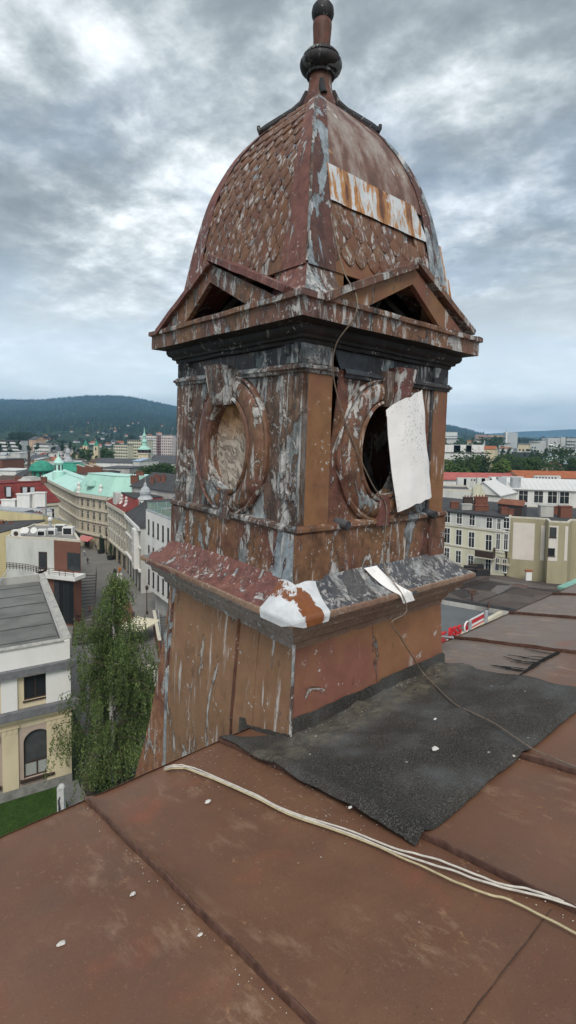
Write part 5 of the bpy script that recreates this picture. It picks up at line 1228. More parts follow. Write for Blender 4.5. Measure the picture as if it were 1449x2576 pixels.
# ================================================================== LEFT: right-hand row along the street
nP = [(-46, 134.4), (-36.2, 117.6), (-26, 123), (-34.5, 133.4)]
nh, F = block('narrow_house', 'narrow old beige house with red mansard and stone gable figures in the street', nP, 0, 13.2, WALLS['old beige'], parapet=0)
hip(nh, nP, 13.5, 2.6, M_REDT, 2.4, 0.4, M_DARKR)
fs = [f for f in F if f.n.x < -0.3 and f.n.y < 0.3][0]
for z0, z1, d in ((12.7, 13.45, 0.6), (9.6, 9.9, 0.3), (3.6, 4.0, 0.4)): band(fs, nh, z0, z1, d, M_STONE)
wins(fs, nh, 7, (10.2, 7.0), 1.0, 2.0, 'trim'); wins(fs, nh, 7, (4.2,), 1.0, 2.1, 'trim'); wins(fs, nh, 4, (0.3,), 2.4, 3.0, 'dark')
for i in range(8): fs.box(MB(), fs.L * i / 7.0 * 0.96 + 0.1, fs.L * i / 7.0 * 0.96 + 0.45, 4.05, 12.65, 0.003, 0.14).build('pilaster', M_STONE, nh)
for q in (4.5, 11.0, 15.5):
    m = MB().lathe([(1.0, 0), (0.9, 1.2), (1.3, 1.3), (0.6, 2.4), (0.75, 3.2), (0.35, 3.6), (0.55, 4.3), (0.1, 5.0)], V((0, 0, 0)), 8)
    for v in m.v: v *= 0.62
    m = m.mesh('gable_figure', WALLS['pink panel'] if q > 5 else M_WSTAT, None, True); put('gable_figure', m, nh, WM[nh.name].inverted() @ fs.mw(q, 13.45, -0.9))
fs.box(MB(), 6.0, 9.2, 13.46, 16.6, -1.2, 0.1).build('attic_gable', WALLS['light grey'], nh)
gP = [(-36.1, 117.4), (-28.4, 101.3), (-14, 108), (-22, 124)]
gh2, F = block('grey_house', 'pale grey ornate house with dark roof and bay window in the street', gP, 0, 12.9, WALLS['light grey'], parapet=0)
hip(gh2, gP, 13.1, 3.2, M_DARKR, 3.4, 0.3)
fs = [f for f in F if f.n.x < -0.3 and f.n.y < 0.3][0]
for z0, z1, d in ((12.4, 13.05, 0.6), (8.8, 9.1, 0.3), (4.2, 4.6, 0.4)): band(fs, gh2, z0, z1, d, M_PLW)
wins(fs, gh2, 6, (9.5,), 1.0, 2.2, 'arch'); wins(fs, gh2, 6, (5.3,), 1.0, 2.5, 'arch'); wins(fs, gh2, 5, (0.3,), 1.9, 3.4, 'dark')
bay = fs.box(MB(), fs.L - 4.2, fs.L - 1.4, 4.6, 12.35, 0.05, 1.1).build('bay_window', M_PLW, gh2)
BF = Fac(fs.O + fs.e * (fs.L - 4.2) + fs.n * 1.1, fs.e, 2.8)
for z in (5.4, 9.4):
    for q in (0.8, 2.0): 
        a, b = win_mesh(0.8, 2.3, 'cross'); o = put('bay_pane', a, bay, WM[gh2.name].inverted() @ BF.mw(q, z)); put('bay_pane', b, bay, WM[gh2.name].inverted() @ BF.mw(q, z))
fs2 = [f for f in F if f.n.y < -0.5][0]
p = dist(365, 1262, 119); ot = thing('onion_turret', 'silver-grey onion dome turret with spike above the street row', 'turret', p)
q_ = 0.62
MB().lathe([(r * q_, z * q_) for r, z in ((2.3, -9), (2.3, 0.9), (2.7, 1.0), (2.7, 1.3))], p, 16).build('drum', M_PLW, ot)
MB().lathe([(r * q_, z * q_) for r, z in ((2.7, 1.3), (2.1, 1.9), (1.75, 2.4), (1.95, 3.0), (1.95, 3.7), (1.5, 4.8), (0.7, 5.6), (0.5, 6.2), (0.65, 6.4), (0.2, 6.9), (0.06, 7.6), (0.05, 9.6), (0, 9.7))], p, 16).build('onion_dome', M_ZINC, ot)
for a in range(8):
    q = R_(45 * a + 10); put('window', MB().abox(-0.2, 0.2, -0.06, 0.06, -1.5, 0.1).mesh('window', M_GLASS), ot, Matrix.Translation((2.3 * q_ * math.cos(q), 2.3 * q_ * math.sin(q), 0)) @ Matrix.Rotation(q + math.pi / 2, 4, 'Z'))
dr, F = block('dark_roof_house', 'low dark-roofed house with brick chimneys behind the onion turret', quadp(330, 133, 445, 122, 14), 0, dist(390, 1232, 127).z, WALLS['grey plaster'], parapet=0); gable(dr, quadp(330, 133, 445, 122, 14), dist(390, 1232, 127).z, 3.2, M_DARKR, True)
for x, y, d in ((383, 1212, 131), (399, 1208, 131), (411, 1206, 130), (392, 1206, 134)): p = dist(x, y, d); chimney(dr, p.x, p.y, p.z - 1, 0.9, 0.6, 1.9)
# modern white building over a passage, roof terrace with glass railing
mP = [(-24.7, 91.2), (-17.9, 81.0), (-6.0, 63.0), (8, 72), (-10, 100)]
mw_, F = block('white_building', 'modern white building with slim windows and glass-railed roof terrace', mP, 4.4, 17.9, WALLS['white plaster'], M_GREYR, 0.3, coping=M_ZINC)
fs = [f for f in F if f.n.x < -0.3 and f.n.y < 0.3 and abs(f.O.x + 24.7) < 0.2 or abs((f.O + f.e * f.L).x + 24.7) < 0.2 and f.n.x < -0.3 and f.n.y < 0.3][0]
allf = [f for f in F if f.n.x < -0.3 and f.n.y < 0.5]
for f in allf:
    n = max(4, int(f.L / 2.05))
    for r, z in enumerate((9.7, 5.2, 1.0)): wins(f, mw_, n, (z,), 0.72, 2.5, 'slot', 0.4)
MB().prism([(-23.4, 92.3, 0), (-16.0, 81.6, 0), (-4.4, 64, 0), (6, 72, 0), (-10, 99, 0)], (0, 0, 4.395)).build('recessed_wall', WALLS['light grey'], mw_)
mw_gl = MB(); posts = MB(); tp = [V((x, y, 18.2)) for x, y in inset(ccw(mP), 0.25)]
for i in range(len(tp)):
    a, b = tp[i], tp[(i + 1) % len(tp)]; mw_gl.prism([a, b, b + (b - a).normalized().cross(UP) * 0.03, a + (b - a).normalized().cross(UP) * 0.03], (0, 0, 1.1))
    n = max(2, int((b - a).length / 1.6))
    for j in range(n): q = a.lerp(b, j / n); MB().abox(q.x - 0.03, q.x + 0.03, q.y - 0.03, q.y + 0.03, 18.2, 19.4).build('railing_post', M_ZINC, mw_)
k = NT('greenish railing glass', 0.05, 0.5); k.col((0.45, 0.62, 0.56)); k.b.inputs['Transmission Weight'].default_value = 0.65; M_RGL = k.m
mw_gl.build('glass_railing', M_RGL, mw_)
pp = [(-17.6, 84.5), (-11.5, 76), (-4, 80), (-10, 92)]
ph = MB().prism([(*q, 18.1) for q in pp], (0, 0, 3.0)).build('penthouse', M_SLATE, mw_); hip(mw_, pp, 21.1, 2.2, M_SLATE, 2.0, 0.8)
f = Fac((-17.6, 84.5, 18.1), V((6.1, -8.5, 0)), 10); 
for i in range(6): f.box(MB(), 0.6 + 1.5 * i, 1.6 + 1.5 * i, 0.2, 2.6, 0.003, 0.06).build('penthouse_pane', M_GLASS if i % 2 else M_FWHITE, mw_)
# ================================================================== RIGHT: yellow-green house across the yards
def zb(x, y): return (1700 + x / 2.551) / 1.5652, (1850 + y / 2.551) / 1.5652
def zh(x, y): return (1700 + x / 2.551) / 1.5652, (1600 + y / 2.551) / 1.5652
P = quadp(1010, 98.0, 1279, 86.0, 12); ze = dist(1279, 1305, 86).z
yh, F = block('yellow_green_house', 'pale yellow-green house with white top storey and dark flat roof', P, 0, ze, WALLS['pale yellow wall'], parapet=0)
fr = facing(F)
q0 = fr.at(*zb(400, 575))[1]
fr.box(MB(), 0, fr.L, q0, ze - 0.05, 0.003, 0.05).build('upper_wall', WALLS['light grey'], yh)
band(fr, yh, q0 - 0.25, q0 - 0.005, 0.16, M_STONE); q1 = fr.at(*zb(300, 770))[1]; band(fr, yh, q1 - 0.12, q1 + 0.06, 0.12, M_STONE)
for x, y in ((157, 530), (275, 545), (403, 560), (575, 588), (672, 600), (748, 590)): q, z = fr.at(*zb(x, y)); win(fr, yh, q, z, 1.0 if x != 672 else 0.62, 1.85, 'cross', d=0.05)
for x, y in ((150, 735), (268, 755), (395, 780), (567, 810), (662, 800), (740, 805)): q, z = fr.at(*zb(x, y)); win(fr, yh, q, z, 1.05 if x < 600 else 0.68, 2.7, 'trim' if x > 700 else 'cross')
for x, y in ((148, 905), (263, 935), (387, 985), (563, 1020), (653, 1015), (728, 1030)): q, z = fr.at(*zb(x, y)); win(fr, yh, q, z, 0.95 if x < 600 else 0.62, 2.2, 'cross')
q, z = fr.at(*zb(545, 870)); bl = fr.box(MB(), q - 1.5, q + 1.5, z - 0.15, z, 0.003, 1.3).build('balcony', M_STONE, yh)
fr.box(MB(), q - 1.5, q + 1.5, z + 0.05, z + 1.1, 1.22, 1.28).build('balcony_panel', M_FBRN, bl); fr.box(MB(), q + 1.44, q + 1.5, z + 0.05, z + 1.8, 0.01, 1.21).build('balcony_panel', M_FBRN, bl)
q, z = fr.at(*zb(728, 935)); bl = fr.box(MB(), q - 1.0, q + 1.0, z - 0.15, z, 0.003, 0.9).build('balcony', M_STONE, yh)
rl = MB(); [fr.box(rl, q - 1.0 + 0.2 * i, q - 0.96 + 0.2 * i, z, z + 1.0, 0.82, 0.86) for i in range(11)]; fr.box(rl, q - 1.0, q + 1.04, z + 1.0, z + 1.06, 0.80, 0.88); rl.build('balcony_railing', M_FBRN, bl)
# dark roof rising gently to the rear
a, b, c, d = [V((*p, 0)) for p in ccw(P)]
zrf = dist(1279, 1268, 98).z
front = [p for p in (a, b, c, d)]
A = fr.O + fr.n * 0.4; B = fr.O + fr.e * (fr.L + 13.5) + fr.n * 0.4
A.z = B.z = ze + 0.16; C2 = B - fr.n * 13; D2 = A - fr.n * 13; C2.z = D2.z = zrf
MB().prism([A, fr.O + fr.e * (fr.L - 0.05) + fr.n * 0.4 + UP * (ze + 0.16), fr.O + fr.e * (fr.L - 0.05) - fr.n * 12.6 + UP * zrf, D2], (0, 0, 0.2)).build('pitched_roof', M_DARKR, yh)
def on_slope(x, y):
    r = sight(x, y); O = V((0, 0, EYE)); n = (B - A).cross(D2 - A).normalized(); t = (A - O).dot(n) / r.dot(n); return O + r * t
for x, y, w, h, mt, np_ in ((225, 395, 1.9, 2.0, M_CHIM, 0), (345, 410, 2.4, 1.8, WALLS['grey plaster'], 0), (360, 355, 2.3, 2.2, plain('dark chimney brick', (0.07, 0.05, 0.042), 0.9, 0.3, 8), 3), (490, 360, 3.2, 2.4, M_CHIM, 4), (495, 420, 3.3, 1.7, M_CHIM, 2), (722, 455, 1.6, 1.9, M_CHIM, 2), (793, 455, 1.6, 1.6, M_CHIM, 0)):
    p = on_slope(*zb(x, y)); chimney(yh, p.x, p.y, p.z - 0.2, w * 0.72, 0.8, h * 0.72, mt, np_)
p = on_slope(*zb(660, 440)); p2_ = on_slope(*zb(905, 470)); sh = thing('roof_shed', 'tarred roof shed with rusty pitched cover on the dark roof', 'shed', p)
SH = Fac(p, V((p2_.x - p.x, p2_.y - p.y, 0)), math.hypot(p2_.x - p.x, p2_.y - p.y)); L_ = SH.L
SH.box(MB(), 0, L_, -0.5, 1.7, -2.0, 0).build('wall', M_DARKR, sh); MB().prism([SH.O + SH.n * 0.25 + UP * 1.72 - SH.e * 0.2, SH.O + SH.n * 0.25 + UP * 1.72 + SH.e * (L_ + 0.3), SH.O - SH.n * 1.0 + UP * 2.45 + SH.e * (L_ + 0.1), SH.O - SH.n * 1.0 + UP * 2.45 + SH.e * 0.2], (0, 0, 0.12)).build('cover', tile_mat('rusty sheet', (0.22, 0.095, 0.06)), sh)
SH.box(MB(), L_ - 1.2, L_ - 0.1, 0, 1.6, 0.003, 0.05).build('door', M_FBRN, sh)
# ------------------------------------------------------------------ olive building with white wall panels
z_o = dist(1279, 1302, 86).z
oP = [dist(1279, 1300, 86.0), dist(1374, 1300, 84.2), dist(1381, 1300, 81.8), dist(1432, 1300, 81.2), dist(1440, 1300, 83.6), dist(1600, 1300, 82), dist(1600, 1300, 97), dist(1290, 1300, 99)]
ob, F = block('olive_building', 'olive plastered building with blank white wall panels beside the yellow-green house', oP, 0, z_o, WALLS['olive wall'], M_DARKR, 0.22, coping=M_STONE)
F = [f for f in F if f.n.y < -0.2 and f.L > 1]; M_PAN = plain('white wall panel', (0.66, 0.61, 0.55), 0.85, 0.08, 0.5)
def panel(xa, ya, xb, yb, nm='wall_panel'):
    m = ((xa + xb) / 2, (ya + yb) / 2); best = None
    for f in F:
        q, z = f.at(*zb(*m))
        if -0.01 < q < f.L + 0.01: best = f
    if best is None: return None
    f = best; q0, z0 = f.at(*zb(xa, yb)); q1, z1 = f.at(*zb(xb, ya)); q0 = max(0.1, q0); q1 = min(f.L - 0.1, q1)
    f.box(MB(), q0, q1, z0, z1, 0.003, 0.04).build(nm, M_PAN, ob); return f
panel(805, 540, 1035, 895); panel(1085, 560, 1138, 908); pf = panel(1165, 565, 1272, 912); panel(1325, 570, 1395, 912)
for x, y in ((1213, 675), (1197, 862)):
    if pf: q, z = pf.at(*zb(x, y)); win(pf, ob, q, z, 1.0, 1.55 if y < 700 else 1.2, 'dark', d=0.04)
for x, y, w, h, mt in ((1170, 480, 3.0, 2.6, WALLS['grey plaster']), (1265, 455, 4.6, 1.8, M_CHIM), (1365, 490, 2.6, 2.6, M_CHIM)):
    p = lev(*zb(x, y), z_o + 0.02); chimney(ob, p.x, p.y + 1, p.z, w * 0.72, 1.0, h * 0.7, mt, 0)
p = dist(*zb(963, 1090), 83.6); kp = thing('chimney_hood', 'small white wall niche with terracotta hood at the olive wall foot', 'chimney', p); MB().abox(p.x - 0.45, p.x + 0.45, p.y - 0.4, p.y, p.z - 0.6, p.z + 1.2).build('stack', M_PLW, kp); MB().abox(p.x - 0.55, p.x + 0.55, p.y - 0.5, p.y + 0.1, p.z + 1.21, p.z + 1.42).build('hood', M_ORNT, kp)
# ------------------------------------------------------------------ low roofs in the yard
def patchy(name, c1, c2, c3):
    k = NT(name, 0.85, 0.25)
    a = k.voro(0.16, k.map((1, 1.6, 1)), 'F1', 1); n = k.noise(0.5, 6, 0.65)
    bw = k.t.nodes.new('ShaderNodeRGBToBW'); k.L(a, bw.inputs[0])
    base = k.ramp(bw.outputs[0], (0.2, c1), (0.5, c2), (0.8, c3)); k.col(k.mix(k.math('MULTIPLY', k.step(n, 0.4, 0.7), 0.6), base, tuple(x * 0.6 for x in c2))); return k.m
M_YARD = patchy('patched brown felt', (0.055, 0.046, 0.043), (0.10, 0.078, 0.07), (0.135, 0.115, 0.105))
ZY = 8.6
yp = [lev(1040, 1490, ZY), lev(1119, 1509, ZY), lev(1294, 1539, ZY), lev(1520, 1580, ZY), lev(1600, 1440, ZY), lev(1346, 1463, ZY), lev(1274, 1449, ZY), lev(1060, 1432, ZY)]
yr = thing('low_yard_building', 'low yard building with patched brown felt roof in front of the olive wall', 'building', (yp[0].x + 10, yp[0].y, 0))
MB().prism([V((p.x, p.y, 0)) for p in yp], (0, 0, ZY - 0.06)).build('wall', WALLS['grey plaster'], yr); MB().prism([p - UP * 0.055 for p in yp], (0, 0, 0.055)).build('roof', M_YARD, yr)
for a, b in ((1, 2), (2, 3)):
    f = Fac(V((yp[a].x, yp[a].y, ZY + 0.003)), yp[b] - yp[a], (yp[b] - yp[a]).length); f.box(MB(), 0, f.L, 0, 0.35, -0.35, 0.0).build('parapet', M_DARKR, yr)
M_STRIP = plain('bitumen strip', (0.05, 0.043, 0.04), 0.8, 0.25, 2); M_STRIP2 = plain('pale felt patch', (0.155, 0.145, 0.135), 0.9, 0.2, 2); M_STRIP3 = plain('reddish felt patch', (0.15, 0.085, 0.07), 0.9, 0.2, 2)
for pts, mt in (([(640, 180), (1000, 235), (990, 250), (630, 195)], M_STRIP2), ([(500, 210), (720, 230), (650, 295), (440, 260)], M_STRIP), ([(720, 245), (860, 250), (740, 330), (660, 300)], M_STRIP2), ([(250, 300), (420, 280), (560, 320), (400, 370)], M_STRIP), ([(880, 230), (1010, 250), (990, 262), (860, 245)], M_STRIP3), ([(1000, 262), (1330, 300), (1320, 316), (990, 275)], M_STRIP), ([(540, 395), (720, 330), (735, 335), (560, 402)], M_STRIP), ([(735, 325), (830, 280), (920, 262), (925, 270), (840, 290), (745, 335)], M_STRIP)):
    MB().prism([lev(*zr(*p), ZY) + UP * 0.006 for p in pts], (0, 0, 0.02)).build('felt_patch', mt, yr)
for x, y in ((487, 405), (640, 455)):
    p = lev(*zr(x, y), ZY); o = MB().tube([p, p + UP * (1.3 if x < 500 else 0.8)], 0.14, 8)
    if x < 500: o.abox(p.x - 0.5, p.x + 0.5, p.y - 0.2, p.y + 0.2, p.z + 1.3, p.z + 1.8)
    o.build('vent_pipe', M_SEAM, yr)
gy = [lev(1050, 1505, 7.9), lev(1119, 1512, 7.9), lev(1292, 1545, 7.9), lev(1420, 1640, 7.9), lev(1050, 1720, 7.9)]
g2 = thing('grey_yard_building', 'low yard building with smooth blue-grey flat roof beyond the red sign', 'building', (gy[0].x + 6, gy[0].y - 5, 0))
MB().prism([V((p.x, p.y, 0)) for p in gy], (0, 0, 7.84)).build('wall', WALLS['grey plaster'], g2); MB().prism([p - UP * 0.055 for p in gy], (0, 0, 0.055)).build('roof', plain('blue-grey felt', (0.125, 0.135, 0.14), 0.8, 0.14, 0.4), g2)
tr = [lev(1150, 1452, 9.4), lev(1222, 1434, 9.4), lev(1230, 1450, 9.4), lev(1160, 1470, 9.4)]
t = thing('roof_terrace', 'small roof terrace in front of the yellow-green house', 'terrace', (tr[0].x, tr[0].y, 8.6)); MB().prism([p - UP * 0.75 for p in tr], (0, 0, 0.75)).build('deck', M_YARD, t)
M_PLT = plain('black planter', (0.025, 0.025, 0.026), 0.6, 0.2, 5)
for i, (x, y) in enumerate(((1184, 1437), (1198, 1433), (1213, 1447), (1165, 1449), (1175, 1445))):
    p = lev(x, y, 9.42); q = thing('planter_box', ('second', 'third', 'rightmost', 'leftmost', 'lower middle')[i] + ' black planter box on the small roof terrace', 'planter', p, 'planter boxes on the roof terrace')
    MB().abox(p.x - 1.1, p.x + 1.1, p.y - 0.4, p.y + 0.4, p.z, p.z + 0.9).build('box', M_PLT, q); MB().abox(p.x - 1.0, p.x + 1.0, p.y - 0.3, p.y + 0.3, p.z + 0.902, p.z + 0.94).build('soil', M_FBRN, q)
# ------------------------------------------------------------------ red shop letters on the eave
M_SIGNR = plain('sign red', (0.55, 0.025, 0.03), 0.4, 0.06, 3); M_SIGNW = plain('sign white', (0.75, 0.74, 0.72), 0.4, 0.08, 3)
s0_, s1_ = lev(1040, 1664, 8.35), lev(1335, 1500, 8.35); SE_ = (s1_ - s0_).normalized(); SG = Fac(s0_, SE_, (s1_ - s0_).length)
SG.box(MB(), 0, SG.L, -8.3, 0, -0.5, 0.0).build('parapet', M_CREAM, g2)
sg = thing('roof_sign', 'red and white letter sign on the cream parapet of the grey-roofed yard building', 'sign', s0_ + SE_ * SG.at(1150, 1600)[0])
def letters(txt, xa, xb, ytop, mat, depth=0.25):
    cu_ = bpy.data.curves.new('lettering', 'FONT'); cu_.body = txt; cu_.size = 1.0; cu_.extrude = 0.1; cu_.offset = 0.03
    o = bpy.data.objects.new('tmp', cu_); COL.objects.link(o); bpy.context.view_layer.update()
    me = bpy.data.meshes.new_from_object(o.evaluated_get(bpy.context.evaluated_depsgraph_get())); bpy.data.objects.remove(o)
    me.materials.clear(); me.materials.append(mat)
    xs = [v.co.x for v in me.vertices]; ys = [v.co.y for v in me.vertices]; q0, q1 = SG.at(xa, 1590)[0], SG.at(xb, 1590)[0]
    xm = (xa + xb) / 2; zt = SG.at(xm, ytop)[1]
    for v in me.vertices:
        v.co = ((v.co.x - min(xs)) / (max(xs) - min(xs)) * (q1 - q0), -v.co.z * depth * 5, 0.12 + (v.co.y - min(ys)) / (max(ys) - min(ys)) * (zt - 0.12))
    return put('letter', me, sg, WM[sg.name].inverted() @ SG.mw(q0, 0, -0.2))
for ch, xa, xb, yt in (('E', 1112, 1125, 1592), ('P', 1134, 1143, 1580), ('S', 1144.5, 1153, 1577), ('S', 1154.5, 1163, 1574)): letters(ch, xa, xb, yt, M_SIGNR)
def sp(xa, xb, ya, yb, mat, nm='sign_panel'):
    q0, z0 = SG.at(xa, yb); q1, z1 = SG.at(xb, ya); zz = SG.at((xa + xb) / 2, (ya + yb) / 2)[1]; h = abs(z1 - z0) / 2
    return SG.box(MB(), q0, q1, max(0.1, min(z0, z1)), max(z0, z1), -0.25, -0.15).build(nm, mat, sg)
qa, qb = SG.at(1184, 1570)[0], SG.at(1219, 1570)[0]; zc_ = SG.at(1200, 1568)[1]
for a, b, mt in ((-0.75, -0.2, M_SIGNR), (-0.18, 0.12, M_SIGNW), (0.14, 0.62, M_SIGNR), (0.64, 0.80, M_SIGNW)): SG.box(MB(), qa, qb, zc_ + a, zc_ + b, -0.25, -0.15).build('sign_panel', mt, sg)
qr, zr_ = SG.at(1176, 1577); rr_ = 0.62
MB().tube([SG.O + SG.e * (qr + rr_ * math.cos(a)) + UP * (zr_ + rr_ * math.sin(a)) + SG.n * -0.1 for a in [2 * math.pi * i / 20 for i in range(21)]], 0.1, 6).build('sign_ring', M_SIGNW, sg)
letters('S', 1171, 1181, 1568, M_SIGNR)
for x, yt in ((1180, 1562), (1221, 1536)):
    q_, z_ = SG.at(x, yt); SG.box(MB(), q_ - 0.2, q_ + 0.2, -1.2, z_, 0.003, 0.25).build('post', M_ZINC, sg)
q = thing('floodlight', 'white pear-shaped floodlight leaning over the eave by the red letters', 'lamp', RP(2.35, EAVE, 0.0)); q0 = RP(2.75, EAVE - 0.05, 0.02); q1 = RP(2.42, EAVE + 0.22, 0.11)
MB().tube([q0, q0.lerp(q1, 0.6)], 0.012, 6).build('arm', M_ZINC, q); MB().tube([q0.lerp(q1, 0.55), q0.lerp(q1, 0.75), q0.lerp(q1, 1.0), q1 + (q1 - q0) * 0.25, q1 + (q1 - q0) * 0.32], lambda t: 0.02 + 0.045 * math.sin(math.pi * min(0.93, t * 0.95)), 10).build('head', M_SIGNW, q, smooth=True)

# ------------------------------------------------------------------ RIGHT: white-roofed long building and roofs behind
P = quadp(1255, 128, 1560, 122, 14); ze = dist(1400, 1234, 125).z
wl, F = block('white_roof_building', 'long white building with white sheet roof and four cross-bar windows', P, 0, ze, WALLS['white plaster'], parapet=0); fr = facing(F)
gable(wl, P, ze, dist(1400, 1206, 132).z - ze, M_WHTR, True, 0.5, WALLS['white plaster'])
for x, y in ((915, 965), (1068, 970), (1207, 975), (1328, 980)): q, z = fr.at(*zh(x, y)); win(fr, wl, q, z, 2.1, 2.9, 'cross')
fr.box(MB(), fr.at(*zh(1270, 900))[0], fr.at(*zh(1270, 900))[0] + 0.18, 0, ze - 0.2, 0.003, 0.18).build('downpipe', M_ZINC, wl)
for i in range(26):
    a = fr.O + fr.e * (1.0 + i * 1.15) + UP * (ze + 0.24) + fr.n * 0.4; b = a - fr.n * 7.3 + UP * (dist(1400, 1206, 132).z - ze - 0.1)
    MB().tube([a, b], 0.06, 4).build('standing_seam', M_WHTR, wl)
for x, y in ((695, 835), (838, 838)): p = dist(*zh(x, y), 127.5); MB().abox(p.x - 1.0, p.x + 1.0, p.y - 0.6, p.y + 0.9, p.z - 1, p.z + 3.0).build('dormer', M_ZINC, wl)
P = quadp(1180, 124, 1262, 119, 16); ze2 = dist(1225, 1246, 121).z
ww, F = block('white_wing', 'white wing with shallow white roof left of the long white building', P, 0, ze2, WALLS['white plaster'], parapet=0); gable(ww, P, ze2, 3.0, M_WHTR, False, 0.3, WALLS['white plaster'])
for x, y, w in ((300, 790, 2.2), (355, 800, 1.8), (493, 790, 2.0), (537, 795, 2.0)): p = dist(*zh(x, y), 131); MB().abox(p.x - w / 2, p.x + w / 2, p.y, p.y + 1, p.z - 3, p.z + 1.8).build('chimney', WALLS['light grey'], ww)
P = quadp(1090, 118, 1190, 116, 10); zg = dist(1150, 1235, 117).z
gw, F = block('grey_house', 'grey plastered house with stepped cream gable left of the white wing', P, 0, zg, WALLS['light grey'], M_SLATE, 0.4)
p = dist(1205, 1240, 115); MB().prism([p + V(q) for q in ((-1.3, 0, -6), (1.3, 0, -6), (1.3, 0, 0.0), (0.8, 0, 0.3), (0.7, 0, 1.1), (0.1, 0, 1.9), (-0.6, 0, 2.0), (-1.0, 0, 1.4), (-1.3, 0, 1.3))], (0, 0.6, 0)).build('stepped_gable', WALLS['pale yellow wall'], gw)
def row(name, label, xa, xb, ytop, yeave, d, wall, roof, cat='building', depth=14, nwin=0, group=None, rows=None, wh=(1.1, 1.5), style='dark'):
    P = quadp(xa, d, xb, d * 0.99, depth); ze = dist((xa + xb) / 2, yeave, d).z; zt = dist((xa + xb) / 2, ytop, d + depth / 2).z
    r, F = block(name, label, P, 0, ze, wall, parapet=0, cat=cat, group=group)
    if zt - ze > 0.3: gable(r, P, ze, zt - ze, roof, True, 0.4, wall)
    else: MB().prism([(*p, ze + 0.16) for p in inset(ccw(P), -0.15)], (0, 0, 0.2)).build('roof_edge', roof, r)
    if nwin:
        f = facing(F)
        for z in (rows or []): wins(f, r, nwin, (z,), wh[0], wh[1], style)
    return r
row('red_roof_house', 'long house with rose-red sheet roof behind the white roofs', 1095, 1312, 1190, 1208, 158, WALLS['white plaster'], M_ROSE)
row('orange_roof_house', 'long house with orange tiled roof right of the rose-red one', 1314, 1560, 1186, 1206, 156, WALLS['cream wall'], M_ORNT)
for i, (x, y, w) in enumerate(((1195, 1212, 5.5), (1243, 1210, 3.2), (1288, 1209, 6.0), (1375, 1207, 7.5), (1437, 1214, 6))):
    p = dist(x, y, 150); t = thing('chimney_wall', ('leftmost', 'second', 'third', 'fourth', 'brick-red fifth')[i] + ' wide chimney wall before the red roofs', 'chimney', p, 'chimney walls before the red roofs')
    MB().abox(p.x - w / 2, p.x + w / 2, p.y - 0.5, p.y + 0.5, p.z - 4, p.z + 1.2).build('stack', WALLS['light grey'] if i < 4 else M_CHIM, t)
    for j in range(int(w)): MB().abox(p.x - w / 2 + 0.35 + j * 0.9, p.x - w / 2 + 0.8 + j * 0.9, p.y - 0.53, p.y - 0.503, p.z + 0.3, p.z + 0.8).build('flue_opening', M_FBRN, t)
f3 = row('white_flats', 'white three-storey flats among the trees', 1105, 1226, 1139, 1140, 290, WALLS['white plaster'], M_GREYR, nwin=14, rows=(3.0, 7.0, 11.5, 15.5), wh=(1.8, 1.9))
for x in (1135, 1163, 1194): p = dist(x, 1140, 294); MB().abox(p.x - 5, p.x + 5, p.y, p.y + 6, p.z, p.z + 4.5).build('roof_house', WALLS['white plaster'], f3)
row('cream_house', 'cream house with flat roof among the trees at the right', 1360, 1425, 1172, 1174, 260, WALLS['cream wall'], M_GREYR, nwin=5, rows=(9.0,))
row('tile_roof_house', 'house with orange hipped roof between the trees at the right', 1218, 1245, 1122, 1130, 420, WALLS['cream wall'], M_ORNT, nwin=4, rows=(3, 8))
row('rose_flats', 'rose-coloured slab of flats on the far right hillside', 1195, 1222, 1093, 1094, 1500, WALLS['rose wall'], M_GREYR, nwin=8, rows=(4, 10, 16, 22), wh=(2.5, 2))
row('tan_flats', 'long tan slab of tower flats left of the pale silo', 1226, 1284, 1094, 1095, 1300, WALLS['tan panel'], M_GREYR, nwin=16, rows=(4, 10, 16, 22), wh=(2.0, 3))
row('white_flats', 'white hospital-like block below the right hill beside the turret', 1100, 1150, 1086, 1087, 1250, WALLS['white plaster'], M_GREYR, nwin=14, rows=(4, 9, 14, 19, 24), wh=(2.2, 2))
row('white_flats', 'low white flats under the hospital-like block beside the turret', 1095, 1160, 1104, 1105, 900, WALLS['light grey'], M_GREYR, nwin=14, rows=(3, 8, 13), wh=(2, 1.8))
for i, (x0, x1, y, d) in enumerate(((1175, 1190, 1110, 800), (1191, 1212, 1108, 780), (1255, 1275, 1117, 700), (1258, 1282, 1128, 560), (1304, 1330, 1118, 640), (1330, 1350, 1114, 760))):
    row('pale_house', ('first', 'second', 'third', 'fourth', 'fifth', 'sixth')[i] + ' from the left of the pale houses among trees before the silo', x0, x1, y - 3, y, d, WALLS[('cream wall', 'white plaster', 'light grey', 'white plaster', 'cream wall', 'light grey')[i]], M_ORNT if i % 3 == 0 else M_GREYR, nwin=3, rows=(3, 8, 12), wh=(2, 2), group='pale houses before the silo')
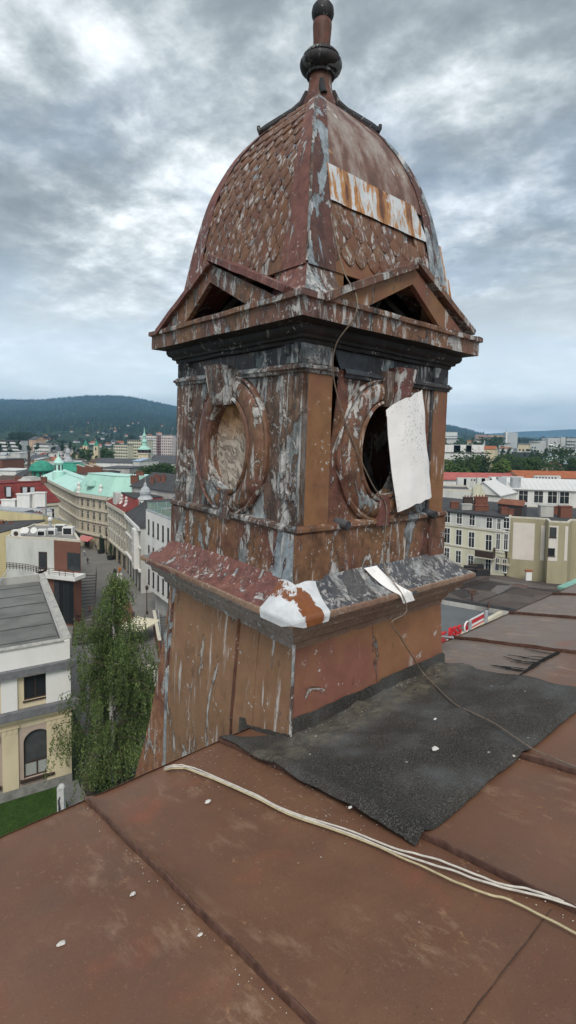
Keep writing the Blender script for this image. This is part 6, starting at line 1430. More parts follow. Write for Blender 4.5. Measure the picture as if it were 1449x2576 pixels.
# works: silo, stack and conveyor hall
p = dist(1288, 1132, 900); si = thing('silo', 'tall pale grey silo with white corner stack', 'silo', (p.x, p.y, 0)); zt = dist(1288, 1088, 900).z
MB().prism([(p.x - 9.5, p.y, 0), (p.x + 8.5, p.y, 0), (p.x + 8.5, p.y + 16, 0), (p.x - 9.5, p.y + 16, 0)], (0, 0, zt)).build('body', plain('silo cladding', (0.43, 0.45, 0.46), 0.7, 0.06, 0.1), si)
MB().abox(p.x - 11.8, p.x - 9.6, p.y - 1, p.y + 3, 0, zt + 1).build('stack', M_PLW, si); MB().tube([V((p.x - 10.7, p.y + 1, zt + 1)), V((p.x - 10.7, p.y + 1, zt + 5))], 0.4, 6).build('mast', M_ZINC, si); MB().abox(p.x + 9.2, p.x + 11, p.y + 8, p.y + 12, 0, zt - 8).build('stack', M_PLW, si)
p = dist(1385, 1130, 800); wk = thing('works_hall', 'pale grey works hall with slanting conveyor gallery', 'building', (p.x, p.y, 0)); zt = dist(1385, 1102, 800).z
M_CLAD = plain('works cladding', (0.47, 0.47, 0.46), 0.7, 0.1, 0.08)
MB().abox(p.x - 5, p.x + 19, p.y, p.y + 20, 0, zt).build('hall', M_CLAD, wk); MB().abox(p.x - 24, p.x - 5.1, p.y + 4, p.y + 20, 0, zt - 5).build('hall', M_CLAD, wk); MB().abox(p.x + 14, p.x + 21, p.y - 2, p.y - 0.1, 0, zt + 1.5).build('stair_tower', M_CLAD, wk)
MB().tube([V((p.x - 6, p.y - 6, zt - 10)), V((p.x + 28, p.y - 6, zt - 20))], 1.8, 4).build('conveyor', M_PLW, wk); MB().abox(p.x - 48, p.x - 24.2, p.y + 6, p.y + 20, 0, zt - 16).build('hall', M_CLAD, wk)
row('grey_flats', 'small dark-grey block of flats at the far right edge', 1425, 1448, 1101, 1102, 850, WALLS['light grey'], M_SLATE, nwin=6, rows=(5, 10, 15, 20), wh=(1.8, 2))
# glass dome shopping hall
p = dist(1393, 1166, 470); gd = thing('glass_dome', 'domed glass hall gleaming behind the trees at the right', 'building', (p.x, p.y, 0)); zt = dist(1393, 1141, 470).z
kk = NT('dome glazing', 0.12, 0.6); kk.col((0.34, 0.42, 0.46)); M_DGL = kk.m
MB().grid(lambda u, v: V((p.x - 13 * math.cos(math.pi * u) * (1 - 0.25 * v), p.y + 8 - 12 * math.cos(math.pi * v * 0.5), zt * (0.15 + 0.85 * math.sin(math.pi * u) ** 0.6 * (0.35 + 0.65 * math.sin(math.pi * v * 0.5))))), 16, 10).build('glazing', M_DGL, gd, smooth=True)
for i in range(1, 16):
    u = i / 16; MB().tube([V((p.x - 13 * math.cos(math.pi * u) * (1 - 0.25 * v), p.y + 8 - 12 * math.cos(math.pi * v * 0.5) - 0.15, 0.15 + zt * (0.15 + 0.85 * math.sin(math.pi * u) ** 0.6 * (0.35 + 0.65 * math.sin(math.pi * v * 0.5))))) for v in [j / 8 for j in range(9)]], 0.16, 4).build('glazing_rib', M_FWHITE, gd)
MB().abox(p.x - 28, p.x - 12, p.y + 6, p.y + 24, 0, zt + 0.5).build('dark_glass_box', M_GLASS, gd)
rp_ = dist(1403, 1180, 330); t = thing('pavilion_roof', 'red pyramid roof peeking from the trees below the glass dome', 'building', (rp_.x, rp_.y, 0)); MB().abox(rp_.x - 5, rp_.x + 5, rp_.y, rp_.y + 10, 0, rp_.z).build('wall', WALLS['cream wall'], t); MB().lathe([(8, 0), (0.3, 5)], rp_ + V((0, 5, 0)), 4).build('roof', M_ROSE, t)

# ================================================================== LEFT: middle distance
row('white_long_house', 'long white house with small windows before the yellow flats', 240, 333, 1153, 1164, 300, WALLS['white plaster'], M_SLATE, nwin=11, rows=(6.6, 2.8), wh=(1.1, 2.0))
row('blue_roof_house', 'narrow white house with blue-grey roof beside the long white one', 334, 351, 1152, 1160, 296, WALLS['light grey'], M_BLUR, nwin=3, rows=(9.5, 5.5, 1.5), wh=(1.3, 2.2))
row('bare_wall_house', 'grey house with patchy bare firewall and red chimney before the long white house', 256, 325, 1175, 1178, 240, WALLS['grey plaster'], M_SLATE)
row('ochre_house', 'ochre house with brown pitched roof left of the long white house', 222, 243, 1152, 1162, 310, WALLS['tan panel'], M_BRNR, nwin=3, rows=(7,))
row('slate_roof_hall', 'grey hall with wide slate roof right of the town tower', 376, 470, 1146, 1166, 330, WALLS['light grey'], M_SLATE)
y_ = row('yellow_flats', 'left lower slab of pale yellow flats', 285, 320, 1118, 1119, 520, WALLS['pale yellow wall'], M_GREYR, nwin=8, rows=(2, 5, 8, 11, 14), wh=(1.3, 1.4))
y_ = row('yellow_flats', 'taller slab of pale yellow flats behind the town tower', 320.5, 366, 1106, 1107, 525, WALLS['pale yellow wall'], M_GREYR, nwin=10, rows=(2, 5, 8, 11, 14, 17, 20), wh=(1.3, 1.4))
y_ = row('white_flats', 'pale high-rise flats directly behind the green spire', 352, 391, 1095, 1096, 590, WALLS['white plaster'], M_GREYR, nwin=9, rows=(4, 7, 10, 13, 16, 19, 22), wh=(1.3, 1.4))
y_ = row('pink_flats', 'pinkish white high-rise flats with dark red balcony stacks', 391.5, 435, 1094, 1095, 585, WALLS['pink panel'], M_GREYR, nwin=9, rows=(4, 7, 10, 13, 16, 19, 22), wh=(1.2, 1.4))
M_BALC = plain('dark red balcony', (0.17, 0.06, 0.06), 0.8, 0.2, 1)
for x in (399, 424):
    for i in range(8):
        p = dist(x, 1100, 583.5); MB().abox(p.x - 2.2, p.x + 2.2, p.y - 1.4, p.y, 3.4 + 3 * i, 4.5 + 3 * i).build('balcony', M_BALC, y_)
row('grey_flats', 'grey flats at the turret edge right of the pinkish high-rise', 436, 470, 1105, 1106, 600, WALLS['light grey'], M_GREYR, nwin=6, rows=(4, 8, 12, 16), wh=(1.4, 1.5))
# town hall tower with green spire
p = dist(363, 1200, 330); tt = thing('town_tower', 'cream clock tower with slender green spire', 'tower', (p.x, p.y, 0)); zq_ = lambda y: dist(363, y, 330).z
MB().abox(p.x - 3.1, p.x + 3.1, p.y - 3.1, p.y + 3.1, 0, zq_(1142)).build('shaft', WALLS['cream wall'], tt); MB().abox(p.x - 3.5, p.x + 3.5, p.y - 3.5, p.y + 3.5, zq_(1142), zq_(1139)).build('gallery_floor', M_STONE, tt)
for i in range(4):
    for j in range(4):
        if i in (0, 3) or j in (0, 3): MB().abox(p.x - 3.3 + 2 * i, p.x - 2.7 + 2 * i, p.y - 3.3 + 2 * j, p.y - 2.7 + 2 * j, zq_(1139), zq_(1131)).build('gallery_post', M_BRNR, tt)
MB().abox(p.x - 2.4, p.x + 2.4, p.y - 2.4, p.y + 2.4, zq_(1139), zq_(1131)).build('gallery_core', M_FBRN, tt)
z0 = zq_(1131); MB().lathe([(4.3, z0), (4.2, z0 + 0.6), (2.6, z0 + 1.6), (1.7, z0 + 2.4), (1.5, z0 + 4.6), (2.0, z0 + 4.9), (1.9, z0 + 5.3), (1.0, z0 + 6.6), (0.9, z0 + 8.2), (1.3, z0 + 8.4), (1.2, z0 + 8.9), (0.45, z0 + 10.2), (0.12, zq_(1076)), (0, zq_(1074))], V((p.x, p.y, 0)), 8).build('spire', M_GRNR, tt)
for i in range(2): MB().abox(p.x - 1.6 + 2 * i, p.x - 0.6 + 2 * i, p.y - 3.16, p.y - 3.103, zq_(1160), zq_(1154)).build('window', M_GLASS, tt)
# twin-towered church
p = dist(229, 1160, 450); ch = thing('church', 'cream church with two green-capped towers and curved gable', 'church', (p.x, p.y, 0)); zq_ = lambda y: dist(229, y, 450).z
for sx_ in (-4.6, 4.6):
    MB().abox(p.x + sx_ - 1.9, p.x + sx_ + 1.9, p.y - 1.9, p.y + 1.9, 0, zq_(1121)).build('tower', WALLS['cream wall'], ch); z0 = zq_(1121)
    MB().lathe([(2.4, z0), (2.3, z0 + 0.6), (1.5, z0 + 1.2), (1.6, z0 + 2.0), (0.8, z0 + 2.8), (0.8, z0 + 3.6), (0.15, z0 + 4.4), (0, z0 + 5.4)], V((p.x + sx_, p.y, 0)), 8).build('cap', M_DGRN, ch)
    MB().abox(p.x + sx_ - 0.6, p.x + sx_ + 0.6, p.y - 1.95, p.y - 1.903, z0 - 4.0, z0 - 1.6).build('belfry_window', M_GLASS, ch)
MB().abox(p.x - 4.5, p.x + 4.5, p.y - 1.5, p.y + 24, 0, zq_(1150)).build('nave', WALLS['cream wall'], ch); MB().lathe([(0, -0.3), (3.4, -0.3), (3.4, 0.3), (0, 0.3)], V((0, 0, 0)), 20).build('curved_gable', WALLS['cream wall'], ch, local=True).matrix_local = Matrix.Translation((0, -1.3, zq_(1151))) @ Matrix.Rotation(R_(90), 4, 'X')
gable(ch, [(p.x - 4.5, p.y - 1), (p.x + 4.5, p.y - 1), (p.x + 4.5, p.y + 24), (p.x - 4.5, p.y + 24)], zq_(1150), 4, M_BRNR, False, 0.3)
# left edge
row('terrace_block', 'long white stepped block at the left edge below the wooded knoll', -30, 51, 1107, 1108, 620, WALLS['white plaster'], M_GREYR, nwin=18, rows=(4, 8, 12, 16), wh=(2.2, 1.8))
row('white_school', 'white three-storey house with rows of square windows left of the church', 83, 122, 1114, 1119, 560, WALLS['white plaster'], M_GREYR, nwin=8, rows=(3, 7, 11), wh=(1.6, 1.6))
row('yellow_villa', 'tall ochre villa with dark roof above the white school', 72, 87, 1098, 1106, 600, WALLS['tan panel'], M_SLATE, nwin=3, rows=(8, 13), wh=(1.6, 2))
row('brown_roof_house', 'grey house with flat dark roof right of the white school', 126, 150, 1123, 1131, 540, WALLS['light grey'], M_SLATE, nwin=5, rows=(6,))
row('gabled_house', 'white gabled house with dark roof in front of the white school', 66, 96, 1144, 1157, 400, WALLS['white plaster'], M_SLATE, nwin=6, rows=(4, 8), wh=(1.3, 1.5))
row('tile_roof_row', 'low white row with faded orange roof right of the gabled house', 96, 133, 1149, 1157, 420, WALLS['white plaster'], M_ORNT, nwin=6, rows=(4,))
row('pale_annex', 'pale green-white flat annex at the left below the knoll', 25, 48, 1138, 1139, 430, WALLS['light grey'], M_WHTR, nwin=4, rows=(6,))
row('domed_works', 'white works hall with silvery roof lantern behind the green dome', 128, 188, 1158, 1170, 300, WALLS['white plaster'], M_ZINC, nwin=7, rows=(7,))
p = dist(171, 1168, 296); t = thing('roof_lantern', 'silver domed lantern on the white works hall', 'cupola', p); MB().lathe([(3.0, -3), (2.6, 2), (1.2, 4.2), (1.1, 6.2), (1.5, 6.5), (1.2, 8), (0.2, 9.2), (0.1, 11), (0, 11)], p, 10).build('body', M_ZINC, t)
row('firewall_house', 'house with big bare plaster firewall left of the green dome', 57, 108, 1178, 1190, 228, WALLS['grey plaster'], M_DARKR)
r_ = row('black_mansard_house', 'narrow ornate house with black mansard beside the bare firewall', 38, 57, 1176, 1196, 224, WALLS['old beige'], M_DARKR, nwin=3, rows=(8, 4), wh=(1.2, 2.4), style='arch')
row('red_gable_house', 'low house with dark roof and red gable edge at the left', 18, 62, 1203, 1214, 190, WALLS['rose wall'], M_BRNR)
row('old_brown_house', 'dark brown-roofed house at the left edge above the red mansard', -30, 22, 1196, 1212, 195, WALLS['grey plaster'], M_BRNR)
row('white_flat_house', 'white-roofed flat house at the left edge', -30, 38, 1180, 1184, 250, WALLS['white plaster'], M_WHTR)
row('cream_long_house', 'cream house with pale green roof at the left edge', -20, 44, 1165, 1172, 300, WALLS['cream wall'], M_WHTR, nwin=7, rows=(5,))
row('brick_firewall', 'red brick end wall at the left edge of the town', -20, 4, 1155, 1156, 290, M_CHIM, M_GREYR)
row('low_roof_house', 'brown low house with many brick chimneys behind the pale green roof', 196, 256, 1182, 1192, 215, WALLS['grey plaster'], M_BRNR)
for i in range(9):
    p = dist(197 + 7 * i, 1180 + (i % 3) * 2, 216); t = thing('brick_chimney', ('leftmost', 'second', 'third', 'fourth', 'fifth', 'sixth', 'seventh', 'eighth', 'rightmost')[i] + ' brick chimney in the row behind the pale green roof', 'chimney', p - UP * 2, 'chimneys behind the pale green roof')
    MB().abox(p.x - 0.6, p.x + 0.6, p.y - 0.5, p.y + 0.5, p.z - 2, p.z + 1.6).build('stack', M_CHIM, t); MB().abox(p.x - 0.7, p.x + 0.7, p.y - 0.6, p.y + 0.6, p.z + 1.602, p.z + 1.85).build('cap', M_STONE, t)
p = dist(73, 1190, 260); t = thing('factory_chimney', 'thin dark brick chimney stack among the left roofs', 'chimney', (p.x, p.y, 0)); MB().lathe([(1.1, 0), (0.55, dist(73, 1138, 260).z)], V((p.x, p.y, 0)), 12).build('stack', plain('sooty brick', (0.07, 0.05, 0.043), 0.9, 0.25, 1), t); MB().lathe([(0.7, -0.3), (0.7, 0.3)], V((p.x, p.y, dist(73, 1138, 260).z)), 12).build('cap', MATS['sooty brick'], t)
# packed old-town houses in the middle distance
random.seed(77)
ords = ['first', 'second', 'third', 'fourth', 'fifth', 'sixth', 'seventh', 'eighth', 'ninth', 'tenth', 'eleventh', 'twelfth', 'thirteenth', 'fourteenth']
for rowi, (d0, yb, where, n, xa, xb) in enumerate(((255, 1186, 'nearest old-town row before the long white house', 9, 100, 250), (345, 1160, 'middle old-town row left of the church', 12, -10, 215), (450, 1143, 'far old-town row below the wooded knoll', 14, -5, 215))):
    for i in range(n):
        x0 = xa + (xb - xa) * i / n + random.uniform(0, 3); w = (xb - xa) / n * random.uniform(0.55, 0.92); y = yb + random.uniform(-4, 3)
        wl_, wn_ = random.choice((('white plaster', 'white'), ('cream wall', 'cream'), ('light grey', 'grey'), ('white plaster', 'white'), ('old beige', 'beige')))
        rf_, rn_ = random.choice(((M_SLATE, 'slate'), (M_BRNR, 'brown'), (M_ORNT, 'orange'), (M_GREYR, 'grey'), (M_SLATE, 'slate'), (M_ZINC, 'silver')))
        row('old_town_house', ords[i] + ' house, ' + wn_ + ' with ' + rn_ + ' roof, ' + where, x0, x0 + w, y - random.uniform(3, 8), y, d0 + random.uniform(-14, 14), WALLS[wl_], rf_, cat='house', depth=11, nwin=3, rows=(5.0, 9.0), wh=(1.1, 1.7), group='old-town houses')
# scattered suburb at the foot of the hill
random.seed(21)
subs = [MB().abox(-0.5, 0.5, -0.5, 0.5, 0, 0.55).mesh('wall', WALLS['white plaster']), MB().prism([(-0.56, -0.56, 0.552), (-0.56, 0.56, 0.552), (-0.56, 0, 1.0)], (1.12, 0, 0)).mesh('roof', M_ORNT), MB().prism([(-0.56, -0.56, 0.552), (-0.56, 0.56, 0.552), (-0.56, 0, 1.0)], (1.12, 0, 0)).mesh('roof', M_SLATE), MB().abox(-0.5, 0.5, -0.5, 0.5, 0, 0.55).mesh('wall', WALLS['cream wall'])]
SUB = []
for i in range(110):
    left = i < 78
    x = random.uniform(105, 440) if left else random.uniform(1115, 1440)
    d = random.uniform(700, 2100)
    SUB.append((x, d))
# ================================================================== GROUND, HILLS, HAZE
def terrain_z(x, y):
    """Level town; beyond about 1 km the land rises to the wooded ridge on the left."""
    d = math.hypot(x, y)
    if d < 900 or y < 0: return 0.0
    px = 724 + FPX * x / max(1.0, y)
    R = [(-900, 1050), (-300, 1028), (-100, 1020), (0, 1018), (60, 1018.5), (110, 1017), (160, 1012), (220, 1006), (270, 1005), (310, 1005.5), (350, 1012), (400, 1022), (445, 1031), (560, 1044), (700, 1052), (900, 1056), (1050, 1060), (1120, 1068), (1160, 1076), (1200, 1086), (1260, 1096), (1400, 1100), (3000, 1100)]
    for (a, b), (c, e) in zip(R, R[1:]):
        if a <= px <= c: yr = b + (e - b) * (px - a) / (c - a); break
    else: yr = 1090
    ridge = max(0.0, (1087 - yr)) * 4300 / FPX + 32 if yr < 1092 else 6
    t = min(1, max(0, (y - 900) / 3400)); t2 = t ** 1.55
    z = ridge * t2
    if y > 4300: z = ridge * max(0.2, 1 - (y - 4300) / 4000)
    z += t * (18 * nz(x / 420, y / 420) + 7 * nz(x / 150, y / 150, 3)) * (0 if y > 4100 else 1) * min(1, ridge / 120)
    return max(0, z) if y > 900 else 0
def town_ground():
    k = NT('town ground', 0.9, 0.2)
    a = k.noise(0.012, 8, 0.65); b = k.noise(0.1, 6, 0.7)
    base = k.ramp(a, (0.38, (0.035, 0.06, 0.022)), (0.52, (0.055, 0.075, 0.035)), (0.58, (0.16, 0.155, 0.14)), (0.7, (0.20, 0.195, 0.18)))
    k.col(k.mix(k.math('MULTIPLY', b, 0.5), base, (0.03, 0.045, 0.02))); return k.m
def forest():
    k = NT('forest slope', 0.95, 0.1)
    a = k.noise(0.006, 8, 0.7); b = k.noise(0.05, 6, 0.75)
    base = k.ramp(a, (0.35, (0.014, 0.034, 0.018)), (0.5, (0.024, 0.050, 0.022)), (0.65, (0.038, 0.068, 0.028)))
    z = k.sep()[2]; mr = k.t.nodes.new('ShaderNodeMapRange'); mr.inputs[1].default_value = 95; mr.inputs[2].default_value = 15
    k.L(k.math('ADD', z, k.math('MULTIPLY', k.noise(0.008, 5), 60)), mr.inputs[0])
    base = k.mix(k.math('MULTIPLY', mr.outputs[0], k.step(k.noise(0.013, 6, 0.6), 0.50, 0.55)), base, (0.085, 0.13, 0.04))
    k.col(k.mix(k.step(b, 0.42, 0.62), base, (0.008, 0.018, 0.010))); k.bump(b, 1.0, 8.0); return k.m
M_FOR = forest()
structure('ground', MB().grid(lambda u, v: V((-4200 + 8400 * u, -400 + 1320 * v, -0.02)), 4, 4), town_ground())
structure('hill', MB().grid(lambda u, v: (lambda x, y: V((x, y, terrain_z(x, y) - 0.5)))((-1.05 + 2.1 * u) * (900 + 5600 * v ** 1.4), 900 + 5600 * v ** 1.4), 190, 90), M_FOR, smooth='all')
structure('far_mountains', MB().grid(lambda u, v: (lambda x: V((x, 7000 + 400 * v, -20 + (v > 0.5) * (42 + 75 * max(0, math.sin((x - 2500) / 1050)) ** 1.5 + 35 * abs(nz(x / 900, 2))))))(-7000 + 14000 * u), 160, 2), M_FOR, smooth='all')
structure('far_plain', MB().grid(lambda u, v: V(((-1.2 + 2.4 * u) * (6400 + 900 * v), 6400 + 900 * v, -1.2)), 6, 4), M_FOR)
# spruces on the ridge and slopes
random.seed(5); fm = MB()
for i in range(7000):
    y = random.uniform(1500, 4330) if i > 1100 else random.uniform(4180, 4330); px = random.uniform(-60, 470) if i % 6 else random.uniform(1090, 1215)
    x = (px - 724) / FPX * y; z = terrain_z(x, y)
    if z < 25 and random.random() < 0.7: continue
    r = random.uniform(4, 8); h = random.uniform(12, 22); a0 = random.random() * 6
    if random.random() < 0.5: h *= 0.65; r *= 1.25
    fm.add([(x + r * math.cos(a0 + 1.57 * q), y + r * math.sin(a0 + 1.57 * q), z - 3) for q in range(4)] + [(x + random.uniform(-1, 1), y, z + h)], ((0, 1, 4), (1, 2, 4), (2, 3, 4), (3, 0, 4)))
o = fm.build('forest', M_FOR, kind='stuff', fix=False); o['label'] = 'dense spruce forest covering the ridge'
# suburb houses set on the rising land
ref = {}
for i, (x, d) in enumerate(SUB):
    X = (x - 724) / FPX * d; z = terrain_z(X, d); s = random.uniform(6, 10)
    m = Matrix.Translation((X, d, z - 1)) @ Matrix.Rotation(random.uniform(0, 3.1), 4, 'Z') @ Matrix.Diagonal((s * 1.2, s, s * 0.75, 1))
    t = thing('suburb_house', 'tiny pale house in the far suburb below the hills', 'house', mw=m, group='far suburb houses')
    put('wall', subs[0] if i % 3 else subs[3], t); put('roof', subs[1] if i % 4 else subs[2], t)

# ------------------------------------------------------------------ paving, lawn, beds
def paving():
    k = NT('street paving', 0.8, 0.3)
    n = k.t.nodes.new('ShaderNodeTexBrick'); n.inputs['Color1'].default_value = (0.23, 0.22, 0.20, 1); n.inputs['Color2'].default_value = (0.19, 0.182, 0.17, 1); n.inputs['Mortar'].default_value = (0.12, 0.115, 0.105, 1); n.inputs['Scale'].default_value = 1.2; n.inputs['Mortar Size'].default_value = 0.02
    k.L(k.map(rot=(0, 0, 0.45)), n.inputs['Vector']); a = k.noise(0.25, 6, 0.6)
    k.col(k.mix(k.math('MULTIPLY', k.step(a, 0.4, 0.65), 0.5), n.outputs[0], (0.12, 0.115, 0.105))); return k.m
M_PAVE = paving()
structure('street', MB().prism([(-110, 200, 0), (-62, 130, 0), (-40, 82, 0), (-20, 52, 0), (-14, 30, 0), (30, 30, 0), (30, 75, 0), (-18, 100, 0), (-34, 140, 0), (-70, 200, 0)], (0, 0, 0.02)), M_PAVE)
structure('paving_band', MB().prism([lev(300, 1515) + UP * 0.024, lev(325, 1510) + UP * 0.024, lev(345, 1570) + UP * 0.024, lev(290, 1580) + UP * 0.024], (0, 0, 0.006)), M_BRICK)
k = NT('lawn soil', 0.95, 0.1); k.col(k.ramp(k.noise(1.2, 6, 0.65), (0.3, (0.022, 0.045, 0.012)), (0.7, (0.045, 0.075, 0.02)))); M_LAWN = k.m
lw = [LP(-26, -0.15), LP(-0.9, -0.15), LP(-0.4, -3.2), LP(-1.5, -12), LP(-26, -12)]
structure('lawn', MB().prism([p + UP * 0.025 for p in lw], (0, 0, 0.05)), M_LAWN)
k = NT('grass blades', 0.7, 0.2); k.col(k.ramp(k.noise(0.7, 7, 0.72), (0.36, (0.040, 0.100, 0.020)), (0.7, (0.11, 0.20, 0.045)))); M_GRASS = k.m
random.seed(9); gm = MB()
for i in range(26000):
    s = random.uniform(-9, -0.9); d = random.uniform(-9.5, -0.2); p = LP(s, d) + UP * 0.07
    if s > -0.9 - (-d - 3) * 0.12 * 0 : continue
    a = random.uniform(0, 6.28); w = 0.018; h = random.uniform(0.05, 0.13); t = V((math.cos(a), math.sin(a), 0)); l = V((random.uniform(-.04, .04), random.uniform(-.04, .04), h))
    gm.add([p - t * w, p + t * w, p + l], ((0, 1, 2),))
o = gm.build('grass', M_GRASS, kind='stuff', fix=False); o['label'] = 'short green lawn grass before the cream building'
structure('kerb_path', MB().prism([LP(-0.85, -0.1) + UP * 0.026, LP(0.5, -0.1) + UP * 0.026, LP(0.9, -12) + UP * 0.026, LP(-0.3, -12) + UP * 0.026], (0, 0, 0.09)), plain('dark slab', (0.17, 0.17, 0.165), 0.85, 0.25, 1))
structure('flower_bed', MB().grid(lambda u, v: LP(0.8 + 5.0 * u, -4.5 + 5.5 * v) + UP * (0.05 + 0.25 * math.sin(math.pi * u) * math.sin(math.pi * v)), 8, 8), plain('bed soil', (0.05, 0.04, 0.03), 0.95, 0.3, 2))
structure('light_path', MB().prism([lev(330, 1860) + UP * 0.03, lev(375, 1850) + UP * 0.03, lev(372, 1990) + UP * 0.03, lev(318, 1970) + UP * 0.03], (0, 0, 0.02)), plain('pale slabs', (0.40, 0.395, 0.38), 0.85, 0.15, 1))

# ================================================================== TREES
def leaf_mat(name, c, c2):
    k = NT(name, 0.6, 0.25)
    geo = k.t.nodes.new('ShaderNodeNewGeometry'); rr = geo.outputs['Random Per Island']
    base = k.mix(rr, c, c2); n = k.noise(0.35, 4)
    k.col(k.mix(k.step(n, 0.42, 0.66), base, tuple(x * 0.62 for x in c)))
    k.b.inputs['Transmission Weight'].default_value = 0.0
    tr = k.t.nodes.new('ShaderNodeBsdfTranslucent'); k.L(base, tr.inputs[0]); mx = k.t.nodes.new('ShaderNodeMixShader'); mx.inputs[0].default_value = 0.38
    out = [n for n in k.t.nodes if n.type == 'OUTPUT_MATERIAL'][0]; k.L(k.b.outputs[0], mx.inputs[1]); k.L(tr.outputs[0], mx.inputs[2]); k.L(mx.outputs[0], out.inputs[0]); return k.m
M_LF1 = leaf_mat('broad leaves', (0.042, 0.085, 0.018), (0.075, 0.13, 0.030)); M_LF2 = leaf_mat('dark leaves', (0.024, 0.052, 0.016), (0.045, 0.080, 0.024)); M_LFB = leaf_mat('birch leaves', (0.095, 0.145, 0.045), (0.22, 0.275, 0.095)); M_LF3 = leaf_mat('light leaves', (0.085, 0.14, 0.030), (0.13, 0.19, 0.045))
M_BARK = plain('bark', (0.085, 0.065, 0.05), 0.95, 0.3, 3)
def crown(mb, C, rx, rz, n, size, seed, lumps=9):
    rnd = random.Random(seed)
    L = [(V((rnd.gauss(0, 0.42) * rx, rnd.gauss(0, 0.42) * rx, rnd.uniform(-0.6, 0.75) * rz)), rnd.uniform(0.30, 0.52)) for _ in range(lumps)]
    for i in range(n):
        c, q = L[i % lumps]
        d = V((rnd.gauss(0, 1), rnd.gauss(0, 1), rnd.gauss(0, 1))).normalized() * (rnd.random() ** 0.33)
        p = C + c + V((d.x * rx * q * 1.2, d.y * rx * q * 1.2, d.z * rz * q))
        a = V((rnd.gauss(0, 1), rnd.gauss(0, 1), rnd.gauss(0, 0.5))).normalized(); b = a.orthogonal().normalized(); s = size * rnd.uniform(0.6, 1.3)
        mb.add((p - a * s, p - b * s * 0.6, p + a * s, p + b * s * 0.6), ((0, 1, 2, 3),))
    return mb
def tree(label, x, ybase, d, h, w, mat, group, n=900, size=None, seed=0, base=None):
    p = dist(x, ybase, d); p.z = 0.0 if base is None else base; size = size or max(0.25, w * 0.055)
    t = thing('tree', label, 'tree', p, group)
    tk = MB().tube([p, p + V((0.1, 0, h * 0.4)), p + V((0.2, 0.1, h * 0.8))], w * 0.045 + 0.1, 7, 0.08)
    rnd = random.Random(seed)
    for i in range(5): a = rnd.uniform(0, 6.28); q = p + UP * (h * (0.3 + 0.09 * i)); tk.tube([q, q + V((math.cos(a) * w * 0.3, math.sin(a) * w * 0.3, h * 0.22))], 0.14, 5, 0.04)
    tk.build('trunk', M_BARK, t, fix=False)
    crown(MB(), p + UP * (h * 0.62), w * 0.5, h * 0.42, n, size, seed).build('crown', mat, t, fix=False); return t
GL, GR = 'trees behind the pale green roof', 'trees among the houses on the right'
def tops(x, ytop, d): return dist(x, ytop, d).z
for i, (x, yt, d, w, mt, lab) in enumerate([(362, 1176, 225, 13, M_LF1, 'rounded tree at the left end of the clump behind the pale green roof'), (385, 1168, 232, 17, M_LF2, 'big dark tree second in the clump behind the pale green roof'), (408, 1164, 238, 18, M_LF1, 'big bright tree in the middle of the clump behind the pale green roof'), (432, 1162, 236, 18, M_LF2, 'dark tree next to the turret edge behind the pale green roof')]):
    tree(lab, x, 1200, d, tops(x, yt, d), w, mt, GL, 2400, 0.55, 40 + i)
for i, (x, yt, d, w, mt, lab) in enumerate([(1143, 1137, 215, 24, M_LF2, 'large dark tree beside the turret before the white flats'), (1122, 1158, 205, 12, M_LF3, 'light green tree low beside the turret edge'), (1176, 1155, 208, 13, M_LF1, 'middle-green tree right of the large dark tree'), (1205, 1160, 205, 10, M_LF2, 'dark conical tree before the white flats end'), (1232, 1152, 225, 15, M_LF2, 'dark round tree right of the white flats'), (1255, 1145, 240, 17, M_LF1, 'bright tree left of the centre of the right-hand tree belt'), (1285, 1140, 250, 18, M_LF1, 'bright tall tree below the silo'), (1318, 1132, 250, 19, M_LF2, 'tall dark poplar-like tree left of the dark glass box'), (1262, 1165, 190, 9, M_LF3, 'light young tree in front of the tree belt'), (1290, 1162, 195, 11, M_LF2, 'low dark tree in front of the tree belt'), (1335, 1158, 220, 12, M_LF1, 'small round tree before the glass dome'), (1437, 1128, 240, 24, M_LF2, 'big dark tree at the right edge of the town')]):
    tree(lab, x, 1200, d, tops(x, yt, d), w, mt, GR, 2200, 0.55, 70 + i)
# belts of trees that read as one mass
def belt(label, spots, mat, seed):
    m = MB(); rnd = random.Random(seed)
    for x, y, d, w in spots:
        p = dist(x, y, d); r = w * d / FPX / 2; zt = p.z; base = terrain_z(p.x, d)
        crown(m, V((p.x, d, zt - r * 0.6)), r, max(r * 0.8, 3), 260, max(0.5, r * 0.17), rnd.random(), 6)
        crown(m, V((p.x, d, max(base + 2, zt - r * 1.8))), r * 1.1, r, 160, max(0.5, r * 0.2), rnd.random(), 5)
    o = m.build('tree_belt', mat, kind='stuff', fix=False); o['label'] = label
random.seed(33)
belt('dark wooded knoll above the white block on the left', [(random.uniform(22, 88), 1084 + abs(random.gauss(0, 8)) + abs(x_ - 50) * 0.22, random.uniform(760, 900), random.uniform(14, 22)) for x_ in [random.uniform(20, 90) for _ in range(26)]], M_LF2, 1)
belt('gardens and trees around the left-hand houses', [(random.uniform(-10, 220), random.uniform(1108, 1165), random.uniform(470, 640), random.uniform(9, 16)) for _ in range(44)], M_LF2, 2)
belt('green gardens below the hill', [(random.uniform(100, 445), random.uniform(1092, 1118), random.uniform(750, 1500), random.uniform(8, 15)) for _ in range(75)], M_LF2, 3)
belt('bright trees around the church', [(random.uniform(180, 285), random.uniform(1128, 1168), random.uniform(330, 430), random.uniform(10, 18)) for _ in range(26)], M_LF1, 4)
belt('woods on the lower slope of the right hill', [(x_, random.uniform(1098, 1122), random.uniform(650, 1150), random.uniform(9, 18)) for x_ in [random.uniform(1110, 1268) for _ in range(64)]], M_LF1, 5)
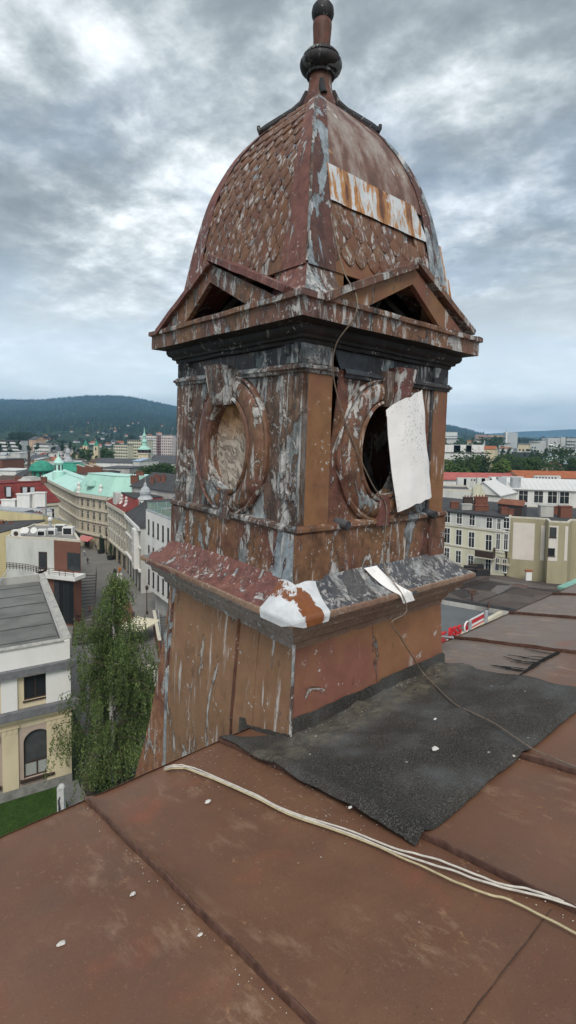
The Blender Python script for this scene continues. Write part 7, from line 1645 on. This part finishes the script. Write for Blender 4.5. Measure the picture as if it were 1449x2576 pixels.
belt('woods around the works on the right', [(random.uniform(1262, 1449), random.uniform(1130, 1142), random.uniform(420, 560), random.uniform(9, 16)) for _ in range(26)], M_LF2, 6)
belt('distant woods along the plain', [(random.uniform(1180, 1460), random.uniform(1099, 1106), random.uniform(1000, 1700), random.uniform(8, 14)) for _ in range(60)], M_LF2, 7)
belt('trees before the glass dome', [(random.uniform(1330, 1449), random.uniform(1158, 1180), random.uniform(230, 300), random.uniform(12, 20)) for _ in range(16)], M_LF1, 8)

# the part of the town that the turret hides, as one mass of roofs and gardens
belt('gardens in the part of town behind the turret', [(random.uniform(460, 1095), random.uniform(1105, 1170), random.uniform(220, 800), random.uniform(9, 18)) for _ in range(70)], M_LF1, 9)
hr = random.Random(8); mw1, mr1 = MB(), MB()
for i in range(90):
    d = hr.uniform(115, 620); X = (hr.uniform(475, 1085) - 724) / FPX * d; a = hr.uniform(0.2, 0.9); e = V((math.cos(a), math.sin(a), 0)); n = V((e.y, -e.x, 0)); L = hr.uniform(9, 20); W = hr.uniform(8, 12); H = hr.uniform(8, 15); O = V((X, d, 0)); h = hr.uniform(2, 4)
    mw1.box(O, e, n, 0, L, 0, H, -W, 0); A, B, C, D = [O + e * s_ + n * q + UP * H for s_, q in ((-0.4, 0.4), (L + 0.4, 0.4), (L + 0.4, -W - 0.4), (-0.4, -W - 0.4))]; m1, m2 = (A + D) / 2 + UP * h, (B + C) / 2 + UP * h
    mr1.add([A, B, C, D, m1, m2], ((0, 1, 5, 4), (2, 3, 4, 5), (0, 4, 3), (1, 2, 5)))
o = mw1.build('town_mass', WALLS['white plaster'], kind='stuff'); o['label'] = 'mass of pale house walls behind the turret'
o = mr1.build('roof_mass', M_BRNR, kind='stuff'); o['label'] = 'mass of pitched roofs behind the turret'

# ------------------------------------------------------------------ the weeping birch by the cream building
bp = V((-15.6, 45.8, 0)); birch = thing('birch_tree', 'tall weeping birch beside the cream building', 'tree', bp)
k = NT('birch bark', 0.8, 0.3); v = k.noise(2.0, 6, 0.7, k.map((1, 1, 3))); k.col(k.ramp(v, (0.40, (0.05, 0.045, 0.04)), (0.48, (0.42, 0.40, 0.37)), (0.8, (0.55, 0.53, 0.49)))); M_BIRB = k.m
BT = [bp, bp + V((0.15, 0.1, 4)), bp + V((-0.1, 0.2, 8)), bp + V((0.25, 0.3, 12)), bp + V((0.1, 0.4, 15.5)), bp + V((0.35, 0.5, 18.4))]
tp_ = smooth_path(BT, 6); rnd = random.Random(4)
tk = MB().tube(tp_, 0.26, 10, 0.03); lv = MB(); lm = MB()
def rad(z): 
    T = [(0.6, 2.2), (2, 3.6), (4.5, 4.5), (7, 4.6), (9.5, 4.0), (12, 3.0), (14.5, 2.2), (16.5, 1.6), (19, 0.6)]
    for (a, b), (c, e) in zip(T, T[1:]):
        if a <= z <= c: return b + (e - b) * (z - a) / (c - a)
    return 0.3
for i in range(130):
    z0 = 1.5 + 16.6 * (i / 130) ** 0.95; az = rnd.uniform(0, 6.283); R0 = rad(min(18.5, z0 + 0.5)) * rnd.choice((0.4, 0.6, 0.8, 0.95, 1.05, 1.25)) * rnd.uniform(0.9, 1.1)
    c = tp_[min(len(tp_) - 1, int(len(tp_) * z0 / 18.6))]; c = V((c.x, c.y, z0)); dr = V((math.cos(az), math.sin(az), 0))
    e = c + dr * R0 + UP * (0.9 + 0.22 * R0); mid = c + dr * R0 * 0.55 + UP * (0.85 + 0.2 * R0)
    lm.tube(smooth_path([c, mid, e, e + dr * 0.35 - UP * 0.5], 3), 0.04, 5, 0.008)
    for s_ in range(13):
        t = rnd.uniform(0.25, 1.08); st_ = c.lerp(e, t) + UP * (0.35 * math.sin(math.pi * min(1, t))) + V((rnd.gauss(0, 0.28), rnd.gauss(0, 0.28), rnd.gauss(0, 0.15)))
        ln = rnd.uniform(1.0, 2.7) * (0.65 if z0 > 14 else 1.25 if z0 < 5 else 1.0); drift = V((rnd.gauss(0, 0.10), rnd.gauss(0, 0.10), 0)) + dr * 0.10
        n = int(ln * (11 if z0 > 14.5 else 16 if z0 > 12 else 21))
        for j in range(n):
            f = j / n; p = st_ + drift * ln * f - UP * (ln * f) + V((rnd.gauss(0, 0.09), rnd.gauss(0, 0.09), rnd.gauss(0, 0.05)))
            if p.z < 0.25: continue
            a = V((rnd.gauss(0, 0.6), rnd.gauss(0, 0.6), -1)).normalized(); b = a.cross(V((rnd.gauss(0, 1), rnd.gauss(0, 1), 0.1))).normalized(); s = rnd.uniform(0.075, 0.13)
            lv.add((p - a * s, p - b * s * 0.55, p + a * s, p + b * s * 0.55), ((0, 1, 2, 3),))
tk.build('trunk', M_BIRB, birch, fix=False, smooth='all'); lm.build('limbs', M_BARK, birch, fix=False); lv.build('crown', M_LFB, birch, fix=False)
for i, (x, y, w, h, lab) in enumerate([(378, 1812, 3.8, 6.2, 'dense bright shrub between birch and turret'), (352, 1760, 3.2, 5.4, 'smaller shrub left of the bright shrub by the birch')]):
    p = lev(x, y + 60); t = thing('shrub', lab, 'shrub', p, 'shrubs by the birch'); MB().tube([p, p + UP * h * 0.6], 0.08, 6, 0.03).build('stem', M_BARK, t, fix=False); crown(MB(), p + UP * h * 0.55, w * 0.5, h * 0.45, 3800, 0.13, 90 + i, 10).build('foliage', (M_LF1, M_LFB)[i], t, fix=False)
t = thing('bed_shrub', 'low dark shrub at the foot of the birch', 'shrub', lev(255, 1985)); crown(MB(), lev(255, 1985) + UP * 0.4, 1.3, 0.5, 1500, 0.09, 97, 8).build('foliage', M_LF2, t, fix=False)

# ================================================================== STREET THINGS
# cream market umbrella
up_ = lev(350, 1612); um = thing('market_umbrella', 'large square cream umbrella on the square', 'umbrella', up_)
MB().tube([up_, up_ + UP * 3.5], 0.06, 8).build('pole', M_FBRN, um); c_ = up_ + UP * 3.5; M_CANV = plain('cream canvas', (0.68, 0.63, 0.48), 0.8, 0.08, 1)
ux, uy = V((0.93, -0.36, 0)), V((0.36, 0.93, 0)); q = [c_ + ux * a * 2.2 + uy * b * 2.4 - UP * 0.75 for a, b in ((-1, -1), (1, -1), (1, 1), (-1, 1))]
MB().add(q + [c_] + [v - UP * 0.3 for v in q], ((0, 1, 4), (1, 2, 4), (2, 3, 4), (3, 0, 4), (0, 5, 6, 1), (1, 6, 7, 2), (2, 7, 8, 3), (3, 8, 5, 0))).build('canopy', M_CANV, um)
for v in q: MB().tube([c_ - UP * 0.1, v - UP * 0.05], 0.025, 5).build('rib', M_FBRN, um)
MB().abox(up_.x - 0.5, up_.x + 0.5, up_.y - 0.5, up_.y + 0.5, 0.03, 0.14).build('base', M_FBRN, um)
# street lamps
def lamp(x, y, h, arms, label):
    p = lev(x, y); t = thing('street_lamp', label, 'street lamp', p, 'old-style street lamps')
    MB().lathe([(0.22, 0), (0.2, 0.5), (0.09, 0.7), (0.07, h)], p, 10).build('post', M_FBRN, t)
    for s_ in ((-0.55, 0.55) if arms else (0,)):
        if arms: MB().tube([p + UP * (h - 0.2), p + V((s_ * 0.5, 0, h + 0.3)), p + V((s_, 0, h + 0.05))], 0.04, 6).build('arm', M_FBRN, t)
        hd = p + V((s_, 0, h + (-0.55 if arms else 0.05))); MB().lathe([(0.10, 0), (0.2, 0.1), (0.26, 0.5), (0.30, 0.55), (0.06, 0.85), (0, 0.9)], hd, 8).build('lantern', M_FBRN, t)
lamp(369, 1545, 4.2, False, 'single black street lamp by the white building passage'); lamp(326, 1618, 4.6, True, 'two-armed black street lamp before the cream umbrella'); lamp(268, 1395, 4.6, False, 'single black street lamp at the street fork')
# round no-entry sign
p = lev(284, 1398); t = thing('road_sign', 'round red no-entry sign on a post in the street', 'road sign', p); MB().tube([p, p + UP * 4.4], 0.05, 6).build('post', M_ZINC, t)
o = MB().lathe([(0, -0.03), (0.62, -0.03), (0.62, 0.03), (0, 0.03)], V((0, 0, 0)), 20).build('disc', M_SIGNR, t, local=True); o.matrix_local = Matrix.Translation((0.05, -0.1, 4.2)) @ Matrix.Rotation(R_(90), 4, 'X'); MB().abox(p.x - 0.40, p.x + 0.48, p.y - 0.18, p.y - 0.14, 4.1, 4.32).build('bar', M_SIGNW, t)
# made-up banner post standing in for an unclear orange-topped street figure
p = lev(301, 1492); t = thing('figure_post', 'unclear orange-topped street figure, shown as a made-up post with banner and flowers', 'post', p); MB().tube([p, p + UP * 4.6], 0.08, 8).build('pole', M_FBRN, t); MB().abox(p.x - 0.5, p.x + 0.5, p.y - 0.16, p.y - 0.10, 2.2, 4.0).build('banner', M_SIGNW, t); MB().abox(p.x - 0.55, p.x + 0.55, p.y - 0.17, p.y - 0.09, 1.85, 2.18).build('banner_foot', plain('navy cloth', (0.03, 0.045, 0.12), 0.8, 0.2, 3), t)
crown(MB(), p + UP * 4.7, 0.45, 0.35, 260, 0.10, 3, 4).build('flower_basket', plain('orange flowers', (0.62, 0.22, 0.02), 0.8, 0.2, 6), t, fix=False)
# small conifers in planters
for i, (x, y, h, lab) in enumerate([(289, 1484, 3.4, 'potted dark conifer beside the orange-topped street figure'), (254, 1392, 4.0, 'potted conifer farther up the street'), (278, 1408, 3.0, 'potted conifer near the no-entry sign')]):
    p = lev(x, y); t = thing('potted_conifer', lab, 'conifer', p, 'potted conifers in the street'); MB().lathe([(0.75, 0.02), (0.95, 0.9), (0.8, 0.92)], p, 10).build('planter', M_PLT, t)
    m = MB(); rr = random.Random(i)
    for j in range(700): f = rr.random(); r = 0.95 * (1 - f) ** 0.8 * rr.uniform(0.6, 1.05); a = rr.uniform(0, 6.28); q = p + V((r * math.cos(a), r * math.sin(a), 0.9 + h * f)); u_ = V((math.cos(a), math.sin(a), -0.4)); w_ = u_.cross(UP).normalized(); m.add((q, q + u_ * 0.22 + w_ * 0.07, q + u_ * 0.25 - w_ * 0.07), ((0, 1, 2),))
    m.build('crown', M_LF2, t, fix=False)
p = lev(291, 1950); t = thing('flower_box', 'terracotta flower box at the path by the birch', 'planter', p); MB().prism([p + V(v) for v in ((-0.6, -0.35, 0.05), (0.6, -0.35, 0.05), (0.6, 0.35, 0.05), (-0.6, 0.35, 0.05))], (0, 0, 0.6)).build('box', plain('terracotta', (0.30, 0.095, 0.055), 0.85, 0.2, 4), t); crown(MB(), p + UP * 0.75, 0.5, 0.25, 300, 0.08, 8, 4).build('plant', M_LF2, t, fix=False)
p = LP(-1.35, -4.4); t = thing('stone_stele', 'pale stone stele with dark bronze ornament at the lawn edge', 'monument', p)
MB().prism([p + V(v) for v in ((-0.28, -0.2, 0), (0.28, -0.2, 0), (0.28, 0.2, 0), (-0.28, 0.2, 0))], (0, 0, 2.7)).lathe([(0.28, 0), (0.2, 0.16), (0, 0.2)], p + UP * 2.7, 12).build('shaft', plain('pale stone', (0.50, 0.50, 0.49), 0.8, 0.2, 3), t); MB().tube([p + V((-0.1, -0.24, 0.4)), p + V((-0.05, -0.3, 1.1)), p + V((-0.12, -0.27, 1.7)), p + V((-0.02, -0.26, 2.0))], 0.10, 8, 0.04).build('ornament', M_BLKM, t)
# red shop awning on the corner block
p = lev(232, 1392); t = thing('awning', 'red and white shop awning on the corner block', 'awning', (-52, 139, 3.2)); f = Fac((-57, 143.2, 3.4), V((11, -8.4, 0)), 13.6)
for i in range(10): MB().prism([f.O + f.e * (3.0 + 0.5 * i) + f.n * 0.75, f.O + f.e * (3.48 + 0.5 * i) + f.n * 0.75, f.O + f.e * (3.48 + 0.5 * i) + f.n * 2.6 - UP * 0.9, f.O + f.e * (3.0 + 0.5 * i) + f.n * 2.6 - UP * 0.9], (0, 0, 0.05)).build('stripe', M_SIGNR if i % 2 else plain('faded awning', (0.55, 0.36, 0.33), 0.8, 0.1, 2), t)
# brick retaining wall and steps right of the square
w0, w1, w2 = lev(388, 1600), lev(408, 1720), lev(432, 1690)
t = thing('retaining_wall', 'brick retaining wall beside the steps under the white building', 'wall', w0); d_ = (w1 - w0); d_.normalize(); n_ = V((d_.y, -d_.x, 0))
MB().box(w0, d_, n_, -4, 8.5, 0, 2.6, -0.35, 0).build('brickwork', M_BRICK, t); MB().box(w0, d_, n_, -4.1, 8.6, 2.602, 2.72, -0.42, 0.07).build('coping', M_STONE, t)
t = thing('stone_steps', 'dark outdoor steps between the brick wall and the turret', 'stairs', w2)
for i in range(14): MB().box(w0 + d_ * (7.5 - 0.55 * i), n_, d_, -4.5, -0.5, 0.0, 0.22 * i + 0.15, -0.55, -0.004).build('step', M_GREYR, t)
MB().tube([w0 + d_ * 7.5 - n_ * 0.6 + UP * 1.1, w0 - n_ * 0.6 + UP * 4.0], 0.05, 6).build('handrail', M_ZINC, t)
# planting walls on the square
for i, (x, y) in enumerate(((392, 1745), (404, 1700))):
    p = lev(x, y); t = thing('planting_wall', ('nearer', 'farther')[i] + ' low white planting wall between birch and turret', 'wall', p); MB().box(p, ux, uy, -2.2, 1.8, 0.02, 0.9, -0.3, 0.3).build('wall', WALLS['light grey'], t); MB().box(p, ux, uy, -2.3, 1.9, 0.902, 1.0, -0.38, 0.38).build('coping', M_STONE, t)
# people
M_SKIN = plain('skin', (0.42, 0.26, 0.19), 0.6, 0.1, 10); 
def person(x, y, c1, c2, face, label, step=0.18):
    p = lev(x, y); m = Matrix.Translation(p) @ Matrix.Rotation(face, 4, 'Z'); t = thing('person', label, 'person', mw=m, group='people in the street')
    J = {'pel': (0, 0, 0.95), 'wai': (0, 0, 1.12), 'che': (0, 0.02, 1.35), 'nec': (0, 0.01, 1.52), 'hea': (0, -0.02, 1.64), 'top': (0, 0, 1.76), 'sl': (-0.19, 0, 1.43), 'el': (-0.25, 0.06, 1.15), 'hl': (-0.24, -0.08, 0.90), 'sr': (0.19, 0, 1.43), 'er': (0.25, -0.02, 1.15), 'hr': (0.23, -0.14, 0.92), 'pl': (-0.10, 0, 0.88), 'kl': (-0.11, -step, 0.50), 'al': (-0.11, -step * 0.8, 0.08), 'tl': (-0.12, -step * 0.8 - 0.16, 0.04), 'pr': (0.10, 0, 0.88), 'kr': (0.11, step * 0.4, 0.48), 'ar': (0.11, step * 1.4, 0.10), 'tr': (0.12, step * 1.4 - 0.15, 0.04)}
    rad_ = {'pel': .16, 'wai': .14, 'che': .17, 'nec': .06, 'hea': .10, 'top': .07, 'sl': .075, 'el': .05, 'hl': .035, 'sr': .075, 'er': .05, 'hr': .035, 'pl': .095, 'kl': .065, 'al': .045, 'tl': .04, 'pr': .095, 'kr': .065, 'ar': .045, 'tr': .04}
    E_ = [('pel', 'wai'), ('wai', 'che'), ('che', 'nec'), ('nec', 'hea'), ('hea', 'top'), ('che', 'sl'), ('sl', 'el'), ('el', 'hl'), ('che', 'sr'), ('sr', 'er'), ('er', 'hr'), ('pel', 'pl'), ('pl', 'kl'), ('kl', 'al'), ('al', 'tl'), ('pel', 'pr'), ('pr', 'kr'), ('kr', 'ar'), ('ar', 'tr')]
    ks = list(J); me = bpy.data.meshes.new('body'); me.from_pydata([J[q] for q in ks], [(ks.index(a), ks.index(b)) for a, b in E_], []); o = put('body', me, t)
    md = o.modifiers.new('skin', 'SKIN'); o.modifiers.new('sub', 'SUBSURF').levels = 1; o.modifiers['sub'].render_levels = 1
    for i, q in enumerate(ks): me.skin_vertices[0].data[i].radius = (rad_[q], rad_[q] * 0.9); me.skin_vertices[0].data[i].use_root = q == 'pel'
    k = NT('clothes', 0.8, 0.2); z = k.sep()[2]; b = k.mix(k.step(z, 0.93, 0.94), c2, c1); k.col(k.mix(k.step(k.math('MULTIPLY', z, 0.5), 0.745, 0.75), b, (0.40, 0.25, 0.18))); me.materials.append(k.m)
    MB().lathe([(0.0, 0.145), (0.09, 0.12), (0.115, 0.03), (0.10, -0.05)], V((0, 0.03, 1.64)), 10).build('hair', M_FBRN, t, local=True, smooth=True)
person(220, 1420, (0.03, 0.03, 0.035), (0.03, 0.03, 0.04), 0.4, 'person in dark clothes walking in the middle of the street')
person(226, 1548, (0.40, 0.05, 0.06), (0.03, 0.03, 0.04), 2.2, 'person in a red top beside the dark metal stair')
person(212, 1398, (0.55, 0.55, 0.53), (0.10, 0.12, 0.2), 1.2, 'person in a white top far up the street')
person(240, 1384, (0.05, 0.06, 0.10), (0.05, 0.05, 0.06), 2.8, 'person in navy near the shop awning')
person(333, 1512, (0.16, 0.15, 0.25), (0.20, 0.20, 0.22), 0.9, 'person in violet passing the grey house')
person(288, 1450, (0.10, 0.06, 0.06), (0.03, 0.03, 0.04), 3.0, 'person in brown beside the shop fronts on the right')
person(336, 1962, (0.14, 0.15, 0.12), (0.06, 0.06, 0.07), 1.8, 'person in olive jacket on the pale path by the turret')

# ================================================================== HAZE
hm = bpy.data.materials.new('haze air'); hm.use_nodes = True; ht = hm.node_tree; ht.nodes.clear(); ho = ht.nodes.new('ShaderNodeOutputMaterial'); pv = ht.nodes.new('ShaderNodeVolumePrincipled')
pv.inputs['Color'].default_value = (0.37, 0.66, 1.0, 1); pv.inputs['Density'].default_value = 0.000115; pv.inputs['Anisotropy'].default_value = 0.0
ht.links.new(pv.outputs[0], ho.inputs['Volume'])
hz = MB().abox(-9000, 9000, -500, 7600, -34, 420).build('haze', hm, kind='stuff'); hz['label'] = 'thin bluish haze in the air over the town'
